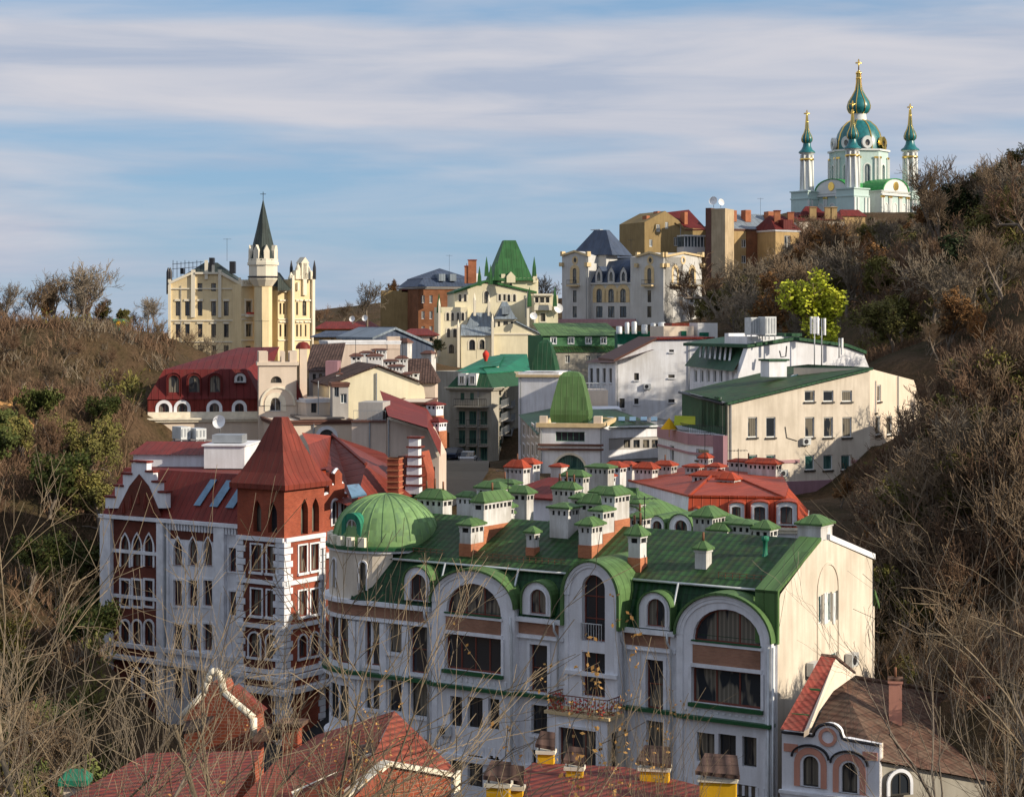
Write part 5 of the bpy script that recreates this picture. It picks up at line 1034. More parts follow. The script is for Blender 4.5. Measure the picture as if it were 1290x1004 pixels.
m = MB(); mm = FJ.off(-.5); a, b = FJ.u(739), FJ.u(804); m.poly([FJ.p(a, .2, ZP(356, 385)), FJ.p(b, .2, ZP(356, 383)), FJ.p(b, -3.5, ZP(326, 385)), FJ.p(a, -3.5, ZP(330, 387))]); m.poly([FJ.p(a, -3.5, ZP(330, 387)), FJ.p(b, -3.5, ZP(326, 385)), FJ.p(b, -12, ZP(322, 390)), FJ.p(a, -12, ZP(322, 392))]); m.build('roof', ['slate_seam'], J)
hip(J, FJ.off(-2), uj(713), uj(765), 0, -8, ZP(321, 390), ZP(290, 393), 3.6, 'slate_seam', name='tower_roof', inn=3.4)
m = MB(); q = FJ.off(-2); m.box(q, q.u(743), q.u(762), -5, -.5, ZP(350, 390), ZP(318, 390)); m.build('stair_tower', ['palace_white'], J)
m = MB(); m.box(q, q.u(733), q.u(745), -4.6, -3.4, ZP(290, 393), ZP(289, 393)); m.build('roof_cresting', ['light_metal'], J)
for x in (754.5, 770, 785.5): dormer(J, FJ, (x - 4.6, x + 4.6, 336, 356), (x - 2.2, x + 2.2, 342, 354), .3, 3, wallm='palace_white', roofm='slate_seam', kind='g', fm='dark_frame', trimw=.3)
m = MB(); m.box(FJ, 0, FJ.w, .0, .35, ZP(358, 384), ZP(356, 384)); m.build('cornice', ['palace_white'], J)
m = MB(); f = FJ.off(2.5); m.box(f, f.u(690), f.u(800), -.4, 0, ZP(415, 383), ZP(402, 383)); tag(m.build('retaining_wall', 'pink_plaster'), 'low reddish retaining wall along the foot of the slate roofed palace', 'wall')
# ------------------------------------------------------------------ K: ochre tenement below the church
FKo = Fr.px(812, 425, 890, 432); K = thing('ochre_tenement', 'ochre brick tenement with red roofs and a tall concrete stair tower', 'building', base(FKo, 12, -8)); uk = FKo.u
WKo = dict(near=False, fw=.14, fm='white_frame')
pw(K, FKo, [(812, 380), (890, 380), (890, 289), (862, 287), (855, 278), (838, 266), (812, 280)], 12, 'ochre_plaster', wins=[('r', 827, 831.5, 283, 292), ('r', 838, 842, 280, 288), ('r', 818, 822, 302, 311), ('r', 849, 854, 299, 310), ('r', 867, 870, 300, 309)], wk=WKo)
m = MB(); m.poly([FKo.p(uk(850), .3, ZP(280, 425)), FKo.p(uk(862), .3, ZP(289, 425)), FKo.p(uk(890), .3, ZP(289, 430)), FKo.p(uk(890), -8, ZP(264, 438)), FKo.p(uk(858), -8, ZP(268, 436))]); m.build('roof', ['crimson_seam'], K)
for a, t in ((834, 266), (844, 268), (868, 266), (820, 272)): m = MB(); f = FKo; m.box(f, uk(a), uk(a + 4), -4, -2, ZP(285, 428), ZP(t, 428)); m.build('chimney', ['orange_brick'], K)
f = FKo.off(3); m = MB(); m.box(f, f.u(861), f.u(888), -4, 0, ZP(320, 426), ZP(311, 426)); v = m.build('veranda', ['white_wall'], K); m = MB(); m.box(f, f.u(862), f.u(888), -4, -.15, ZP(311, 426) + .003, ZP(298, 426)); m.build('glazing', ['glass_blue'], v)
m = MB()
for x in range(862, 889, 4): m.box(f, f.u(x), f.u(x + 1), -.1, .02, ZP(311, 426) + .004, ZP(298, 426))
m.box(f, f.u(861), f.u(888.5), -4, .3, ZP(298, 426) + .003, ZP(296, 426)); m.build('veranda_frame', ['white_frame'], v)
FK2 = Fr.px(889.5, 423, 913.5, 421); m = MB(); m.box(FK2, 0, FK2.w, -6, 0, 30, ZP(263, 422)); m.build('stair_tower', ['concrete_wall'], K)
m = MB(); m.box(FK2, FK2.u(889), FK2.u(896), -6, .1, 30, ZP(262, 422)); m.build('stair_tower', ['brown_trim'], K)
FK3 = Fr.px(913, 428, 979, 434)
wk3 = [('r', x, x + 6, y, y + 10) for x in (919, 934, 952, 966) for y in (302, 322)] + [('s', 936, 944, 338, 352)]
body(K, FK3, 0, FK3.w, 10, 30, ZP(289, 430), 'ochre_light', fw=wk3, wk=WKo, cornice=.3, cm='brown_trim')
m = MB(); m.box(FK3, FK3.u(940), FK3.u(979), 0, .25, 30, ZP(292, 432)); m.build('brick_wing', ['brown_brick'], K)
m = MB(); m.poly([FK3.p(0, .3, ZP(289, 429)), FK3.p(FK3.w, .3, ZP(289, 433)), FK3.p(FK3.w, -7, ZP(270, 440)), FK3.p(0, -7, ZP(270, 436))]); m.build('roof', ['grey_seam'], K)
for a, t in ((930, 266), (948, 265), (977, 266), (918, 269)): m = MB(); m.box(FK3, FK3.u(a), FK3.u(a + 7), -5, -3, ZP(280, 435), ZP(t, 435)); m.build('chimney', ['orange_brick'], K)
FK4 = Fr.px(977, 425, 1007, 428); K4 = thing('red_roofed_corner_house', 'ochre corner house with bright red roof and white tall window', 'building', base(FK4, 3))
body(K4, FK4, 0, FK4.w, 9, 30, ZP(290, 426), 'ochre_light', fw=[('r', 988, 996, 297, 316)], wk=WKo, cornice=.3); hip(K4, FK4, -.3, FK4.w + .3, .4, -9, ZP(289, 426), ZP(272, 430), 1.5, 'crimson_seam')
chx(K4, 979, 266, 280, 428, 1.4, 1.2, Fr((0, 0), (1, 0)), cap='orange_seam', stack='orange_brick', vents=False, caph=.2); chx(K4, 996, 268, 280, 430, 1.4, 1.2, Fr((0, 0), (1, 0)), cap='orange_seam', stack='orange_brick', vents=False, caph=.2)
m = MB(); m.box(FK4, FK4.u(986), FK4.u(998), -2, .35, ZP(289, 426), ZP(277, 426)); m.build('dormer', ['crimson_seam'], K4)
FK5 = Fr.px(1007, 450, 1064, 452); K5 = thing('low_red_roofed_house', 'long low house with bright red roof just below the church', 'building', base(FK5, 3)); body(K5, FK5, 0, FK5.w, 8, 35, ZP(279, 450), 'pale_cream', wk=WKo)
m = MB(); m.poly([FK5.p(-.5, .4, ZP(279, 450)), FK5.p(FK5.w, .4, ZP(277, 452)), FK5.p(FK5.w, -6, ZP(266, 458)), FK5.p(-.5, -6, ZP(268, 456))]); m.extr([FK5.p(FK5.u(1010), -2, ZP(272, 452)), FK5.p(FK5.u(1046), -2, ZP(272, 452)), FK5.p(FK5.u(1036), -4, ZP(260, 454)), FK5.p(FK5.u(1022), -4, ZP(260, 454))], (0, 2, 0)); m.build('roof', ['crimson_seam'], K5)
for x in (1024, 1043, 1050): chx(K5, x, 262, 272, 452, 1.6, 1, Fr((0, 0), (1, 0)), cap='ochre_light', stack='ochre_light', vents=False, caph=.2)
FK6 = Fr.px(1060, 455, 1090, 456); K6 = thing('dark_red_shed', 'dark red roofed low building half hidden below the church trees', 'building', base(FK6, 3)); body(K6, FK6, 0, FK6.w, 6, 40, ZP(272, 455), 'ochre_light'); hip(K6, FK6, -.3, FK6.w + .3, .3, -6, ZP(272, 455), ZP(264, 457), 1, 'darkred_seam')
dish(W(899, 262, 421), (-.5, -1, .3), 1.0, 'large white satellite dish on top of the concrete stair tower, left one', None); dish(W(908, 262, 421), (.6, -1, .3), .8, 'smaller white satellite dish on top of the concrete stair tower, right one', None)
# ------------------------------------------------------------------ L: the church
CY = 520.; SC = CY / FL; L = thing('baroque_church', 'white and turquoise baroque church with golden crosses and green onion domes on the hilltop', 'church', W(1081, 265, CY))
cx = W(1083, 0, CY).x; Fx = Fr((cx, CY), (.75, .66))
zz = lambda py: ZP(py, CY)
def onion(par, c, r, z0, prof, mat='church_teal', name='dome', ribs=8, seg=24):
    m = MB(); m.lathe((c[0], c[1], 0), [(r * a, z0 + r * b) for a, b in prof], seg); o = m.build(name, [mat], par)
    g = MB()
    for i in range(ribs): an = 2 * math.pi * (i + .5) / ribs; g.tube([V((c[0] + (r * a + .05) * math.cos(an), c[1] + (r * a + .05) * math.sin(an), z0 + r * b)) for a, b in prof], .05 * r ** .5 * 1.6, 4)
    g.build('gilded_rib', ['gold'], o); return o
def cross(par, c, z, h):
    m = MB(); t_ = h * .05; m.tube([V((c[0], c[1], z)), V((c[0], c[1], z + h))], t_, 6); m.tube([V((c[0] - h * .28, c[1], z + h * .68)), V((c[0] + h * .28, c[1], z + h * .68))], t_, 6)
    m.lathe((c[0], c[1], z - h * .02), [(0, -h * .12), (h * .14, 0), (0, h * .12)], 10)
    for k in range(8): a = k * math.pi / 4 + .39; m.tube([V((c[0], c[1], z + h * .68)), V((c[0] + h * .2 * math.cos(a), c[1], z + h * .68 + h * .2 * math.sin(a)))], t_ * .5, 4)
    return m.build('cross', ['gold'], par)
# cruciform body
zb, ze = zz(285), zz(246)
def arm(f, u0, u1, n0, n1, ztop, mat='church_white'):
    body(L, f.off(n0), u0, u1, n0 - n1, zb - 4, ztop, mat, fw=[], cornice=.5, cm='church_white')
WCh = dict(near=False, fw=.15, fm='white_frame', trim=.35, tm='church_white', gm='glass_blue')
arm(Fx, -12, 12, 6, -6, ze); arm(Fx, -6, 6, 12, -12, ze + .4); 
fc = Fx.off(10); m = MB()
for sgn in (-1, 1): pass
# front facade pediment (gable with round gold cartouche) and side pediment
for f, wd in ((Fx.off(12.05), 6.2), (Fr(Fx.p(-12.05, 0, 0), Fx.N), 6.2)):
    m = MB(); arc = [(-wd, ze), (wd, ze)] + [(wd * .9 * math.cos(math.pi * i / 14), ze + .3 + 3.4 * math.sin(math.pi * i / 14)) for i in range(15)]
    m.prism(f, arc, -.6, .3, 0); m.build('pediment', ['church_white'], L)
    m = MB(); m.prism(f, opoly('c', -1.0, 1.0, ze + .6, ze + 3.0), .3, .55); m.build('gilded_cartouche', ['gold'], L)
    r_ = MB(); E = [(u * 1.05, z + .25) for u, z in arc[2:]]; r_.ring(f, E, [(u, z + .02) for u, z in arc[2:]], -8, .5, 0, False); r_.build('roof', ['church_green'], L)
    w = []
    for c in (-4, 0, 4): w.append(('a', c - .7, c + .7, ze - 7.5, ze - 3, WCh))
    facade(L, f, [(-6, zb - 4), (6, zb - 4), (6, ze - .5), (-6, ze - .5)], w, 'church_mint', px=False, depth=.3)
    m = MB()
    for c in (-6, -5.2, -2.6, -1.9, 1.9, 2.6, 5.2, 6): m.box(f, c - .25, c + .25, 0, .35, zb - 4, ze - .9)
    m.box(f, -6.3, 6.3, 0, .6, ze - .9, ze - .4); m.build('pilaster', ['church_white'], L)
    m = MB()
    for c in (-6, -5.2, -2.6, -1.9, 1.9, 2.6, 5.2, 6): m.box(f, c - .32, c + .32, 0, .42, ze - 1.5, ze - 1.0)
    m.build('gilded_capital', ['gold'], L)
# main drum and dome
C0 = (cx, CY + 1.5); DR = 35 * SC; z0d, z1d = zz(248), zz(190); NSD = 8
for i in range(NSD):
    am = R(360 * i / NSD + 8); nrm = V((math.cos(am), math.sin(am), 0)); w = 2 * DR * math.tan(math.pi / NSD) * .98; Ud = V((-nrm.y, nrm.x, 0)); c = V((C0[0], C0[1], 0)) + nrm * DR * .97; f = Fr(c - Ud * w / 2, Ud)
    if nrm.y > .6: wn_ = []
    else: wn_ = [('a', w / 2 - .85, w / 2 + .85, z0d + 2.6, z1d - 4.2, WCh)]
    facade(L, f, [(0, z0d - 1), (w, z0d - 1), (w, z1d), (0, z1d)], wn_, 'church_mint', px=False, name='drum_wall', depth=.4)
    m = MB(); 
    for uu in (0, .9, w - .9, w): m.box(f, uu - .25, uu + .25, 0, .35, z0d, z1d - 2.2)
    m.box(f, -.2, w + .2, 0, .5, z1d - .5, z1d); m.box(f, 0, w, 0, .3, z0d, z0d + 1.4); m.build('pilaster', ['church_white'], L)
    m = MB(); m.box(f, .2, 1.3, .25, .45, z1d - 2.6, z1d - 2.1); m.box(f, w - 1.3, w - .2, .25, .45, z1d - 2.6, z1d - 2.1); m.build('gilded_capital', ['gold'], L)
    if nrm.y < .6:
        m = MB(); m.ring(f, opoly('c', w / 2 - 1.5, w / 2 + 1.5, z1d + .1, z1d + 3.6), opoly('c', w / 2 - .7, w / 2 + .7, z1d + .8, z1d + 2.6), -.8, .2); lc = m.build('lucarne', ['gold' if nrm.x > .2 else 'church_white'], L)
        m = MB(); m.poly([f.p(u, -.1, z) for u, z in opoly('c', w / 2 - .75, w / 2 + .75, z1d + .75, z1d + 2.65)]); m.build('pane', ['glass'], lc)
dr = DR * .86
md = onion(L, C0, dr, z1d, [(1.0, 0), (1.0, .12), (.97, .4), (.88, .72), (.72, 1.0), (.5, 1.2), (.28, 1.3), (.2, 1.33)], ribs=8, seg=32)
lr = 14.5 * SC
m = MB(); m.lathe((*C0, 0), [(lr * .7, z1d + dr * 1.28), (lr * .62, zz(140))], 12); m.build('lantern', ['church_white'], md)
onion(L, C0, lr, zz(142), [(.62, -.1), (.85, .05), (1.0, .35), (1.02, .6), (.9, 1.0), (.6, 1.45), (.3, 2.0), (.2, 2.6), (.16, 3.6)], name='onion_dome', ribs=8)
m = MB(); m.lathe((*C0, 0), [(.55, zz(112)), (.5, zz(100)), (.9, zz(99)), (.6, zz(97)), (.25, zz(94)), (.8, zz(93)), (.9, zz(91.5)), (.2, zz(89.5))], 12); m.build('gilded_spire', ['gold'], L)
cross(L, C0, zz(89), zz(74) - zz(89))
# four side towers
def stower(px, Y, ztop, zbot, zcap, rpx, crosspy, name='corner_tower'):
    c = W(px, 0, Y); s = Y / FL; r = rpx * s; z = lambda py: ZP(py, Y); m = MB()
    m.lathe((c.x, c.y, 0), [(r * 1.25, z(zbot)), (r * 1.25, z(zbot) + 1.2), (r * .95, z(zbot) + 1.4), (r * .8, z(zcap + 2)), (r * 1.1, z(zcap + 1)), (r * 1.15, z(zcap))], 16); t_ = m.build(name, ['church_white'], L)
    m = MB()
    for i in range(8): a = 2 * math.pi * i / 8 + .2; m.tube([V((c.x + r * .95 * math.cos(a), c.y + r * .95 * math.sin(a), z(zbot) + 1.3)), V((c.x + r * .88 * math.cos(a), c.y + r * .88 * math.sin(a), z(zcap + 3)))], r * .16, 6)
    m.build('column', ['church_white'], t_)
    m = MB(); m.lathe((c.x, c.y, 0), [(r * 1.02, z(zcap + 10)), (r * 1.08, z(zcap + 9)), (r * 1.08, z(zcap + 7.6)), (r, z(zcap + 7))], 16); m.build('gilded_capital', ['gold'], t_)
    cap = MB(); cap.lathe((c.x, c.y, 0), [(r * 1.25, z(zcap)), (r * 1.2, z(zcap - 1.5)), (r * .85, z(zcap - 4)), (r * .62, z(zcap - 8)), (r * .55, z(zcap - 12))], 16); cap.build('tower_roof', ['church_teal'], t_)
    onion(t_, (c.x, c.y), r * .82, z(zcap - 12.5), [(.65, 0), (.95, .35), (1.0, .75), (.82, 1.3), (.5, 1.9), (.3, 2.6), (.22, 3.6), (.12, 5.0)], name='onion_dome', ribs=8)
    m = MB(); m.lathe((c.x, c.y, 0), [(.35, z(crosspy + 22)), (.3, z(crosspy + 16)), (.5, z(crosspy + 15)), (.15, z(crosspy + 14))], 10); m.build('gilded_spire', ['gold'], t_)
    cross(t_, (c.x, c.y), z(crosspy + 14), z(crosspy) - z(crosspy + 14))
stower(1016.5, 517, 0, 246, 193, 8.5, 139); stower(1074, 505, 0, 245, 188, 9, 127); stower(1146.5, 520, 0, 250, 190, 9.5, 131)
for px, Y in ((1016.5, 517), (1146.5, 520), (1074, 505)):
    m = MB(); q = Fr(W(px, 0, Y), Fx.U); m.box(q, -3.2, 3.2, -3, 3, zb - 6, zz(244)); m.box(q, -3.5, 3.5, -3.3, 3.3, zz(244) + .003, zz(242.5)); m.box(q, -3.4, 3.4, -3.2, 3.2, zz(253), zz(251.5)); m.build('corner_base', ['church_mint'], L)
m = MB()
for px, Y in ((1016.5, 517), (1146.5, 520), (1074, 505)):
    q = Fr(W(px, 0, Y), Fx.U)
    m = MB()
    for uu in (-3, -1.6, 1.6, 3): m.box(q, uu - .3, uu + .3, 3.003, 3.3, zb - 5, zz(254))
    m.build('pilaster', ['church_white'], L)
hip(L, Fx, -9, 9, 5.5, -5.5, ze + .2, zz(240), 5, 'church_green')
# church steps platform hill cap
# ------------------------------------------------------------------ M: green painted wing, netted roofs, rooftop clutter
FMg = Fr.px(684, 300, 780, 303); M_ = thing('green_attic_house', 'green sheet roofed house with a row of small white attic windows', 'building', base(FMg, 4))
body(M_, FMg, 0, FMg.w, 10, 20, ZP(423, 301), 'green_paint', fw=[], wk=dict(near=False)); f = FMg
facade(M_, FMg.off(.15), [(0, ZP(436, 301)), (FMg.w, ZP(436, 301)), (FMg.w, ZP(424, 301)), (0, ZP(424, 301))], [('r', x, x + 6.5, 425.5, 433, dict(near=False, fm='white_frame', trim=.12, fw=.12, gm='glass_blue')) for x in (694, 716, 738, 757)], 'green_paint', name='attic_wall', depth=.15)
mb = MB(); mb.poly([FMg.p(-.4, .6, ZP(423, 301)), FMg.p(FMg.w + .4, .6, ZP(423, 301)), FMg.p(FMg.w, -7, ZP(407, 309)), FMg.p(0, -7, ZP(407, 309))]); mb.build('roof', ['green_seam'], M_)
mb = MB(); mb.poly([FMg.p(-.4, .2, ZP(436, 301)), FMg.p(FMg.w + .4, .2, ZP(436, 301)), FMg.p(FMg.w, 2.2, ZP(444, 299)), FMg.p(0, 2.2, ZP(444, 299))]); mb.build('lower_roof', ['green_tile'], M_)
facade(M_, FMg.off(2), [(0, 18), (FMg.w, 18), (FMg.w, ZP(444, 299)), (0, ZP(444, 299))], [('r', x, x + 6, 448, 457, dict(near=False, fm='white_frame', fw=.1)) for x in (696, 712, 738, 752)], 'dim_plaster')
FN2 = Fr.px(778, 272, 832, 272); N2 = thing('netted_building', 'flat roofed building wrapped in dark green netting with white tanks on top', 'building', base(FN2, 3)); body(N2, FN2, 0, FN2.w, 8, 20, ZP(418, 272), 'net_green'); m = MB(); m.box(FN2, 0, FN2.w, 0, .3, 20, ZP(434, 272)); m.build('wall', ['white_wall'], N2)
for x, w, h_ in ((780, 8, 7), (790, 6, 12), (799, 7, 13), (812, 8, 9), (823, 7, 11), (834, 10, 12)):
    m = MB(); c = W(x, 418, 271 if x < 832 else 268); m.lathe(c, [(w * .058, -.3), (w * .058, h_ * .1), (w * .04, h_ * .115)], 10); tag(m.build('water_tank', 'light_metal'), 'white roof tank in the row on top of the netted building', 'tank', 'white tanks on the netted roof')
FN3 = Fr.px(836, 262, 905, 264); N3 = thing('rooftop_block', 'small cream rooftop block with terracotta tiles, beside the netted building', 'building', base(FN3, 3)); body(N3, FN3, 0, FN3.w * .55, 6, 18, ZP(411, 262), 'cream_plaster'); m = MB(); m.box(FN3, FN3.u(848), FN3.u(870), -4, -.5, ZP(411, 262), ZP(407, 262)); m.build('roof_tiles', ['red_seam'], N3); m = MB(); m.box(FN3, FN3.u(879), FN3.u(904), -4, .0, 18, ZP(407, 262)); m.build('wall', ['white_wall'], N3)
m = MB(); m.box(FN3, FN3.u(881), FN3.u(892), .001, .3, 18, ZP(419, 262)); m.box(FN3, FN3.u(858), FN3.u(864), .001, .3, 18, ZP(417, 262)); m.build('netting', ['net_green'], N3)
# ------------------------------------------------------------------ N: tall grey apartment house in the shade
FNn = Fr.px(566, 259, 619, 257); N_ = thing('grey_apartment_house', 'tall grey apartment house in shade with dark green mansard and balconies on the street corner', 'building', base(FNn, 3)); zt = ZP(488, 260)
WN = dict(near=False, fw=.12, fm='green_frame', gm='glass_teal')
ncol = ((578, 586), (591, 600), (605, 614)); nr = ((518, 535), (542, 559), (564, 580))
body(N_, FNn, 0, FNn.w, 3.2, 12, zt, 'dim_plaster', fw=[('r', a, b, t, d) for a, b in ncol for t, d in nr] + [('r', 580, 585, 495, 504), ('r', 592, 597, 495, 504)], wk=WN, cornice=.6, cm='dim_plaster')
mansard(N_, FNn, 0, FNn.w, 14, zt, ZP(469, 262), 1.2, ZP(462, 264), 'teal_seam', 'dark_green_seam')
for a, b in ((577, 587), (590, 600)): f = FNn.off(.1); w = MB(); w.box(f, f.u(a), f.u(b), -1.6, 0, ZP(485, 260), ZP(470, 260)); dd = w.build('dormer', ['white_wall'], N_); window(dd, f, 'r', f.u(a + 2), f.u(b - 2), ZP(483, 260), ZP(473, 260), n=.02, depth=.0, near=False, fm='white_frame')
for y in (511, 537, 561):
    m = MB(); m.box(FNn, FNn.u(575), FNn.u(616), 0, 1.1, ZP(y + 1.5, 259), ZP(y, 259)) if y == 511 else None
    if m.v: m.build('balcony', ['dim_plaster'], N_)
    for a, b in ncol:
        if y != 511: m = MB(); m.box(FNn, FNn.u(a - 1), FNn.u(b + 1), 0, .8, ZP(y + .5, 259), ZP(y - .6, 259)); bb = m.build('balcony', ['dim_plaster'], N_); railing(bb, FNn.p(FNn.u(a - 1), .78, ZP(y - .6, 259)), FNn.p(FNn.u(b + 1), .78, ZP(y - .6, 259)), .9, .25, 'dark_metal', .03)
railing(N_, FNn.p(FNn.u(575), 1.05, ZP(511, 259)), FNn.p(FNn.u(616), 1.05, ZP(511, 259)), 1.0, .25, 'dark_metal', .04)
FNs = Fr.px(619, 260, 650, 292); f = FNs
body(N_, FNs, 0, FNs.w, 3, 12, ZP(490, 270), 'dim_plaster', fw=[('r', x, x + 4, t, d) for x in (622, 629, 636, 643) for t, d in ((500, 510), (518, 528), (536, 546), (553, 563))], wk=WN, cornice=.5, cm='dim_plaster')
m = MB(); m.poly([FNs.p(-.5, .4, ZP(489, 262)), FNs.p(FNs.w, .4, ZP(489, 285)), FNs.p(FNs.w, -2, ZP(470, 288)), FNs.p(-.5, -2, ZP(470, 264))]); m.build('mansard_slope', ['dark_green_tile'], N_)
for k, (a, b) in enumerate(((621, 632), (634, 646))):
    for y in (513, 530, 548): m = MB(); m.box(f, f.u(a), f.u(b), 0, 1.2, f.z(y + 1.4, f.u(a)), f.z(y, f.u(a))); bb = m.build('balcony', ['grey_wall'], N_); railing(bb, f.p(f.u(a), 1.15, f.z(y, f.u(a))), f.p(f.u(b), 1.15, f.z(y, f.u(a))), .9, .3, 'grey_metal', .03)
# green tarpaulin roof above it
FN4 = Fr.px(590, 275, 668, 282); N4 = thing('teal_roofed_house', 'house under bright teal green sheet roof, above the grey apartment house', 'building', base(FN4, 3)); body(N4, FN4, 0, FN4.w, 9, 14, ZP(468, 278), 'dim_plaster')
m = MB(); m.poly([W(574, 468, 268), W(628, 462, 270), W(636, 446, 282), W(612, 450, 282)]); m.poly([W(628, 468, 268), W(668, 468, 274), W(664, 446, 284), W(630, 446, 284)]); m.build('roof', ['teal_seam'], N4)
m = MB(); m.box(FN4, FN4.u(641), FN4.u(652), -1, .2, ZP(461, 274), ZP(457, 274)); m.build('roof_hatch', ['white_wall'], N4)
m = MB(); c = W(612, 449, 276); m.lathe(c, [(.08, -1), (.45, 0), (.5, .4), (.2, .8), (0, .9)], 10); tag(m.build('parasol', 'red_fabric'), 'small red folded parasol on the terrace of the yellow palace', 'parasol')
# ------------------------------------------------------------------ O: white house with bell shaped green roof
FO = Fr.px(680, 198, 758, 197); O_ = thing('bell_roofed_house', 'white house with tall green bell shaped roof, arched teal window and yellow cornice', 'building', base(FO, 3)); zt = ZP(538, 198); uo = FO.u
body(O_, FO, 0, FO.w, 12, 12, zt, 'white_plaster', fw=[('r', 700, 736.5, 544, 556, dict(nx=5, fm='green_frame')), ('a', 699, 737, 573, 606, dict(nx=4, nz=2, fm='green_frame', gm='glass_teal', trim=.25, tm='cream_trim'))])
m = MB(); band(m, FO, 0, FO.w, 12, zt, zt + .45, .35); m.build('cornice', ['tan_trim'], O_)
m = MB(); 
for z in (ZP(560, 198), ZP(565.5, 198)): m.box(FO, -.2, FO.w + .2, 0, .25, z - .1, z + .1)
m.build('string_course', ['brown_trim'], O_)
for a, b in ((680, 689), (748, 758)): m = MB(); m.box(FO, uo(a), uo(b), -1.0, .2, zt + .451, ZP(524, 198)); m.build('parapet_post', ['cream_plaster'], O_)
m = MB(); curved_hip(O_, FO, uo(692), uo(741), -.4, -4.6, [(.06, zt + .46), (0, ZP(522, 199)), (.02, ZP(516, 199)), (.16, ZP(500, 199)), (.33, ZP(483, 200)), (.44, ZP(474, 200)), (.62, ZP(469, 200)), (.85, ZP(467.5, 200))], 'green_seam', name='bell_roof')
m = MB(); m.box(FO, uo(700), uo(732), -.5, -.3, zt + .47, zt + .6)
for f, d in ((FO.side(0, 12, False), 12),):
    facade(O_, Fr.px(656, 232, 680, 198.2), [(0, 10), (Fr.px(656, 232, 680, 198.2).w, 10), (Fr.px(656, 232, 680, 198.2).w, zt - 1), (0, zt - .5)], [('r', x, x + 3, t, t + 14) for x in (659, 664.5, 670, 675.5) for t in (535, 560, 580)], 'grey_wall', wk=dict(near=False, fm='white_frame', fw=.1, trim=.15))
fz = Fr.px(656, 232, 680, 198.2)
m = MB(); m.poly([fz.p(0, .3, zt - .4), fz.p(fz.w, .3, zt - .8), fz.p(fz.w, -6, zt + .8), fz.p(0, -6, zt + .8)]); m.build('roof', ['dark_green_seam'], O_)
FOr = Fr.px(758, 204, 832, 208); body(O_, FOr, 0, FOr.w, 12, 12, ZP(538, 205), 'grey_wall', fw=[('r', x, x + 8, 554, 564, dict(nx=1)) for x in (786, 798, 810, 821)] + [('r', x, x + 12, 581, 594, dict(nx=2)) for x in (778, 800)], side_mat='grey_wall', cornice=.2)
m = MB()
for a, b in ((538, 551), (566, 578)): m.box(FOr, 0, FOr.w, .0, .12, ZP(b, 206), ZP(a, 206))
m.build('white_band', ['white_plaster'], O_)
m = MB(); m.poly([FOr.p(-.4, .4, ZP(538, 205)), FOr.p(FOr.w, .4, ZP(538, 208)), FOr.p(FOr.w, -9, ZP(516, 214)), FOr.p(-1, -9, ZP(516, 214))]); m.build('roof', ['dark_green_tile'], O_)
for x in (765, 779, 793, 807, 820): m = MB(); m.extr([W(x, 531, 208.5), W(x + 8, 531, 208.5), W(x + 8, 526, 210), W(x, 526, 210)], (0, -.15, .1)); m.build('skylight', ['skylight_glass'], O_)
# white wall with second bell roof behind
FO2 = Fr.px(653, 241, 704, 240); O2 = thing('dark_bell_roofed_house', 'white house with dark green bell roof and gilded cornice behind the green bell roof', 'building', base(FO2, 3)); body(O2, FO2, 0, FO2.w, 10, 14, ZP(469, 241), 'white_plaster'); m = MB(); band(m, FO2, 0, FO2.w, 10, ZP(475, 241), ZP(472, 241), .3); m.build('cornice', ['tan_trim'], O2)
curved_hip(O2, FO2, FO2.u(668), FO2.u(699), -.4, -4, [(0, ZP(467, 241)), (.08, ZP(460, 241)), (.3, ZP(445, 242)), (.55, ZP(432, 242)), (.8, ZP(428, 242))], 'dark_green_seam', name='bell_roof')
# ------------------------------------------------------------------ P: long white building with the sloping wall
FPp = Fr.px(775, 234, 884, 235); P_ = thing('sloping_white_building', 'big white building with blank wall under a sloping roof line and few small windows', 'building', base(FPp, 5)); WP = dict(near=False, fw=.1, fm='dark_frame', sill=.1)
pw(P_, FPp, [(772, 560), (900, 560), (900, 428), (826, 429), (790, 445), (775, 455)], 14, 'white_plaster', wins=[('r', 799, 805, 470, 479), ('r', 799, 804.5, 502, 509), ('r', 843, 849, 440.5, 443.5), ('r', 842, 850, 472, 476), ('r', 842, 850, 503, 507), ('r', 780.5, 787, 502, 514)], wk=WP)
rs(P_, FPp, (773, 456), (827, 428), 14, 'brown_trim', thick=.3); rs(P_, FPp, (827, 428), (900, 427), 14, 'darkred_seam', thick=.25)
fs = Fr.px(741, 252, 775, 232); facade(P_, fs, [(0, 14), (fs.w, 14), (fs.w, ZP(458, 232)), (0, ZP(458, 252))], [('r', x, x + 4, 464, 482) for x in (743, 751, 759, 767)], 'white_plaster', wk=WP); m = MB(); m.poly([fs.p(-.3, .5, ZP(457, 252)), fs.p(fs.w, .5, ZP(457, 232)), fs.p(fs.w, -5, ZP(440, 236)), fs.p(-.3, -5, ZP(440, 256))]); m.build('roof', ['brown_trim'], P_)
FPt = Fr.px(733, 226, 766, 226); m = MB(); m.box(FPt, 0, FPt.w, -6, 0, 14, ZP(492, 226)); m.build('terrace', ['cream_plaster'], P_); railing(P_, FPt.p(0, 0, ZP(492, 226)), FPt.p(FPt.w, 0, ZP(492, 226)), .9, .4, 'light_metal', .04)
m = MB(); m.box(FPt, FPt.u(740), FPt.u(778), 1, 8, 14, ZP(514, 220)); m.build('terrace', ['white_plaster'], P_)
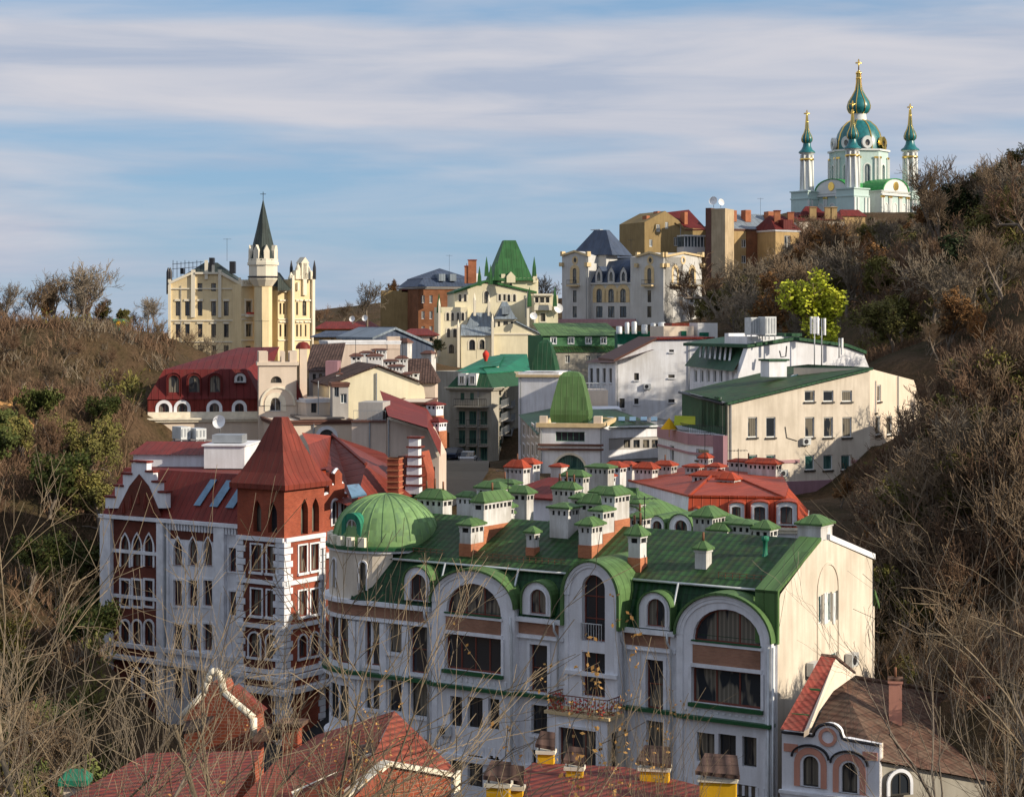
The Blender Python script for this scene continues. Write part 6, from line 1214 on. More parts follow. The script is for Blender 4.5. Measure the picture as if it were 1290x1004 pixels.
# ------------------------------------------------------------------ Q: white building with vented mansard and rooftop plant
FQ = Fr.px(930, 208, 1096, 214); Q = thing('vented_mansard_building', 'white building with dark green vented mansard and rooftop plant behind the cream hotel', 'building', base(FQ, 12)); uq2 = FQ.u
pw(Q, FQ, [(930, 560), (1096, 560), (1096, 466), (1088, 446), (1065, 438), (1001, 430), (942, 439), (930, 475)], 1, 'white_plaster'); 
for a, b in (((940, 438), (1001, 428.5)), ((1001, 428.5), (1066, 437)), ((1066, 437), (1090, 446))): rs(Q, FQ, a, b, 16, 'dark_green_seam', thick=.35)
fs = Fr.px(869, 228, 930, 208); wq = [('r', 874 + 8 * k, 878.5 + 8 * k, 466, 482) for k in range(7)]
facade(Q, fs, [(0, 14), (fs.w, 14), (fs.w, ZP(468, 208)), (0, ZP(461, 228))], wq, 'white_plaster', wk=dict(near=False, fm='white_frame', fw=.1))
m = MB(); m.poly([fs.p(-.3, .6, ZP(461, 228)), fs.p(fs.w, .6, ZP(468, 208)), W(942, 438, 211), W(884, 432, 230)]); m.build('mansard_slope', ['dark_green_seam'], Q)
for k in range(7): x = 883 + k * 6.2; y = 434 + k * .7; m = MB(); m.extr([W(x, y + 1, 224 - k * 1.5), W(x + 2.4, y + 1.3, 223.6 - k * 1.5), W(x + .6, y + 17, 221.5 - k * 1.5), W(x - 1.8, y + 17, 222 - k * 1.5)], (-.1, -.25, .1)); m.build('roof_vent', ['white_trim'], Q)
m = MB(); m.box(FQ, uq2(944), uq2(1010), -5, -.5, ZP(436, 209), ZP(424, 210)); m.box(FQ, uq2(944), uq2(980), -6, -5.01, ZP(436, 209), ZP(420, 212)); m.build('penthouse', ['white_plaster'], Q); m = MB(); m.box(FQ, uq2(990), uq2(1012), -5.1, -.3, ZP(424, 210) + .003, ZP(420, 210)); m.build('penthouse_roof', ['dark_green_seam'], Q)
def plant(px0, px1, pyt, pyb, Y, label):
    f = Fr.px(px0, Y, px1, Y + .5); t = thing('cooling_unit', label, 'cooling unit', f.p(f.w / 2, -1, ZP(pyb, Y))); z0, z1 = ZP(pyb, Y), ZP(pyt, Y)
    m = MB(); m.box(f, 0, f.w, -1.6, 0, z0 + .15, z1); m.build('case', ['light_metal'], t); m = MB()
    n = max(2, int(f.w / .28))
    for i in range(n): m.box(f, f.w * (i + .15) / n, f.w * (i + .6) / n, 0, .03, z0 + .35, z1 - .15)
    m.build('louvre', ['grey_metal'], t); m = MB()
    for u in (.05, f.w - .15): m.box(f, u, u + .1, -1.5, -1.4, z0 - .4, z0 + .15); m.box(f, u, u + .1, -.2, -.1, z0 - .4, z0 + .15)
    m.build('leg', ['grey_metal'], t); return t
plant(946, 962, 400, 424, 208, 'left metal cooling unit on the white penthouse roof'); plant(964, 978, 399, 424, 207, 'right metal cooling unit on the white penthouse roof')
def mast(px, pt, pb, Y, label, panels=3):
    t = thing('antenna_mast', label, 'antenna', W(px, pb, Y)); c = W(px, pb, Y); z1 = ZP(pt, Y); MB().tube([c - V((0, 0, 1)), V((c.x, c.y, z1))], .07, 6).build('mast', ['grey_metal'], t)
    for k in range(panels): a = k * 2.1 + .4; q = V((c.x + .4 * math.cos(a), c.y + .4 * math.sin(a), z1 - 1.9)); f = Fr(q, (-math.sin(a), math.cos(a))); m = MB(); m.box(f, -.15, .15, -.08, .08, q.z, q.z + 1.9); m.build('panel_antenna', ['white_dish'], t)
    return t
mast(1026, 399, 470, 207, 'taller antenna mast with white panels in front of the lime green tree'); mast(1035, 401, 450, 209, 'shorter antenna mast with white panels, right of the taller mast', 2); mast(1057, 426, 440, 211, 'short antenna post on the sloping white gable roof', 1)
m = MB(); m.tube([W(982, 442, 207.5), W(984, 450, 207.4), W(990, 449, 207.3), W(991, 436, 207.4)], .08, 5); m.build('cable_loop', ['dark_metal'], Q)
# ------------------------------------------------------------------ R: cream hotel
FRr = Fr.px(917, 180, 1096, 187); Rr = thing('cream_hotel', 'large plain cream building with dark green sloping roof and few square windows', 'building', base(FRr, 8)); ur_ = FRr.u
WR = dict(near=False, fw=.1, fm='white_frame', gm='glass', nx=1, sill=.08, tm='dark_frame')
wr = [('r', x - 6.5, x + 6.5, 492, 506) for x in (1020, 1043.5, 1067)] + [('r', x - 6, x + 6, 525.5, 551) for x in (948, 971, 1020, 1043.5, 1067)] + [('r', x - 6, x + 6, 573, 592, dict(WR, gm='glass_teal')) for x in (948, 971, 1020, 1043, 1065.5)] + [('r', x - 6, x + 6, 615, 630) for x in (1040, 1066)]
pw(Rr, FRr, [(917, 680), (1096, 680), (1096, 464), (917, 508)], 1, 'pale_cream', wins=wr, wk=WR)
FRs = Fr.px(1096, 187, 1165, 205); pw(Rr, FRs, [(1096, 680), (1165, 680), (1165, 518), (1151, 479), (1096, 464.5)], 8, 'cream_plaster', wins=[('r', 1105, 1110, 485, 506), ('r', 1103, 1109, 524, 548), ('r', 1117, 1124, 524, 548), ('r', 1103, 1108, 573, 590), ('r', 1116, 1122, 573, 590), ('r', 1102, 1104, 480, 520)], wk=WR)
m = MB(); m.box(FRr, 0, ur_(1007), 0, .08, FRr.z(584, 5), FRr.z(580, 5)); m.box(FRr, ur_(1072), ur_(1094), 0, .08, FRr.z(584, 13), FRr.z(580, 13)); m.build('painted_band', ['pink_plaster'], Rr)
m = MB(); m.box(FRr, ur_(975), FRr.w, 0, .15, 8, FRr.z(606, 8)); m.build('painted_base', ['mauve_plaster'], Rr)
LT = W(861, 493, 192); m = MB(); m.poly([FRr.p(-.3, .35, FRr.z(508, 0) + .1), FRr.p(FRr.w + .1, .35, FRr.z(464, FRr.w) + .1), W(1018, 459, 198), W(990, 462, 202), W(928, 478, 205), LT]); m.build('roof', ['green_tile'], Rr)
m = MB(); m.extr([FRr.p(-.3, .4, FRr.z(510, 0)), FRr.p(FRr.w + .1, .4, FRr.z(466, FRr.w)), FRr.p(FRr.w + .1, .4, FRr.z(463.5, FRr.w)), FRr.p(-.3, .4, FRr.z(507, 0))], -FRr.N * .35); m.build('verge', ['dark_green_seam'], Rr)
for x, y in ((986, 478), (996, 475), (970, 482)): m = MB(); m.extr([W(x, y, 190), W(x + 9, y - 2, 190.5), W(x + 14, y - 5, 193), W(x + 5, y - 3, 192.5)], (0, -.1, .12)); m.build('skylight', ['skylight_glass'], Rr)
m = MB(); m.box(Fr(W(969, 0, 188), FRr.U), 0, 2.1, -1.6, 0, ZP(475, 188), ZP(455, 188)); ch = m.build('roof_box', ['white_plaster'], Rr); m = MB(); m.box(Fr(W(968, 0, 188), FRr.U), -.05, 2.4, -1.8, .2, ZP(455, 188), ZP(452.5, 188)); m.build('lid', ['dark_green_seam'], ch)
fs = Fr.px(862, 196, 917, 180); fs = fs.off(.25); fs.w = 16.2; facade(Rr, fs, [(0, 14), (fs.w, 14), (fs.w, ZP(508, 180)), (0, ZP(493, 196))], [('r', x, x + 6, 500, 538, dict(nx=1, nz=3)) for x in (884, 892, 900)], 'dark_green_seam', wk=dict(near=False, fm='white_frame', fw=.08), name='glazed_wall')
m = MB(); m.tube([fs.p(0, .3, ZP(494, 196)), fs.p(fs.w, .3, ZP(509, 180))], .15, 6); m.build('gutter', ['dark_metal'], Rr)
aircon(FRr.p(ur_(1014), 0, FRr.z(560, ur_(1014))), FRr, 'small air conditioner between the middle windows of the cream hotel', 1.0)
m = MB(); m.tube([FRr.p(ur_(989), .05, FRr.z(538, 5)), FRr.p(ur_(991), .05, FRr.z(552, 5)), FRr.p(ur_(1004), .05, FRr.z(556, 6))], .035, 4); m.build('cable', ['dark_metal'], Rr)
# pink annex
FRa = Fr.px(829, 196, 868, 184); FRb = Fr.px(868, 184, 912, 180); 
Ra = thing('pink_annex', 'pink and white low annex with a planted roof terrace left of the hotel', 'building', base(FRb, 2)); 
for f, ws in ((FRa, [('r', 844, 849, 561, 582)]), (FRb, [('r', 877, 893, 566, 580)])): body(Ra, f, 0, f.w, 6, 12, ZP(545, 184), 'white_plaster', fw=ws, wk=WR); m = MB(); m.box(f, 0, f.w + .1, 0, .12, ZP(560, 184), ZP(546, 184)); m.box(f, 0, f.w + .1, 0, .1, ZP(572, 184), ZP(569, 184)); m.build('painted_band', ['pink_plaster'], Ra)
m = MB(); m.box(FRb, FRb.w - 1.2, FRb.w + .2, -3, .3, 12, ZP(548, 181)); m.build('wall', ['mauve_plaster'], Ra)
railing(Ra, FRa.p(0, .05, ZP(545, 184)), FRa.p(FRa.w, .05, ZP(545, 184)), .8, .25); railing(Ra, FRb.p(0, .05, ZP(545, 184)), FRb.p(FRb.w, .05, ZP(545, 184)), .8, .25)
# a lime banner-like sun shade and yellow shade on that terrace
m = MB(); m.extr([W(849, 536, 187), W(876, 535, 186), W(876, 526, 187.5), W(850, 525, 188.5)], (0, .1, .12)); tag(m.build('awning', 'leaf_limegreen' if 'leaf_limegreen' in MATS else 'leaf_lime'), 'bright lime green awning on the planted terrace of the pink annex', 'awning')
m = MB(); c = W(843, 538, 189); m.lathe(c, [(.9, -.2), (.5, .3), (0, .95)], 8, smooth=False); m.tube([c - V((0, 0, 1)), c], .04, 4); tag(m.build('parasol', 'yellow_paint'), 'small yellow parasol left of the lime green awning', 'parasol')
# parked cars in the street
def car(p, ang, mat, label):
    t = thing('parked_car', label, 'car', p, 'cars parked in the shaded street'); f = Fr(p, (math.cos(ang), math.sin(ang))); z = p[2]
    pr = [(-2.1, .35), (2.1, .35), (2.15, .75), (1.3, .9), (-1.9, .95), (-2.15, .8)]; m = MB(); m.prism(f, [(u, z + q) for u, q in pr], -.85, .85); m.build('body', [mat], t)
    pr = [(-1.6, .94), (1.25, .9), (.55, 1.42), (-1.1, 1.45)]; m = MB(); m.prism(f, [(u, z + q) for u, q in pr], -.75, .75); m.build('cabin', ['glass'], t); m = MB(); m.box(f, -1.05, .5, -.7, .7, z + 1.44, z + 1.48); m.build('car_roof', [mat], t)
    for u in (-1.3, 1.35):
        for n in (-.86, .86): m = MB(); c = f.p(u, n, z + .33); m.tube([c - f.N * .1, c + f.N * .1], .33, 12); w = m.build('wheel', ['tyre'], t); m = MB(); m.tube([c - f.N * .11, c + f.N * .11], .18, 8); m.build('rim', ['light_metal'], w)
    for n in (-.6, .6): m = MB(); m.box(f, 2.1, 2.17, n - .18, n + .18, z + .6, z + .74); m.build('headlight', ['white_dish'], t)
for x, y, mt, lb in ((574, 232, 'car_dark', 'dark blue parked car, nearer one at the foot of the grey apartment house'), (581, 243, 'car_light', 'silver parked car, farther one at the foot of the grey apartment house')):
    X = (x - CX) / FL * y; car((X, y, hz(X, y) + .42), 1.2, mt, lb)
# ------------------------------------------------------------------ S: brown roofed house at the right
FS = Fr.px(985, 84, 1108, 82); S = thing('brown_tiled_house', 'house with big brown tiled roof, pink framed arched windows and curved gable at right', 'building', base(FS, 8, -4)); us = FS.u
def uzp(l, n=0, f=FS): return [f.uz(a, b, n) for a, b in l]
arc = [(1025 + 17.5 - 17.5 * math.cos(math.pi * i / 10), 926 - 15 * math.sin(math.pi * i / 10)) for i in range(11)]
out = [(985, 1120), (1108, 1120), (1108, 938), (1068, 930), (1062, 930)] + arc[::-1] + [(1024, 926), (985, 921)]
facade(S, FS, uzp(out), [pxwin(FS, ('a', 1011, 1031, 952, 991)) + (dict(nx=2, fm='dark_frame', near=True),), pxwin(FS, ('a', 1060, 1080, 960, 999)) + (dict(nx=2, fm='dark_frame'),), pxwin(FS, ('a', 1011, 1031, 1030, 1075)) + (dict(nx=2),), pxwin(FS, ('a', 1060, 1080, 1035, 1080)) + (dict(nx=2),)], 'white_plaster', px=False, thick=.4)
for a, b, t in ((1011, 1031, 952), (1060, 1080, 960)):
    k = pxwin(FS, ('a', a, b, t, t + 39)); p = MB(); p.ring(FS, opoly('a', k[1] - .38, k[2] + .38, k[3], k[4] + .38), opoly('a', k[1] - .12, k[2] + .12, k[3], k[4] + .1), 0, .06, 0); p.build('painted_surround', ['salmon_plaster'], S)
    p = MB(); A_ = opoly('a', k[1] - .52, k[2] + .52, k[4] - .9, k[4] + .54, .6)[2:]; B_ = opoly('a', k[1] - .45, k[2] + .45, k[4] - .9, k[4] + .46, .55)[2:]; p.ring(FS, A_, B_, 0, .14, 0, False); p.build('hood_mould', ['dark_metal'], S)
p = MB()
tops = uzp([(985, 921), (1024, 926)] + arc + [(1062, 930), (1108, 938)])
for a, b in zip(tops, tops[1:]): p.tube([FS.p(a[0], .05, a[1]), FS.p(b[0], .05, b[1])], .07, 5)
p.build('dark_moulding', ['dark_metal'], S)
p = MB(); cc = FS.uz(1043, 928); p.ring(FS, opoly('c', cc[0] - .42, cc[0] + .42, cc[1] - .42, cc[1] + .42), opoly('c', cc[0] - .28, cc[0] + .28, cc[1] - .28, cc[1] + .28), 0, .08); p.build('medallion', ['salmon_plaster'], S)
p = MB(); z_ = FS.z(997, 1); p.box(FS, -.1, FS.w + .1, 0, .2, z_ - .12, z_ + .02); p.box(FS, -.05, FS.w + .05, 0, .12, z_ - .3, z_ - .12); p.build('sill_band', ['white_trim'], S)
for a, b in ((985, 1008), (1084, 1108)): p = MB(); p.box(FS, us(a) + .1, us(b) - .1, .0, .05, FS.z(948, 1), FS.z(938, 1)); p.build('painted_panel', ['salmon_plaster'], S)
f = FS.side(FS.w); m = MB(); m.poly([f.p(0, 0, 8), f.p(.6, 0, 8), f.p(.6, 0, FS.z(938, FS.w)), f.p(0, 0, FS.z(938, FS.w))]); m.build('wall', ['cream_plaster'], S)
# main roof: ridge from (1055,851) running right; eaves right of the gable wall
r0 = W(1055, 851, 90.5); r1 = W(1262, 884, 96); e0 = W(1025, 935, 83.5); e1 = W(1104, 963, 82.5); e2 = W(1290, 1003, 84)
m = MB(); lf = W(1015, 940, 84.4); m.poly([lf, W(1108, 958, 82), W(1255, 985, 84), r1, r0]); m.poly([r0, r1, W(1262, 905, 101), W(1050, 880, 97)]); m.build('roof', ['brown_tile'], S)
m = MB(); m.tube([r0 + V((0, 0, .05)), r1 + V((0, 0, .05))], .12, 6); m.build('ridge_cap', ['brown_tile'], S)
m = MB(); a = W(1108, 985, 83); b = W(1262, 1010, 85); m.poly([W(1108, 960, 82.3), W(1255, 986, 84.3), V((b.x, b.y, 8)), V((a.x, a.y, 8))]); m.build('wall', ['dim_plaster'], S)
f = Fr.px(1108, 82.2, 1255, 84.2); window(S, f, 'a', f.u(1120), f.u(1145), ZP(1001, 82.5), ZP(972, 82.5), n=.05, depth=.05, near=False, trim=.15)
# peaked red-tiled cross gable against the mansion
m = MB(); pkk = W(1034, 826, 88.5); m.poly([W(983, 918, 83.2), W(1013, 921, 83.2), W(1053, 829, 89), pkk]); m.build('cross_roof', ['red_tile'], S)
m = MB(); m.extr([W(1013, 921, 83.1), W(1019, 917, 83.1), W(1057, 834, 89), W(1052, 829, 89)], (0, .1, -.3)); m.poly([W(1013, 922, 83.3), W(1053, 831, 89.2), W(1078, 850, 90), W(1050, 870, 87)]); m.build('gable_edge', ['cream_plaster'], S)
m = MB(); m.extr([pkk, W(1053, 828, 89), W(1078, 849, 90.5), W(1070, 846, 91)], (0, 0, .12)); m.build('cross_roof', ['old_brown_tile'], S)
for y, a, b in ((899, 994, 1019), (867, 1011, 1033)): m = MB(); Y = 83.2 + (921 - y) * .06; m.tube([W(a, y, Y - .1), W(b, y + 2, Y - .1)], .07, 4); m.build('snow_guard', ['green_ledge'], S)
def chs(px, pb, pt, Y, l, lab=None): c = W(px, pb, Y); chimney(S, c, Fr((0, 0), (.98, -.2)), l, l, c.z, c.z + (pb - pt) * Y / FL, stack='salmon_plaster', cap='brown_tile', vents=False, caph=.15, ov=.08)
chs(1128, 890, 856, 87.5, .6); chs(1237, 906, 874, 88, .6); chs(1173, 872, 840, 103, .95)
# ------------------------------------------------------------------ T: small brick gable house lower left
FTt = Fr.px(232, 60, 318, 59.6); T_ = thing('brick_gable_cottage', 'small brick house with pale scalloped gable coping among the bare branches', 'building', base(FTt, 2, -3))
gp = [(232, 1060), (318, 1060), (318, 925), (318, 905), (281, 873), (276, 862), (262, 862), (258, 873), (232, 900)]
facade(T_, FTt, uzp(gp, 0, FTt), [], 'house_brick', px=False, thick=1.2)
m = MB(); q = uzp([(228, 903), (258, 873), (261, 860), (264, 850), (270, 845), (276, 850), (278, 860), (281, 873), (300, 890), (318, 905), (318, 930)], 0, FTt)
for a, b in zip(q, q[1:]): m.tube([FTt.p(a[0], -.1, a[1]), FTt.p(b[0], -.1, b[1])], .13, 6)
m.build('coping', ['cream_trim'], T_)
m = MB(); m.poly([FTt.p(q[0][0], -.2, q[0][1]), FTt.p(q[1][0], -.2, q[1][1]), FTt.p(q[1][0], -1.6, q[1][1]), FTt.p(q[0][0], -1.6, q[0][1])]); m.poly([FTt.p(q[7][0], -.2, q[7][1]), FTt.p(q[9][0], -.2, q[9][1]), FTt.p(q[9][0], -1.6, q[9][1]), FTt.p(q[7][0], -1.6, q[7][1])]); m.build('roof', ['red_tile'], T_)
m = MB(); a = FTt.uz(318, 925); b = FTt.uz(378, 915); m.extr([W(318, 935, 58), W(330, 920, 58), W(378, 912, 62), W(366, 930, 60)], (0, 0, .12)); m.build('lean_to_roof', ['old_brown_tile'], T_); m = MB(); m.extr([W(232, 912, 60), W(270, 905, 59), W(256, 920, 57.5), W(230, 925, 58)], (0, 0, .1)); m.build('lean_to_roof', ['old_brown_tile'], T_)
chx(T_, 368, 912, 935, 59, .5, .5, FTt, stack='red_brick', cap='brown_tile', vents=False, caph=.12)
# ------------------------------------------------------------------ U: red tile roofs in the foreground
U1 = thing('red_tiled_house', 'house with broad red tiled hip roof and two brick gables, lower left of centre', 'building', (W(480, 1004, 54).x, 56, 12))
pk1 = W(497, 895, 57); m = MB()
m.poly([W(300, 1010, 50), W(345, 960, 55), W(400, 925, 60), pk1, W(440, 1010, 50)]); m.build('roof', ['brick_red_tile'], U1)
m = MB(); m.poly([pk1, W(577, 972, 53), W(520, 968, 50.5), W(488, 962, 50), W(445, 1005, 49)]); m.build('roof', ['brick_red_tile'], U1)
FU = Fr.px(450, 49.5, 570, 51.5); pw(U1, FU, [(438, 1120), (568, 1120), (568, 978), (530, 972), (488, 965), (440, 1003)], 1.2, 'house_brick')
m = MB(); q = uzp([(436, 1006), (488, 964), (530, 971), (570, 978)], 0, FU)
for a, b in zip(q, q[1:]): m.extr([FU.p(a[0], .12, a[1]), FU.p(b[0], .12, b[1]), FU.p(b[0], -.25, b[1]), FU.p(a[0], -.25, a[1])], (0, 0, .12))
m.build('coping', ['cream_trim'], U1)
m = MB(); m.extr([W(438, 958, 53.5), W(452, 942, 54.5), W(492, 936, 54.5), W(480, 950, 53.4)], (0, 0, .1)); d_ = m.build('dormer_roof', ['old_brown_tile'], U1); m = MB(); m.extr([W(456, 962, 53.4), W(484, 956, 53.5), W(484, 949, 53.6), W(456, 954, 53.5)], (0, .8, 0)); m.build('dormer_front', ['dark_brick'], d_)
m = MB(); m.tube([W(452, 955, 53.2), W(491, 942, 53.8)], .05, 4); m.build('coping', ['cream_trim'], d_)
m = MB(); m.extr([W(368, 1000, 49.5), W(425, 975, 50.5), W(428, 982, 50.3), W(372, 1008, 49.2)], (0, -.2, .12)); m.build('coping', ['cream_trim'], U1); pw(U1, Fr.px(370, 48.8, 445, 49.3), [(372, 1100), (440, 1100), (432, 975), (400, 990), (374, 1003)], .4, 'dark_brick')
m = MB(); m.extr([W(572, 975, 52), W(580, 972, 52.5), W(580, 1020, 52.5), W(572, 1020, 52)], (0, .3, 0)); m.build('downpipe_box', ['cream_trim'], U1)
U2 = thing('dark_red_tiled_house', 'low dark red tiled roof behind branches at the lower left corner', 'building', (W(200, 1004, 45).x, 46, 14)); m = MB(); m.poly([W(75, 1010, 42), W(185, 948, 50), W(330, 945, 52), W(290, 1015, 43)]); m.build('roof', ['red_tile'], U2); f = Fr.px(80, 43, 290, 43.5); m = MB(); m.poly([f.p(0, 0, 10), f.p(f.w, 0, 10), f.p(f.w, 0, ZP(1012, 43)), f.p(0, 0, ZP(1012, 43))]); m.build('wall', ['brown_brick'], U2)
U3 = thing('crimson_tiled_house', 'low crimson tiled roof with yellow chimneys at the bottom centre edge', 'building', (W(750, 1004, 50).x, 50, 12)); m = MB()
m.poly([W(612, 1008, 46), W(672, 960, 52), W(790, 966, 52), W(885, 990, 49.5), W(890, 1015, 46.5)]); m.build('roof', ['red_tile'], U3); f = Fr.px(612, 46, 890, 46.4); m = MB(); m.poly([f.p(0, 0, 10), f.p(f.w, 0, 10), f.p(f.w, 0, ZP(1013, 46)), f.p(0, 0, ZP(1009, 46))]); m.build('wall', ['yellow_paint'], U3)
def ych(px, pt, Y, w, lean, px_off=0):
    c = W(px, pt + 25, Y); f = Fr(c, (.985, -.17)); w = w * .9; m = MB(); m.box(f, -w / 2, w / 2, -w * .3, w * .3, c.z - 1.6, c.z + .3); o = m.build('chimney', ['yellow_paint'], U3)
    m = MB(); m.box(f, -w / 2 - .05, w / 2 + .05, -w * .3 - .05, w * .3 + .05, c.z + .303, c.z + .4); m.build('band', ['cream_trim'], o)
    m = MB(); q = [f.p(-w * .62, w * .42, c.z + .5), f.p(w * .62, w * .42, c.z + .42), f.p(w * .5, -w * .42, c.z + .75), f.p(-w * .4, -w * .42, c.z + .78)]; m.extr(q, (0, 0, .1)); m.tube([f.p(-w * .4, .1, c.z + .35), f.p(-w * .4, .1, c.z + .6)], .03, 4); m.tube([f.p(w * .4, .1, c.z + .35), f.p(w * .4, .1, c.z + .6)], .03, 4); m.build('cap', ['old_brown_tile'], o)
ych(628, 980, 46, .62, 0); ych(688, 937, 52, .5, 0); ych(724, 958, 50, .5, 0); ych(825, 958, 50, .85, 0); ych(905, 972, 47, 1.0, 0); ych(650, 984, 46.5, .4, 0)
G3 = thing('green_capped_post', 'pale gate post with a bright green cap at the lower left', 'gate post', (W(92, 985, 45).x, 45, 12)); f = Fr.px(80, 45, 106, 45); m = MB(); m.box(f, 0, f.w, -.4, 0, 12, ZP(982, 45)); m.build('post', ['cream_plaster'], G3); hip(G3, f, -.1, f.w + .1, .15, -.5, ZP(981, 45), ZP(970, 45), .15, 'teal_seam', name='cap')
# ------------------------------------------------------------------ rooftop clutter on the Gothic house
plant(228, 240, 538, 556, 150, 'tall grey cooling unit on the Gothic house roof, leftmost'); plant(247, 260, 540, 556, 150, 'wide grey cooling unit between the tall one and the dish')
dish(W(277, 545, 148), (-.3, -1, .3), .55, 'white satellite dish beside the roof planters of the Gothic house')
m = MB(); m.box(FX2, FX2.u(262), FX2.u(300), -3, -1.2, ZP(558, 139), ZP(548, 139)); tag(m.build('roof_canopy', 'grey_metal'), 'grey rooftop canopy behind the green planters', 'canopy')
f = Fr.px(215, 151, 262, 151); m = MB(); m.box(f, 0, f.w, -3, 0, ZP(562, 151), ZP(556, 151)); tag(m.build('roof_deck', 'flat_roof'), 'dark flat roof deck carrying the grey cooling units', 'roof deck')
cars = None
# antennas, poles and small dishes on roofs
for px, pt, pb, Y, lb in ((401, 480, 522, 181, 'thin pole on the brown flat terrace right of the square tower'), (935, 490, 520, 0, '')):
    if Y: t = thing('roof_pole', lb, 'pole', W(px, pb, Y)); MB().tube([W(px, pb, Y), W(px, pt, Y)], .05, 5).build('mast', ['grey_metal'], t)
dish(W(703, 398, 346), (.4, -1, .2), .9, 'white satellite dish right of the yellow palace loggia'); dish(W(672, 406, 340), (.2, -1, .4), .7, 'white satellite dish on the grey lower roof of the yellow palace')
for k, (px, py, Y, lb) in enumerate(((444, 408, 300, 'small white satellite dish on the far dark roofs, left one'), (460, 407, 300, 'small white satellite dish on the far dark roofs, right one'))): dish(W(px, py, Y), (-.3, -1, .3), .5, lb)
# far low houses between castle and ochre block
for px0, px1, t, r_, b, Y, wm, rm, lb in ((398, 475, 414, 405, 430, 360, 'ochre_plaster', 'darkred_seam', 'far low house with long dark red roof right of the castle'), (395, 450, 424, 417, 440, 300, 'ochre_light', 'slate_seam', 'far low ochre house with slate roof, just right of the castle foot'), (505, 548, 422, 414, 450, 330, 'beige_plaster', 'darkred_seam', 'far reddish roofed shed left of the palace')):
    f = Fr.px(px0, Y, px1, Y); t_ = thing('far_house', lb, 'building', W((px0 + px1) / 2, b, Y)); body(t_, f, 0, f.w, 8, ZP(b, Y), ZP(t, Y), wm, fw=[('r', px0 + 8 + 14 * k, px0 + 12 + 14 * k, t + 3, t + 8) for k in range(3)], wk=dict(near=False, fw=.1)); hip(t_, f, -.5, f.w + .5, .5, -8.5, ZP(t, Y), ZP(r_, Y), 2, rm)
# graffiti wall and white buildings on the left hill
f = Fr.px(78, 222, 142, 226); t_ = thing('graffiti_wall', 'low wall covered with violet and white graffiti behind the bare trees, on the left hill', 'wall', W(110, 410, 222)); m = MB(); m.box(f, 0, f.w, -.3, 0, ZP(416, 224), ZP(401, 224)); m.build('panel', ['purple_drape'], t_)
rng = random.Random(5)
for k in range(9):
    x = f.w * (k + .5) / 9; m = MB(); z_ = ZP(409, 224); q = []
    for j in range(9): a_ = j * .7; q.append((x + .38 * math.cos(a_) * rng.uniform(.6, 1.2), z_ + .5 * math.sin(a_) * rng.uniform(.5, 1.1)))
    m.prism(f, q, 0, .012); m.build('graffiti', [rng.choice(['white_wall', 'mauve_plaster', 'pink_plaster', 'skylight_glass'])], t_)
f = Fr.px(143, 221, 162, 222); t_ = thing('painted_kiosk', 'small kiosk painted in green and yellow at the right end of the graffiti wall', 'kiosk', W(152, 413, 221)); m = MB(); m.extr([f.p(0, 0, ZP(416, 221)), f.p(f.w, 0, ZP(416, 221)), f.p(f.w, 0, ZP(405, 221)), f.p(f.w * .8, 0, ZP(401.5, 221)), f.p(0, 0, ZP(402, 221))], -f.N * 1.5); m.build('body', ['teal_seam'], t_)
for a, b, c_ in ((.3, .9, 'yellow_paint'), (1.0, 1.5, 'leaf_lime')): m = MB(); m.prism(f, opoly('c', a, b, ZP(412, 221), ZP(404, 221)), 0, .02); m.build('painted_patch', [c_], t_)
for px0, px1, t, b, Y, lb in ((-10, 12, 405, 414, 300, 'low white building at the far left edge of the hill'), (20, 42, 406, 414, 310, 'low white building between the bare trees of the far left hill')):
    f = Fr.px(px0, Y, px1, Y); t_ = thing('white_shed', lb, 'building', W((px0 + px1) / 2, b, Y)); body(t_, f, 0, f.w, 6, ZP(b + 10, Y), ZP(t, Y), 'white_wall'); hip(t_, f, -.3, f.w + .3, .3, -6.3, ZP(t, Y), ZP(t - 2, Y), 1, 'grey_seam')
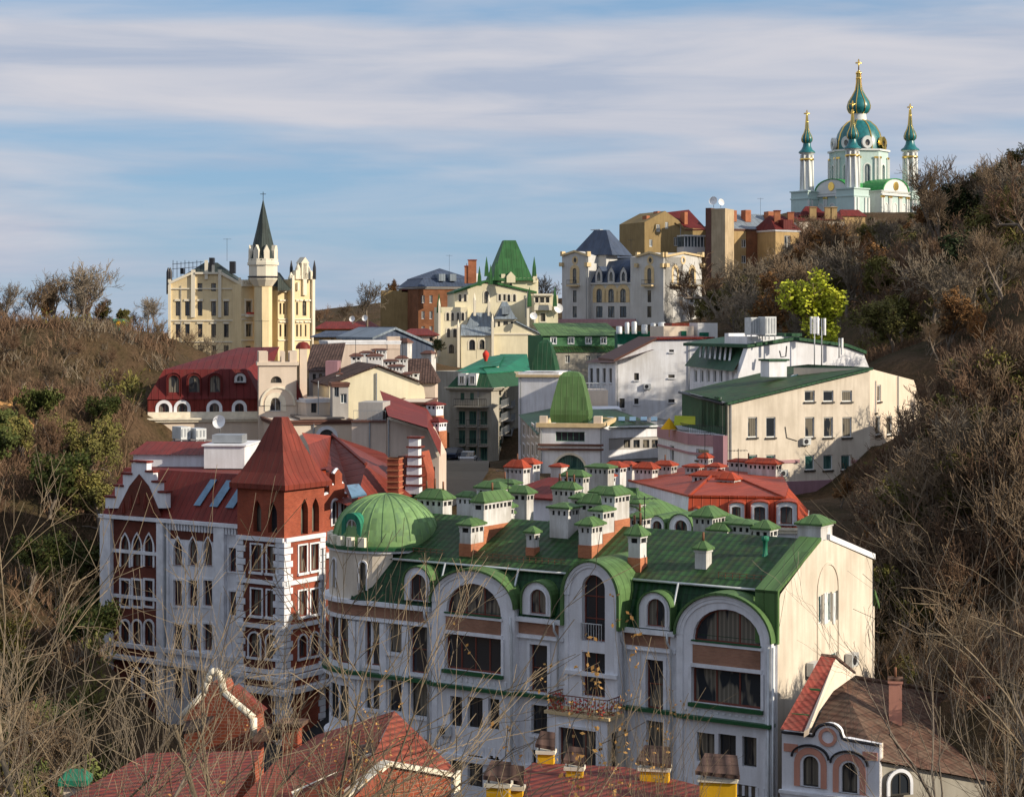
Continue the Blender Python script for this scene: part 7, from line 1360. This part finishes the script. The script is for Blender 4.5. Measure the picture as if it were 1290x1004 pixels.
# ------------------------------------------------------------------ trees
def tree_mesh(seed, h, spread=1.0, lean=(0, 0), levels=5, r0=.16, up=.25, kids=(4, 5), twigm='twig_brown', barkm='bark', leaf=None, leafn=0, leafs=.12, crook=.25, first=.3, lenk=.62, twig_r=.006, minr=None, stems=1):
    """trunk mesh (levels 0-2) and crown mesh (twigs and leaves)"""
    r = random.Random(seed); T = MB(); C = MB(); LF = []
    def seg(mb, p, q, ra, rb, k):
        d = (q - p); 
        if d.length < 1e-5: return
        d.normalize(); x = d.orthogonal().normalized(); y = d.cross(x); P = []
        for c, rr in ((p, ra), (q, rb)):
            for i in range(k): a = 2 * math.pi * i / k; P.append(c + (x * math.cos(a) + y * math.sin(a)) * rr)
        b = len(mb.v); mb.v += P
        for i in range(k): mb.f.append([b + i, b + (i + 1) % k, b + k + (i + 1) % k, b + k + i]); mb.m.append(0); mb.sm.append(k > 3)
    def grow(p, d, L, rad, lev):
        n = max(2, 5 - lev) if lev < 3 else 2; pts = [p]; dirs = [d]; mb = T if lev <= 1 or (lev == 2 and levels > 4) else C
        for i in range(n):
            d = (d + V((r.gauss(0, crook), r.gauss(0, crook), r.gauss(0, crook) + up * .5))).normalized(); q = pts[-1] + d * L / n; pts.append(q); dirs.append(d)
        e = max(twig_r, rad * (.35 if lev else .45))
        for i in range(n): seg(mb, pts[i], pts[i + 1], rad + (e - rad) * i / n, rad + (e - rad) * (i + 1) / n, 8 if lev == 0 else 6 if lev == 1 else 4 if lev == 2 else 3)
        if lev >= levels:
            if leaf and len(LF) < leafn: LF.append(pts[-1]); LF.append(pts[-2].lerp(pts[-1], .4))
            return
        nk = r.randint(*kids) + (3 if lev == 0 else 0)
        for i in range(nk):
            t = first + (1 - first) * (i + r.random() * .8) / nk if lev == 0 else .2 + .8 * (i + r.random()) / nk
            t = min(t, .999); j = int(t * n); q = pts[j].lerp(pts[j + 1], t * n - j); dd = dirs[j + 1]
            a = r.uniform(.4, 1.0) * spread; x = dd.orthogonal().normalized(); x.rotate(Matrix.Rotation(r.uniform(0, 6.28), 3, dd)); nd = (dd * math.cos(a) + x * math.sin(a) + V((0, 0, up))).normalized()
            grow(q, nd, L * lenk * r.uniform(.65, 1.15) * (1.15 - .35 * t if lev == 0 else 1), max(twig_r, (rad + (e - rad) * t) * .6), lev + 1)
    for s_ in range(stems):
        b = V((r.uniform(-.4, .4) * (stems > 1), r.uniform(-.4, .4) * (stems > 1), -.6)); grow(b, V((lean[0] + r.gauss(0, .25) * (stems > 1), lean[1] + r.gauss(0, .25) * (stems > 1), 1)).normalized(), h * .62 if levels > 3 else h, r0 * (1 if stems == 1 else .7), 0)
    if leaf:
        rr = random.Random(seed + 9)
        for c in LF:
            for k in range(3):
                o = c + V((rr.gauss(0, leafs), rr.gauss(0, leafs), rr.gauss(0, leafs))); x = V((rr.gauss(0, 1), rr.gauss(0, 1), rr.gauss(0, 1))).normalized(); y = x.orthogonal().normalized(); s1 = leafs * rr.uniform(.6, 1.3)
                b = len(C.v); C.v += [o - x * s1, o + y * s1 * .6, o + x * s1, o - y * s1 * .6]; C.f.append([b, b + 1, b + 2, b + 3]); C.m.append(1); C.sm.append(False)
    return T, C, [barkm], [twigm, leaf or twigm]
def fastmesh(name, mb, mats):
    me = bpy.data.meshes.new(name); me.from_pydata(mb.v, [], mb.f)
    for q in mats: me.materials.append(MATS[q])
    me.polygons.foreach_set('material_index', mb.m); me.polygons.foreach_set('use_smooth', mb.sm); me.update(); return me
PROTO = {}
def proto(key, **k):
    T, C, bm, tm = tree_mesh(**k); PROTO[key] = (fastmesh('trunk', T, bm), fastmesh('crown', C, tm)); return key
def plant_tree(key, x, y, s, rz, label, group, name='bare_tree', cat='tree', z=None, tilt=(0, 0)):
    e = thing(name, label, cat, (x, y, hz(x, y) if z is None else z), group); e.rotation_euler = (tilt[0], tilt[1], rz); e.scale = (s, s, s)
    for nm, me in zip(('trunk', 'crown'), PROTO[key]): o = bpy.data.objects.new(nm, me); COL.objects.link(o); o.parent = e
    return e
far = dict(levels=4, kids=(4, 6), twig_r=.022, r0=.2, spread=1.0, up=.22)
proto('fb1', seed=1, h=9.5, **far); proto('fb2', seed=2, h=8.5, twigm='twig_red', **far); proto('fb3', seed=3, h=9, twigm='twig_grey', **far); proto('fb4', seed=4, h=7.5, twigm='twig_red', stems=2, **far)
lv = dict(far); lv.update(leafn=9000, leafs=.13)
proto('lb1', seed=11, h=8, leaf='leaf_brown', **lv); proto('lo1', seed=12, h=7.5, leaf='leaf_olive', **lv); proto('ld1', seed=13, h=8.5, leaf='leaf_dark', **dict(lv, leafs=.2, leafn=9000)); proto('lo2', seed=14, h=6, leaf='leaf_olive', **lv)
proto('ll1', seed=15, h=7.0, leaf='leaf_lime', barkm='bark_dark', **dict(lv, leafs=.15, leafn=30000, spread=.9, up=.35, kids=(5, 6))); proto('lg1', seed=16, h=6.5, leaf='leaf_green', **dict(lv, leafs=.18, leafn=9000))
proto('sh1', seed=21, h=3.6, first=.05, **dict(far, levels=3, r0=.05, stems=4, kids=(5, 7), twig_r=.018, twigm='twig_brown')); proto('sh2', seed=22, h=3.2, first=.05, **dict(far, levels=3, r0=.05, stems=4, kids=(5, 7), twig_r=.018, twigm='twig_red')); proto('sh3', seed=23, h=3, first=.05, leaf='leaf_olive', leafn=900, leafs=.14, **dict(far, levels=3, r0=.05, stems=4, kids=(5, 7), twig_r=.018))
rng = random.Random(77); placed = []
LABS = {'fb1': ('tall bare tree with brown twigs on the wooded right hillside', 'bare brown trees of the right hillside', 'bare_tree'), 'fb2': ('bare tree with reddish twigs on the wooded right hillside', 'reddish bare trees of the right hillside', 'bare_tree'), 'fb3': ('bare tree with pale grey twigs on the wooded right hillside', 'grey bare trees of the right hillside', 'bare_tree'), 'fb4': ('twin stemmed bare tree with reddish twigs on the right hillside', 'twin stemmed bare trees of the right hillside', 'bare_tree'),
        'lb1': ('tree with sparse rusty brown leaves on the right hillside', 'rusty leaved trees of the right hillside', 'brown_leaved_tree'), 'lo1': ('tree with thin olive green foliage on the right hillside', 'olive green trees of the right hillside', 'leafy_tree'), 'ld1': ('dark green leafy tree on the right hillside', 'dark green trees of the right hillside', 'leafy_tree'), 'lo2': ('small olive leaved tree on the right hillside', 'small olive trees of the right hillside', 'leafy_tree')}
def vis_ok(x, y): 
    px = CX + x / y * FL; return px
def right_zone(x, y):
    px = CX + x / y * FL; base_ = HY + (H - hz(x, y)) / y * FL
    if px < 870 or px > 1400: return False
    if y < 106: return False
    if y < 122: return px > 1150 and px < 1330
    if y < 150: return px > 1110
    if y < 192: return px > 1175 and px < 1300
    if y < 228: return px > 1175 and px < 1300
    if y < 262: return px > 1085
    if y < 300: return px > 925
    if y < 330: return px > 905
    if y < 440: return px > 935 + (y - 330) * .7 and base_ > 292
    return px > 1085 and base_ > 272 and y < 505 or px > 1190
n = 0; tries = 0; cnt = 0
while cnt < 270 and tries < 16000:
    tries += 1; y = rng.uniform(88, 520) ** 1.0; x = rng.uniform(5, 170)
    if rng.random() < (y - 300) / 500: continue
    if not right_zone(x, y) or (36 < x < 95 and abs(y - (183 - .41 * (x - 30))) < 12): continue
    dmin = 2.6 + y * .011
    if any((x - a) ** 2 + (y - b) ** 2 < dmin * dmin for a, b in placed): continue
    placed.append((x, y)); px = vis_ok(x, y); q = rng.random()
    if px > 1170 and y > 240 and q < .3: k = 'ld1'
    else: k = rng.choices(['fb1', 'fb2', 'fb3', 'fb4', 'lb1', 'lo1', 'lo2', 'ld1'], [4, 4, 4, 3, 4.5, 4, 2, .8])[0]
    s = rng.uniform(1.05, 1.55) * (1.0 if y > 200 else .85); 
    if 1100 < px < 1200 and y < 190: s *= .55
    if 150 < y < 215 and px > 1165: s *= .5
    elif y < 228 and px > 1200: s *= .8
    if 960 < px < 1165:
        lim = 268 if px > 1010 else 300; smax = (ZP(lim, y) - hz(x, y)) / 9.0; s = min(s, smax)
        if s < .3: continue
    plant_tree(k, x, y, s, rng.uniform(0, 6.28), LABS[k][0], LABS[k][1], LABS[k][2]); cnt += 1
print('right trees', cnt)
# the lime green tree
p = W(1068, 436, 232); plant_tree('ll1', p.x, 232, 1.95, 1.0, 'bright lime green tree glowing behind the white rooftops', None, 'lime_green_tree', z=ZP(436, 232) - 1.5)
# left hill top trees
rows = [(8, 200, .62, 'fb3'), (22, 205, .6, 'fb2'), (40, 205, .62, 'fb1'), (58, 215, .72, 'lb1'), (72, 212, .8, 'fb1'), (88, 214, .85, 'fb3'), (104, 208, 1.0, 'fb3'), (112, 220, .85, 'fb1'), (126, 216, .7, 'fb2'), (138, 222, .55, 'lo1'), (150, 224, .55, 'lo2'), (165, 228, .3, 'lo2'), (186, 236, .55, 'fb3'), (200, 240, .5, 'fb1'), (-12, 200, .7, 'fb1'), (-25, 205, .7, 'fb2'), (178, 240, .4, 'fb2')]
ords = ['leftmost', 'second', 'third', 'fourth', 'fifth', 'sixth', 'seventh', 'eighth', 'ninth', 'tenth', 'eleventh', 'twelfth', 'thirteenth', 'fourteenth', 'fifteenth', 'sixteenth', 'seventeenth']
for i, (px, Y, s, k) in enumerate(sorted(rows)):
    X = (px - CX) / FL * Y; kind = {'f': 'bare', 'l': 'sparsely leaved'}[k[0]]
    plant_tree(k, X, Y, s, rng.uniform(0, 6), '%s %s tree on the left hilltop, counted from the left picture edge' % (ords[i], kind), None, 'bare_tree' if k[0] == 'f' else 'leafy_tree', z=max(hz(X, Y), ZP(414, Y)) - .2)
# trees on the left slope
placed = []; cnt = 0; tries = 0
LL = {'fb1': 'bare brown tree growing on the left slope', 'fb2': 'bare reddish tree growing on the left slope', 'lo1': 'olive leaved tree growing on the left slope', 'lg1': 'green leafy tree growing low on the left slope', 'lo2': 'small olive leaved tree growing on the left slope', 'fb4': 'twin stemmed bare tree growing on the left slope'}
while cnt < 60 and tries < 4000:
    tries += 1; y = rng.uniform(88, 240); px = rng.uniform(-60, 205); x = (px - CX) / FL * y; b_ = HY + (H - hz(x, y)) / y * FL
    if b_ < 440 or (px > 112 and y < 172) or (px > 150 and y < 205): continue
    if any((x - a) ** 2 + (y - b) ** 2 < 9 for a, b in placed): continue
    placed.append((x, y)); k = rng.choices(['fb1', 'fb2', 'fb4', 'lo1', 'lo2'], [4, 3, 3, 1, 1])[0] if b_ < 520 else rng.choices(['lg1', 'lo1', 'fb1', 'lo2', 'fb4'], [4, 3, 2, 2, 2])[0]
    s = rng.uniform(.35, .55) if b_ < 520 else rng.uniform(.6, .9); plant_tree(k, x, y, s, rng.uniform(0, 6.28), LL[k], LL[k].replace('tree growing', 'trees growing'), 'bare_tree' if k[0] == 'f' else 'leafy_tree'); cnt += 1
# trees around the far buildings
for px, Y, s, k, zb, lb in ((462, 345, 1.15, 'fb3', 415, 'large bare tree right of the castle, left of the ochre block'), (412, 400, .8, 'fb2', 415, 'small bare tree just right of the castle'), (428, 400, .7, 'fb1', 415, 'second small bare tree right of the castle'), (686, 400, 1.2, 'fb3', 400, 'tall bare tree between the yellow palace and the slate roofed palace'), (697, 405, 1.1, 'fb2', 400, 'slender bare tree touching the left side of the slate roofed palace'), (500, 420, .8, 'lb1', 385, 'round bushy tree top behind the ochre block'),
                            (225, 300, .9, 'fb1', 470, 'bare tree before the left corner of the castle'), (255, 300, .9, 'fb3', 475, 'bare tree before the middle of the castle front'), (278, 290, .8, 'fb2', 485, 'bare tree low before the castle, behind the maroon roof'), (206, 280, .8, 'fb4', 480, 'twin stemmed bare tree left of the castle foot'),
                            (880, 372, .8, 'lo1', 412, 'olive tree before the right corner of the slate roofed palace'), (872, 360, .7, 'fb1', 415, 'bare tree below the right corner of the slate roofed palace'), (900, 375, .9, 'fb2', 405, 'bare reddish tree under the concrete stair tower'), (925, 390, .9, 'lo1', 395, 'olive tree under the ochre brick wing'), (945, 395, .9, 'fb4', 385, 'bare tree before the brick wing of the tenement'),
                            (62, 150, .95, 'lg1', None, 'yellow green leafy tree low on the left edge, leftmost of three'), (98, 146, 1.0, 'lg1', None, 'yellow green leafy tree low on the left, middle of three'), (128, 150, .85, 'lo1', None, 'olive green tree beside the stepped gable, rightmost of three'), (1105, 162, .55, 'fb3', None, 'small grey bare tree under the right corner of the cream hotel'), (1135, 150, .6, 'fb2', None, 'small reddish bare tree right of the hotel base'), (1110, 140, .5, 'fb4', None, 'twin stemmed small bare tree before the hotel base'), (1120, 145, .5, 'fb1', None, 'small bare tree above the mansion gable'), (1060, 160, .4, 'lb1', None, 'small rusty leaved tree before the mauve hotel base'), (548, 225, .3, 'ld1', 450, 'small dark tree beside the blue grey roof'), (1215, 330, 1.25, 'ld1', 300, 'tall dark tree standing out on the right skyline'), (1250, 300, 1.2, 'fb3', 300, 'tall bare tree on the right skyline beside the dark tree'), (1278, 270, 1.3, 'fb1', 300, 'tallest bare tree at the right edge of the skyline'), (1178, 330, .9, 'ld1', None, 'dark round tree on the right skyline, nearest the church'), (1200, 300, 1.1, 'ld1', None, 'broad dark tree on the right skyline, second from the church'), (1232, 285, 1.2, 'lo1', None, 'olive tree on the right skyline between two dark trees'), (1262, 265, 1.25, 'ld1', None, 'high dark tree close to the right edge of the skyline'), (1292, 250, 1.35, 'fb3', None, 'very tall grey bare tree cut by the right edge of the picture'), (1244, 262, 1.3, 'fb2', None, 'tall reddish bare tree rising over the dark skyline trees'), (1190, 380, .8, 'fb1', 290, 'bare tree on the skyline right of the church'), (1100, 440, .3, 'ld1', 285, 'low dark tree in front of the church'), (1150, 450, .35, 'lo1', 280, 'low olive tree at the foot of the right church tower')):
    X = (px - CX) / FL * Y; zb = HY + (H - hz(X, Y)) / Y * FL if zb is None else zb; plant_tree(k, X, Y, s, rng.uniform(0, 6), lb, None, 'bare_tree' if k[0] == 'f' else 'leafy_tree', z=ZP(zb, Y))
SHL = {'sh1': 'low brown twiggy shrub on the slope right of the cream gable', 'sh2': 'low reddish twiggy shrub on the slope right of the cream gable', 'sh3': 'low olive leaved shrub on the slope right of the cream gable'}
cnt = 0; tries = 0; pl = []
while cnt < 130 and tries < 9000:
    tries += 1; y = rng.uniform(84, 192); px = rng.uniform(1060, 1330); x = (px - CX) / FL * y; b_ = HY + (H - hz(x, y)) / y * FL
    if px < 1118 or y < 104 and px < 1110 + (104 - y) * 7: continue
    if y > 145 and (px < 1175 or (x > 36 and y > 160)): continue
    if any((x - a) ** 2 + (y - b) ** 2 < 3.2 for a, b in pl): continue
    pl.append((x, y)); k = rng.choices(['sh1', 'sh2', 'sh3'], [4, 3, 2])[0]; plant_tree(k, x, y, rng.uniform(.8, 1.35) * (.45 if y < 106 else 1), rng.uniform(0, 6.28), SHL[k], SHL[k].replace('low', 'low').replace(' shrub on', ' shrubs on'), 'shrub', 'shrub'); cnt += 1
# undergrowth: one mass of brush over both slopes
ug = MB(); rs_ = random.Random(3)
def brush(x, y, s, red):
    z = hz(x, y) - .1
    for k in range(9):
        a = rs_.uniform(0, 6.28); t = rs_.uniform(.15, .9); d = V((math.cos(a) * t, math.sin(a) * t, 1)).normalized(); L_ = s * rs_.uniform(.6, 1.2); b = V((x + rs_.gauss(0, .35) * s, y + rs_.gauss(0, .35) * s, z)); sd_ = d.cross(V((math.cos(a * 3), math.sin(a * 3), .2))).normalized() * (.03 + .012 * s)
        tip = b + d * L_; i = len(ug.v); ug.v += [b - sd_, b + sd_, tip]; ug.f.append([i, i + 1, i + 2]); ug.m.append(red); ug.sm.append(False)
        for j in range(3):
            q = b + d * L_ * rs_.uniform(.3, .9); e = (d + V((rs_.gauss(0, .6), rs_.gauss(0, .6), rs_.gauss(0, .3)))).normalized(); t2 = q + e * L_ * .4; i = len(ug.v); ug.v += [q - sd_ * .6, q + sd_ * .6, t2]; ug.f.append([i, i + 1, i + 2]); ug.m.append(red); ug.sm.append(False)
            if red == 3: i = len(ug.v); w = sd_ * 2.2; h2 = e * .14 * s; ug.v += [t2 - w, t2 + h2, t2 + w, t2 - h2]; ug.f.append([i, i + 1, i + 2, i + 3]); ug.m.append(3); ug.sm.append(False)
c_ = 0
while c_ < 7500:
    y = rs_.uniform(85, 330); 
    if rs_.random() < .6: px = rs_.uniform(860, 1400); x = (px - CX) / FL * y; ok = right_zone(x, y) or (y < 106 and px > 1115 + (106 - y) * 6)
    else: px = rs_.uniform(-70, 215); x = (px - CX) / FL * y; ok = y < 245 and not (px > 128 and y < 172) and not (px > 175 and y < 200)
    if not ok: c_ += .2; continue
    nn_ = noise.noise(V((x * .06, y * .06, 7))); brush(x, y, rs_.uniform(.7, 1.9), 1 if nn_ > -.02 else (3 if nn_ < -.15 else (0 if rs_.random() < .6 else 2))); c_ += 1
me = fastmesh('undergrowth', ug, ['twig_brown', 'twig_red', 'twig_grey', 'leaf_olive']); o = bpy.data.objects.new('undergrowth', me); COL.objects.link(o); struct(o, 'stuff')
# sandy bare face on the left slope
sb = MB(); rb = random.Random(4); gN = 16
def bank(px0, px1, py0, py1, name):
    m = MB(); P = {}
    for i in range(gN + 1):
        for j in range(gN + 1):
            px = px0 + (px1 - px0) * i / gN; py = py0 + (py1 - py0) * j / gN; d = W(px, py, 1) - V((0, 0, H)); Y = 90.
            while Y < 260 and H + d.z * Y > hz(d.x * Y, Y): Y += .5
            e_ = min(i, gN - i, j, gN - j) / 4; q = V((0, 0, H)) + d * Y; q.z += .55 * min(1, e_) - .5 + .35 * noise.noise(q * .8); P[i, j] = len(m.v); m.v.append(q)
    for i in range(gN):
        for j in range(gN): m.f.append([P[i, j], P[i + 1, j], P[i + 1, j + 1], P[i, j + 1]]); m.m.append(0); m.sm.append(True)
    struct(m.build(name, 'sand_face'))
bank(-30, 46, 488, 560, 'sandy_bank'); bank(168, 196, 455, 500, 'sandy_bank')
# ------------------------------------------------------------------ downpipes, aerials, street lamps
def dp(th, fr, px, pt, pb, n=.12, mat='grey_metal', r=.07):
    u = fr.u(px); m = MB(); m.tube([fr.p(u, n, fr.z(pt, u)), fr.p(u, n, fr.z(pb, u))], r, 5); m.build('drainpipe', [mat], th)
for th, fr, px, pt, pb in ((F1, FF.off(.3), 490, 528, 620), (F1, FF, 466, 531, 600), (bpy.data.objects['maroon_mansard_house'], FE, 190, 528, 575), (T1, FW, 395, 532, 565), (P_, FPp, 778, 456, 520), (P_, FPp, 868, 430, 540), (O_, FO, 682, 540, 610), (O_, FO, 757, 540, 610), (O2, FO2, 656, 474, 560), (Rr, FRr, 920, 508, 620), (Rr, FRs, 1130, 474, 610), (F2, FG2, 474, 470, 540), (J, FJ.off(1.2), 739, 322, 402), (K, FKo, 857, 285, 330), (I_, FI.off(-1), 662, 372, 400), (D, FM, 210, 660, 860), (D, FDs, 378 + 27, 690, 850), (Gc, FGc, 228, 360, 450), (N_, FNn, 602.5, 490, 590)): dp(th, fr, px, pt, pb)
def aerial(px, pb, h, Y, label):
    p = W(px, pb, Y); t = thing('tv_aerial', label, 'aerial', p); m = MB(); m.tube([p - V((0, 0, .6)), p + V((0, 0, h))], .035, 4); m.build('mast', ['dark_metal'], t); m = MB(); m.tube([p + V((-.7, 0, h - .15)), p + V((.7, .3, h - .15))], .025, 4)
    for k in range(6): q = p + V((-.65 + .25 * k, -.1 + .06 * k, h - .15)); m.tube([q + V((.1, -.35, 0)), q + V((-.1, .35, 0))], .02, 4)
    m.build('boom', ['dark_metal'], t)
for px, pb, h, Y, lb in ((812, 672, 2.2, 110, 'thin television aerial among green capped chimneys near the roof ridge'), (888, 596, 3.2, 148, 'tall television aerial in the middle of the orange red roof'), (930, 606, 2.4, 138, 'short television aerial at the right of the orange red roof'), (640, 640, 2.4, 112, 'television aerial between the rear chimneys left of centre'), (330, 440, 3, 190, 'television aerial on the ridge of the maroon mansard'), (448, 462, 3, 198, 'television aerial by the brown capped chimneys'), (507, 455, 2.6, 200, 'television aerial behind the yellow gable'), (286, 325, 3.5, 334, 'television aerial on the castle house roof'), (566, 340, 3.2, 400, 'television aerial on the slate mansard of the brick house'), (795, 322, 3.4, 388, 'aerial on the blue slate roof of the palace'), (958, 268, 3.4, 436, 'aerial on the grey roof of the ochre tenement'), (775, 446, 3, 250, 'aerial behind the brown eaves of the sloping white building'), (716, 466, 3, 242, 'aerial behind the bright green bell roof'), (600, 447, 3, 280, 'aerial on the teal green sheet roof')): aerial(px, pb, h, Y, lb)
def lamp(x, y, label):
    z = hz(x, y) + .3; t = thing('street_lamp', label, 'street lamp', (x, y, z), 'lamps along the shaded street'); p = V((x, y, z)); MB().tube([p, p + V((0, 0, 5)), p + V((.2, -.2, 5.6)), p + V((.9, -.6, 5.8))], .06, 6).build('pole', ['dark_metal'], t); m = MB(); m.lathe(p + V((1.0, -.66, 5.72)), [(.05, .12), (.22, .05), (.18, -.06), (0, -.1)], 8); m.build('lamp_head', ['light_metal'], t)
lamp(-9.5, 214, 'nearer dark street lamp on the shaded street between the houses'); lamp(-10.2, 238, 'farther dark street lamp on the shaded street by the grey apartment house')
for x, y, mt, lb in ((590, 222, 'car_light', 'light grey parked car in the middle of the shaded street'), (600, 210, 'car_dark', 'black parked car nearest in the shaded street')): X = (x - CX) / FL * y; car((X, y, hz(X, y) + .42), 1.5, mt, lb)
aircon(FRr.p(ur_(985), 0, FRr.z(600, ur_(985))), FRr, 'lower air conditioner near the mauve base of the cream hotel', 1.0)
aircon(FPp.p(FPp.u(815), 0, FPp.z(490, 5)), FPp, 'air conditioner on the sloping white building wall', 1.0)
# ------------------------------------------------------------------ foreground trees
near = dict(levels=4, kids=(2, 4), twig_r=.004, r0=.06, spread=.9, up=.14, crook=.2, barkm='bark_pale', twigm='bark_pale', first=.12, lenk=.7)
proto('n1', seed=31, h=7.5, **near); proto('n2', seed=32, h=6.5, **dict(near, stems=2, levels=3, kids=(3, 4))); proto('n3', seed=33, h=8.5, **dict(near, spread=.75)); proto('n4', seed=34, h=6.5, **dict(near, leaf='leaf_dry', leafn=90, leafs=.035)); proto('n5', seed=35, h=6, **dict(near, spread=1.15, crook=.26))
proto('n6', seed=36, h=5.5, **dict(near, levels=2, kids=(3, 5), r0=.026, spread=.45, up=.4, stems=2, leaf='leaf_dry', leafn=60, leafs=.05)); proto('n7', seed=37, h=8, **dict(near, spread=.7, up=.25, levels=4, kids=(3, 4), barkm='bark', twigm='twig_grey'))
FGT = [(60, 24, 590, 'n7', 1), (250, 22, 720, 'n3', 1), (-10, 22, 600, 'n1', 1), (90, 22, 640, 'n3', 1), (140, 30, 620, 'n7', 1), (185, 25, 585, 'n3', 1), (235, 28, 640, 'n5', 1), (285, 25, 600, 'n1', 1), (15, 34, 600, 'n7', 1), (65, 19, 800, 'n2', 1), (205, 20, 820, 'n5', 1), (420, 28, 800, 'n4', 1), (0, 18, 820, 'n5', 1), (460, 30, 850, 'n6', 1), (300, 19, 860, 'n4', 1),
       (718, 22, 740, 'n6', 1), (748, 24, 800, 'n6', 1), (830, 27, 860, 'n6', 1), 
       (1225, 36, 490, 'n7', 1), (1262, 30, 560, 'n3', 1), (1300, 28, 520, 'n1', 1), (1285, 22, 760, 'n2', 1), (1225, 42, 600, 'n7', 1), (1270, 44, 540, 'n7', 1), ]
rng = random.Random(12)
htop = {}
for k in ('n1', 'n2', 'n3', 'n4', 'n5', 'n6', 'n7'): htop[k] = max(max(v.co.z for v in me.vertices) for me in PROTO[k])
NN = ['trunkless looking pale sapling', 'x']
side = lambda px: 'lower left' if px < 500 else ('bottom centre' if px < 1000 else 'right side')
seen = {}
for px, Y, pt, k, s in sorted(FGT):
    X = (px - CX) / FL * Y; zt = ZP(pt, Y); z0 = hz(X, Y); sc_ = max(.35, (zt - z0) / htop[k]); sc_ = min(sc_, 1.6)
    sd_ = side(px); kd = {'n1': 'pale bare tree with arching boughs', 'n2': 'bushy bare tree with several stems', 'n3': 'slender upright bare tree', 'n4': 'bare tree with a few dry leaves', 'n5': 'crooked bare tree with spreading twigs', 'n6': 'thin sapling with orange dry leaves', 'n7': 'tall grey bare tree with steep branches'}[k]
    key = (sd_, kd); 
    plant_tree(k, X, Y, sc_, rng.uniform(0, 6.28), 'foreground %s at the %s' % (kd, sd_), 'foreground %s, %s' % (kd.replace('tree', 'trees').replace('sapling', 'saplings'), sd_), 'sapling' if k == 'n6' else 'bare_tree', z=min(z0, zt - htop[k] * sc_ + .1) if sc_ >= 1.6 else z0)
for o in bpy.data.objects:
    if '_o' in o: del o['_o']
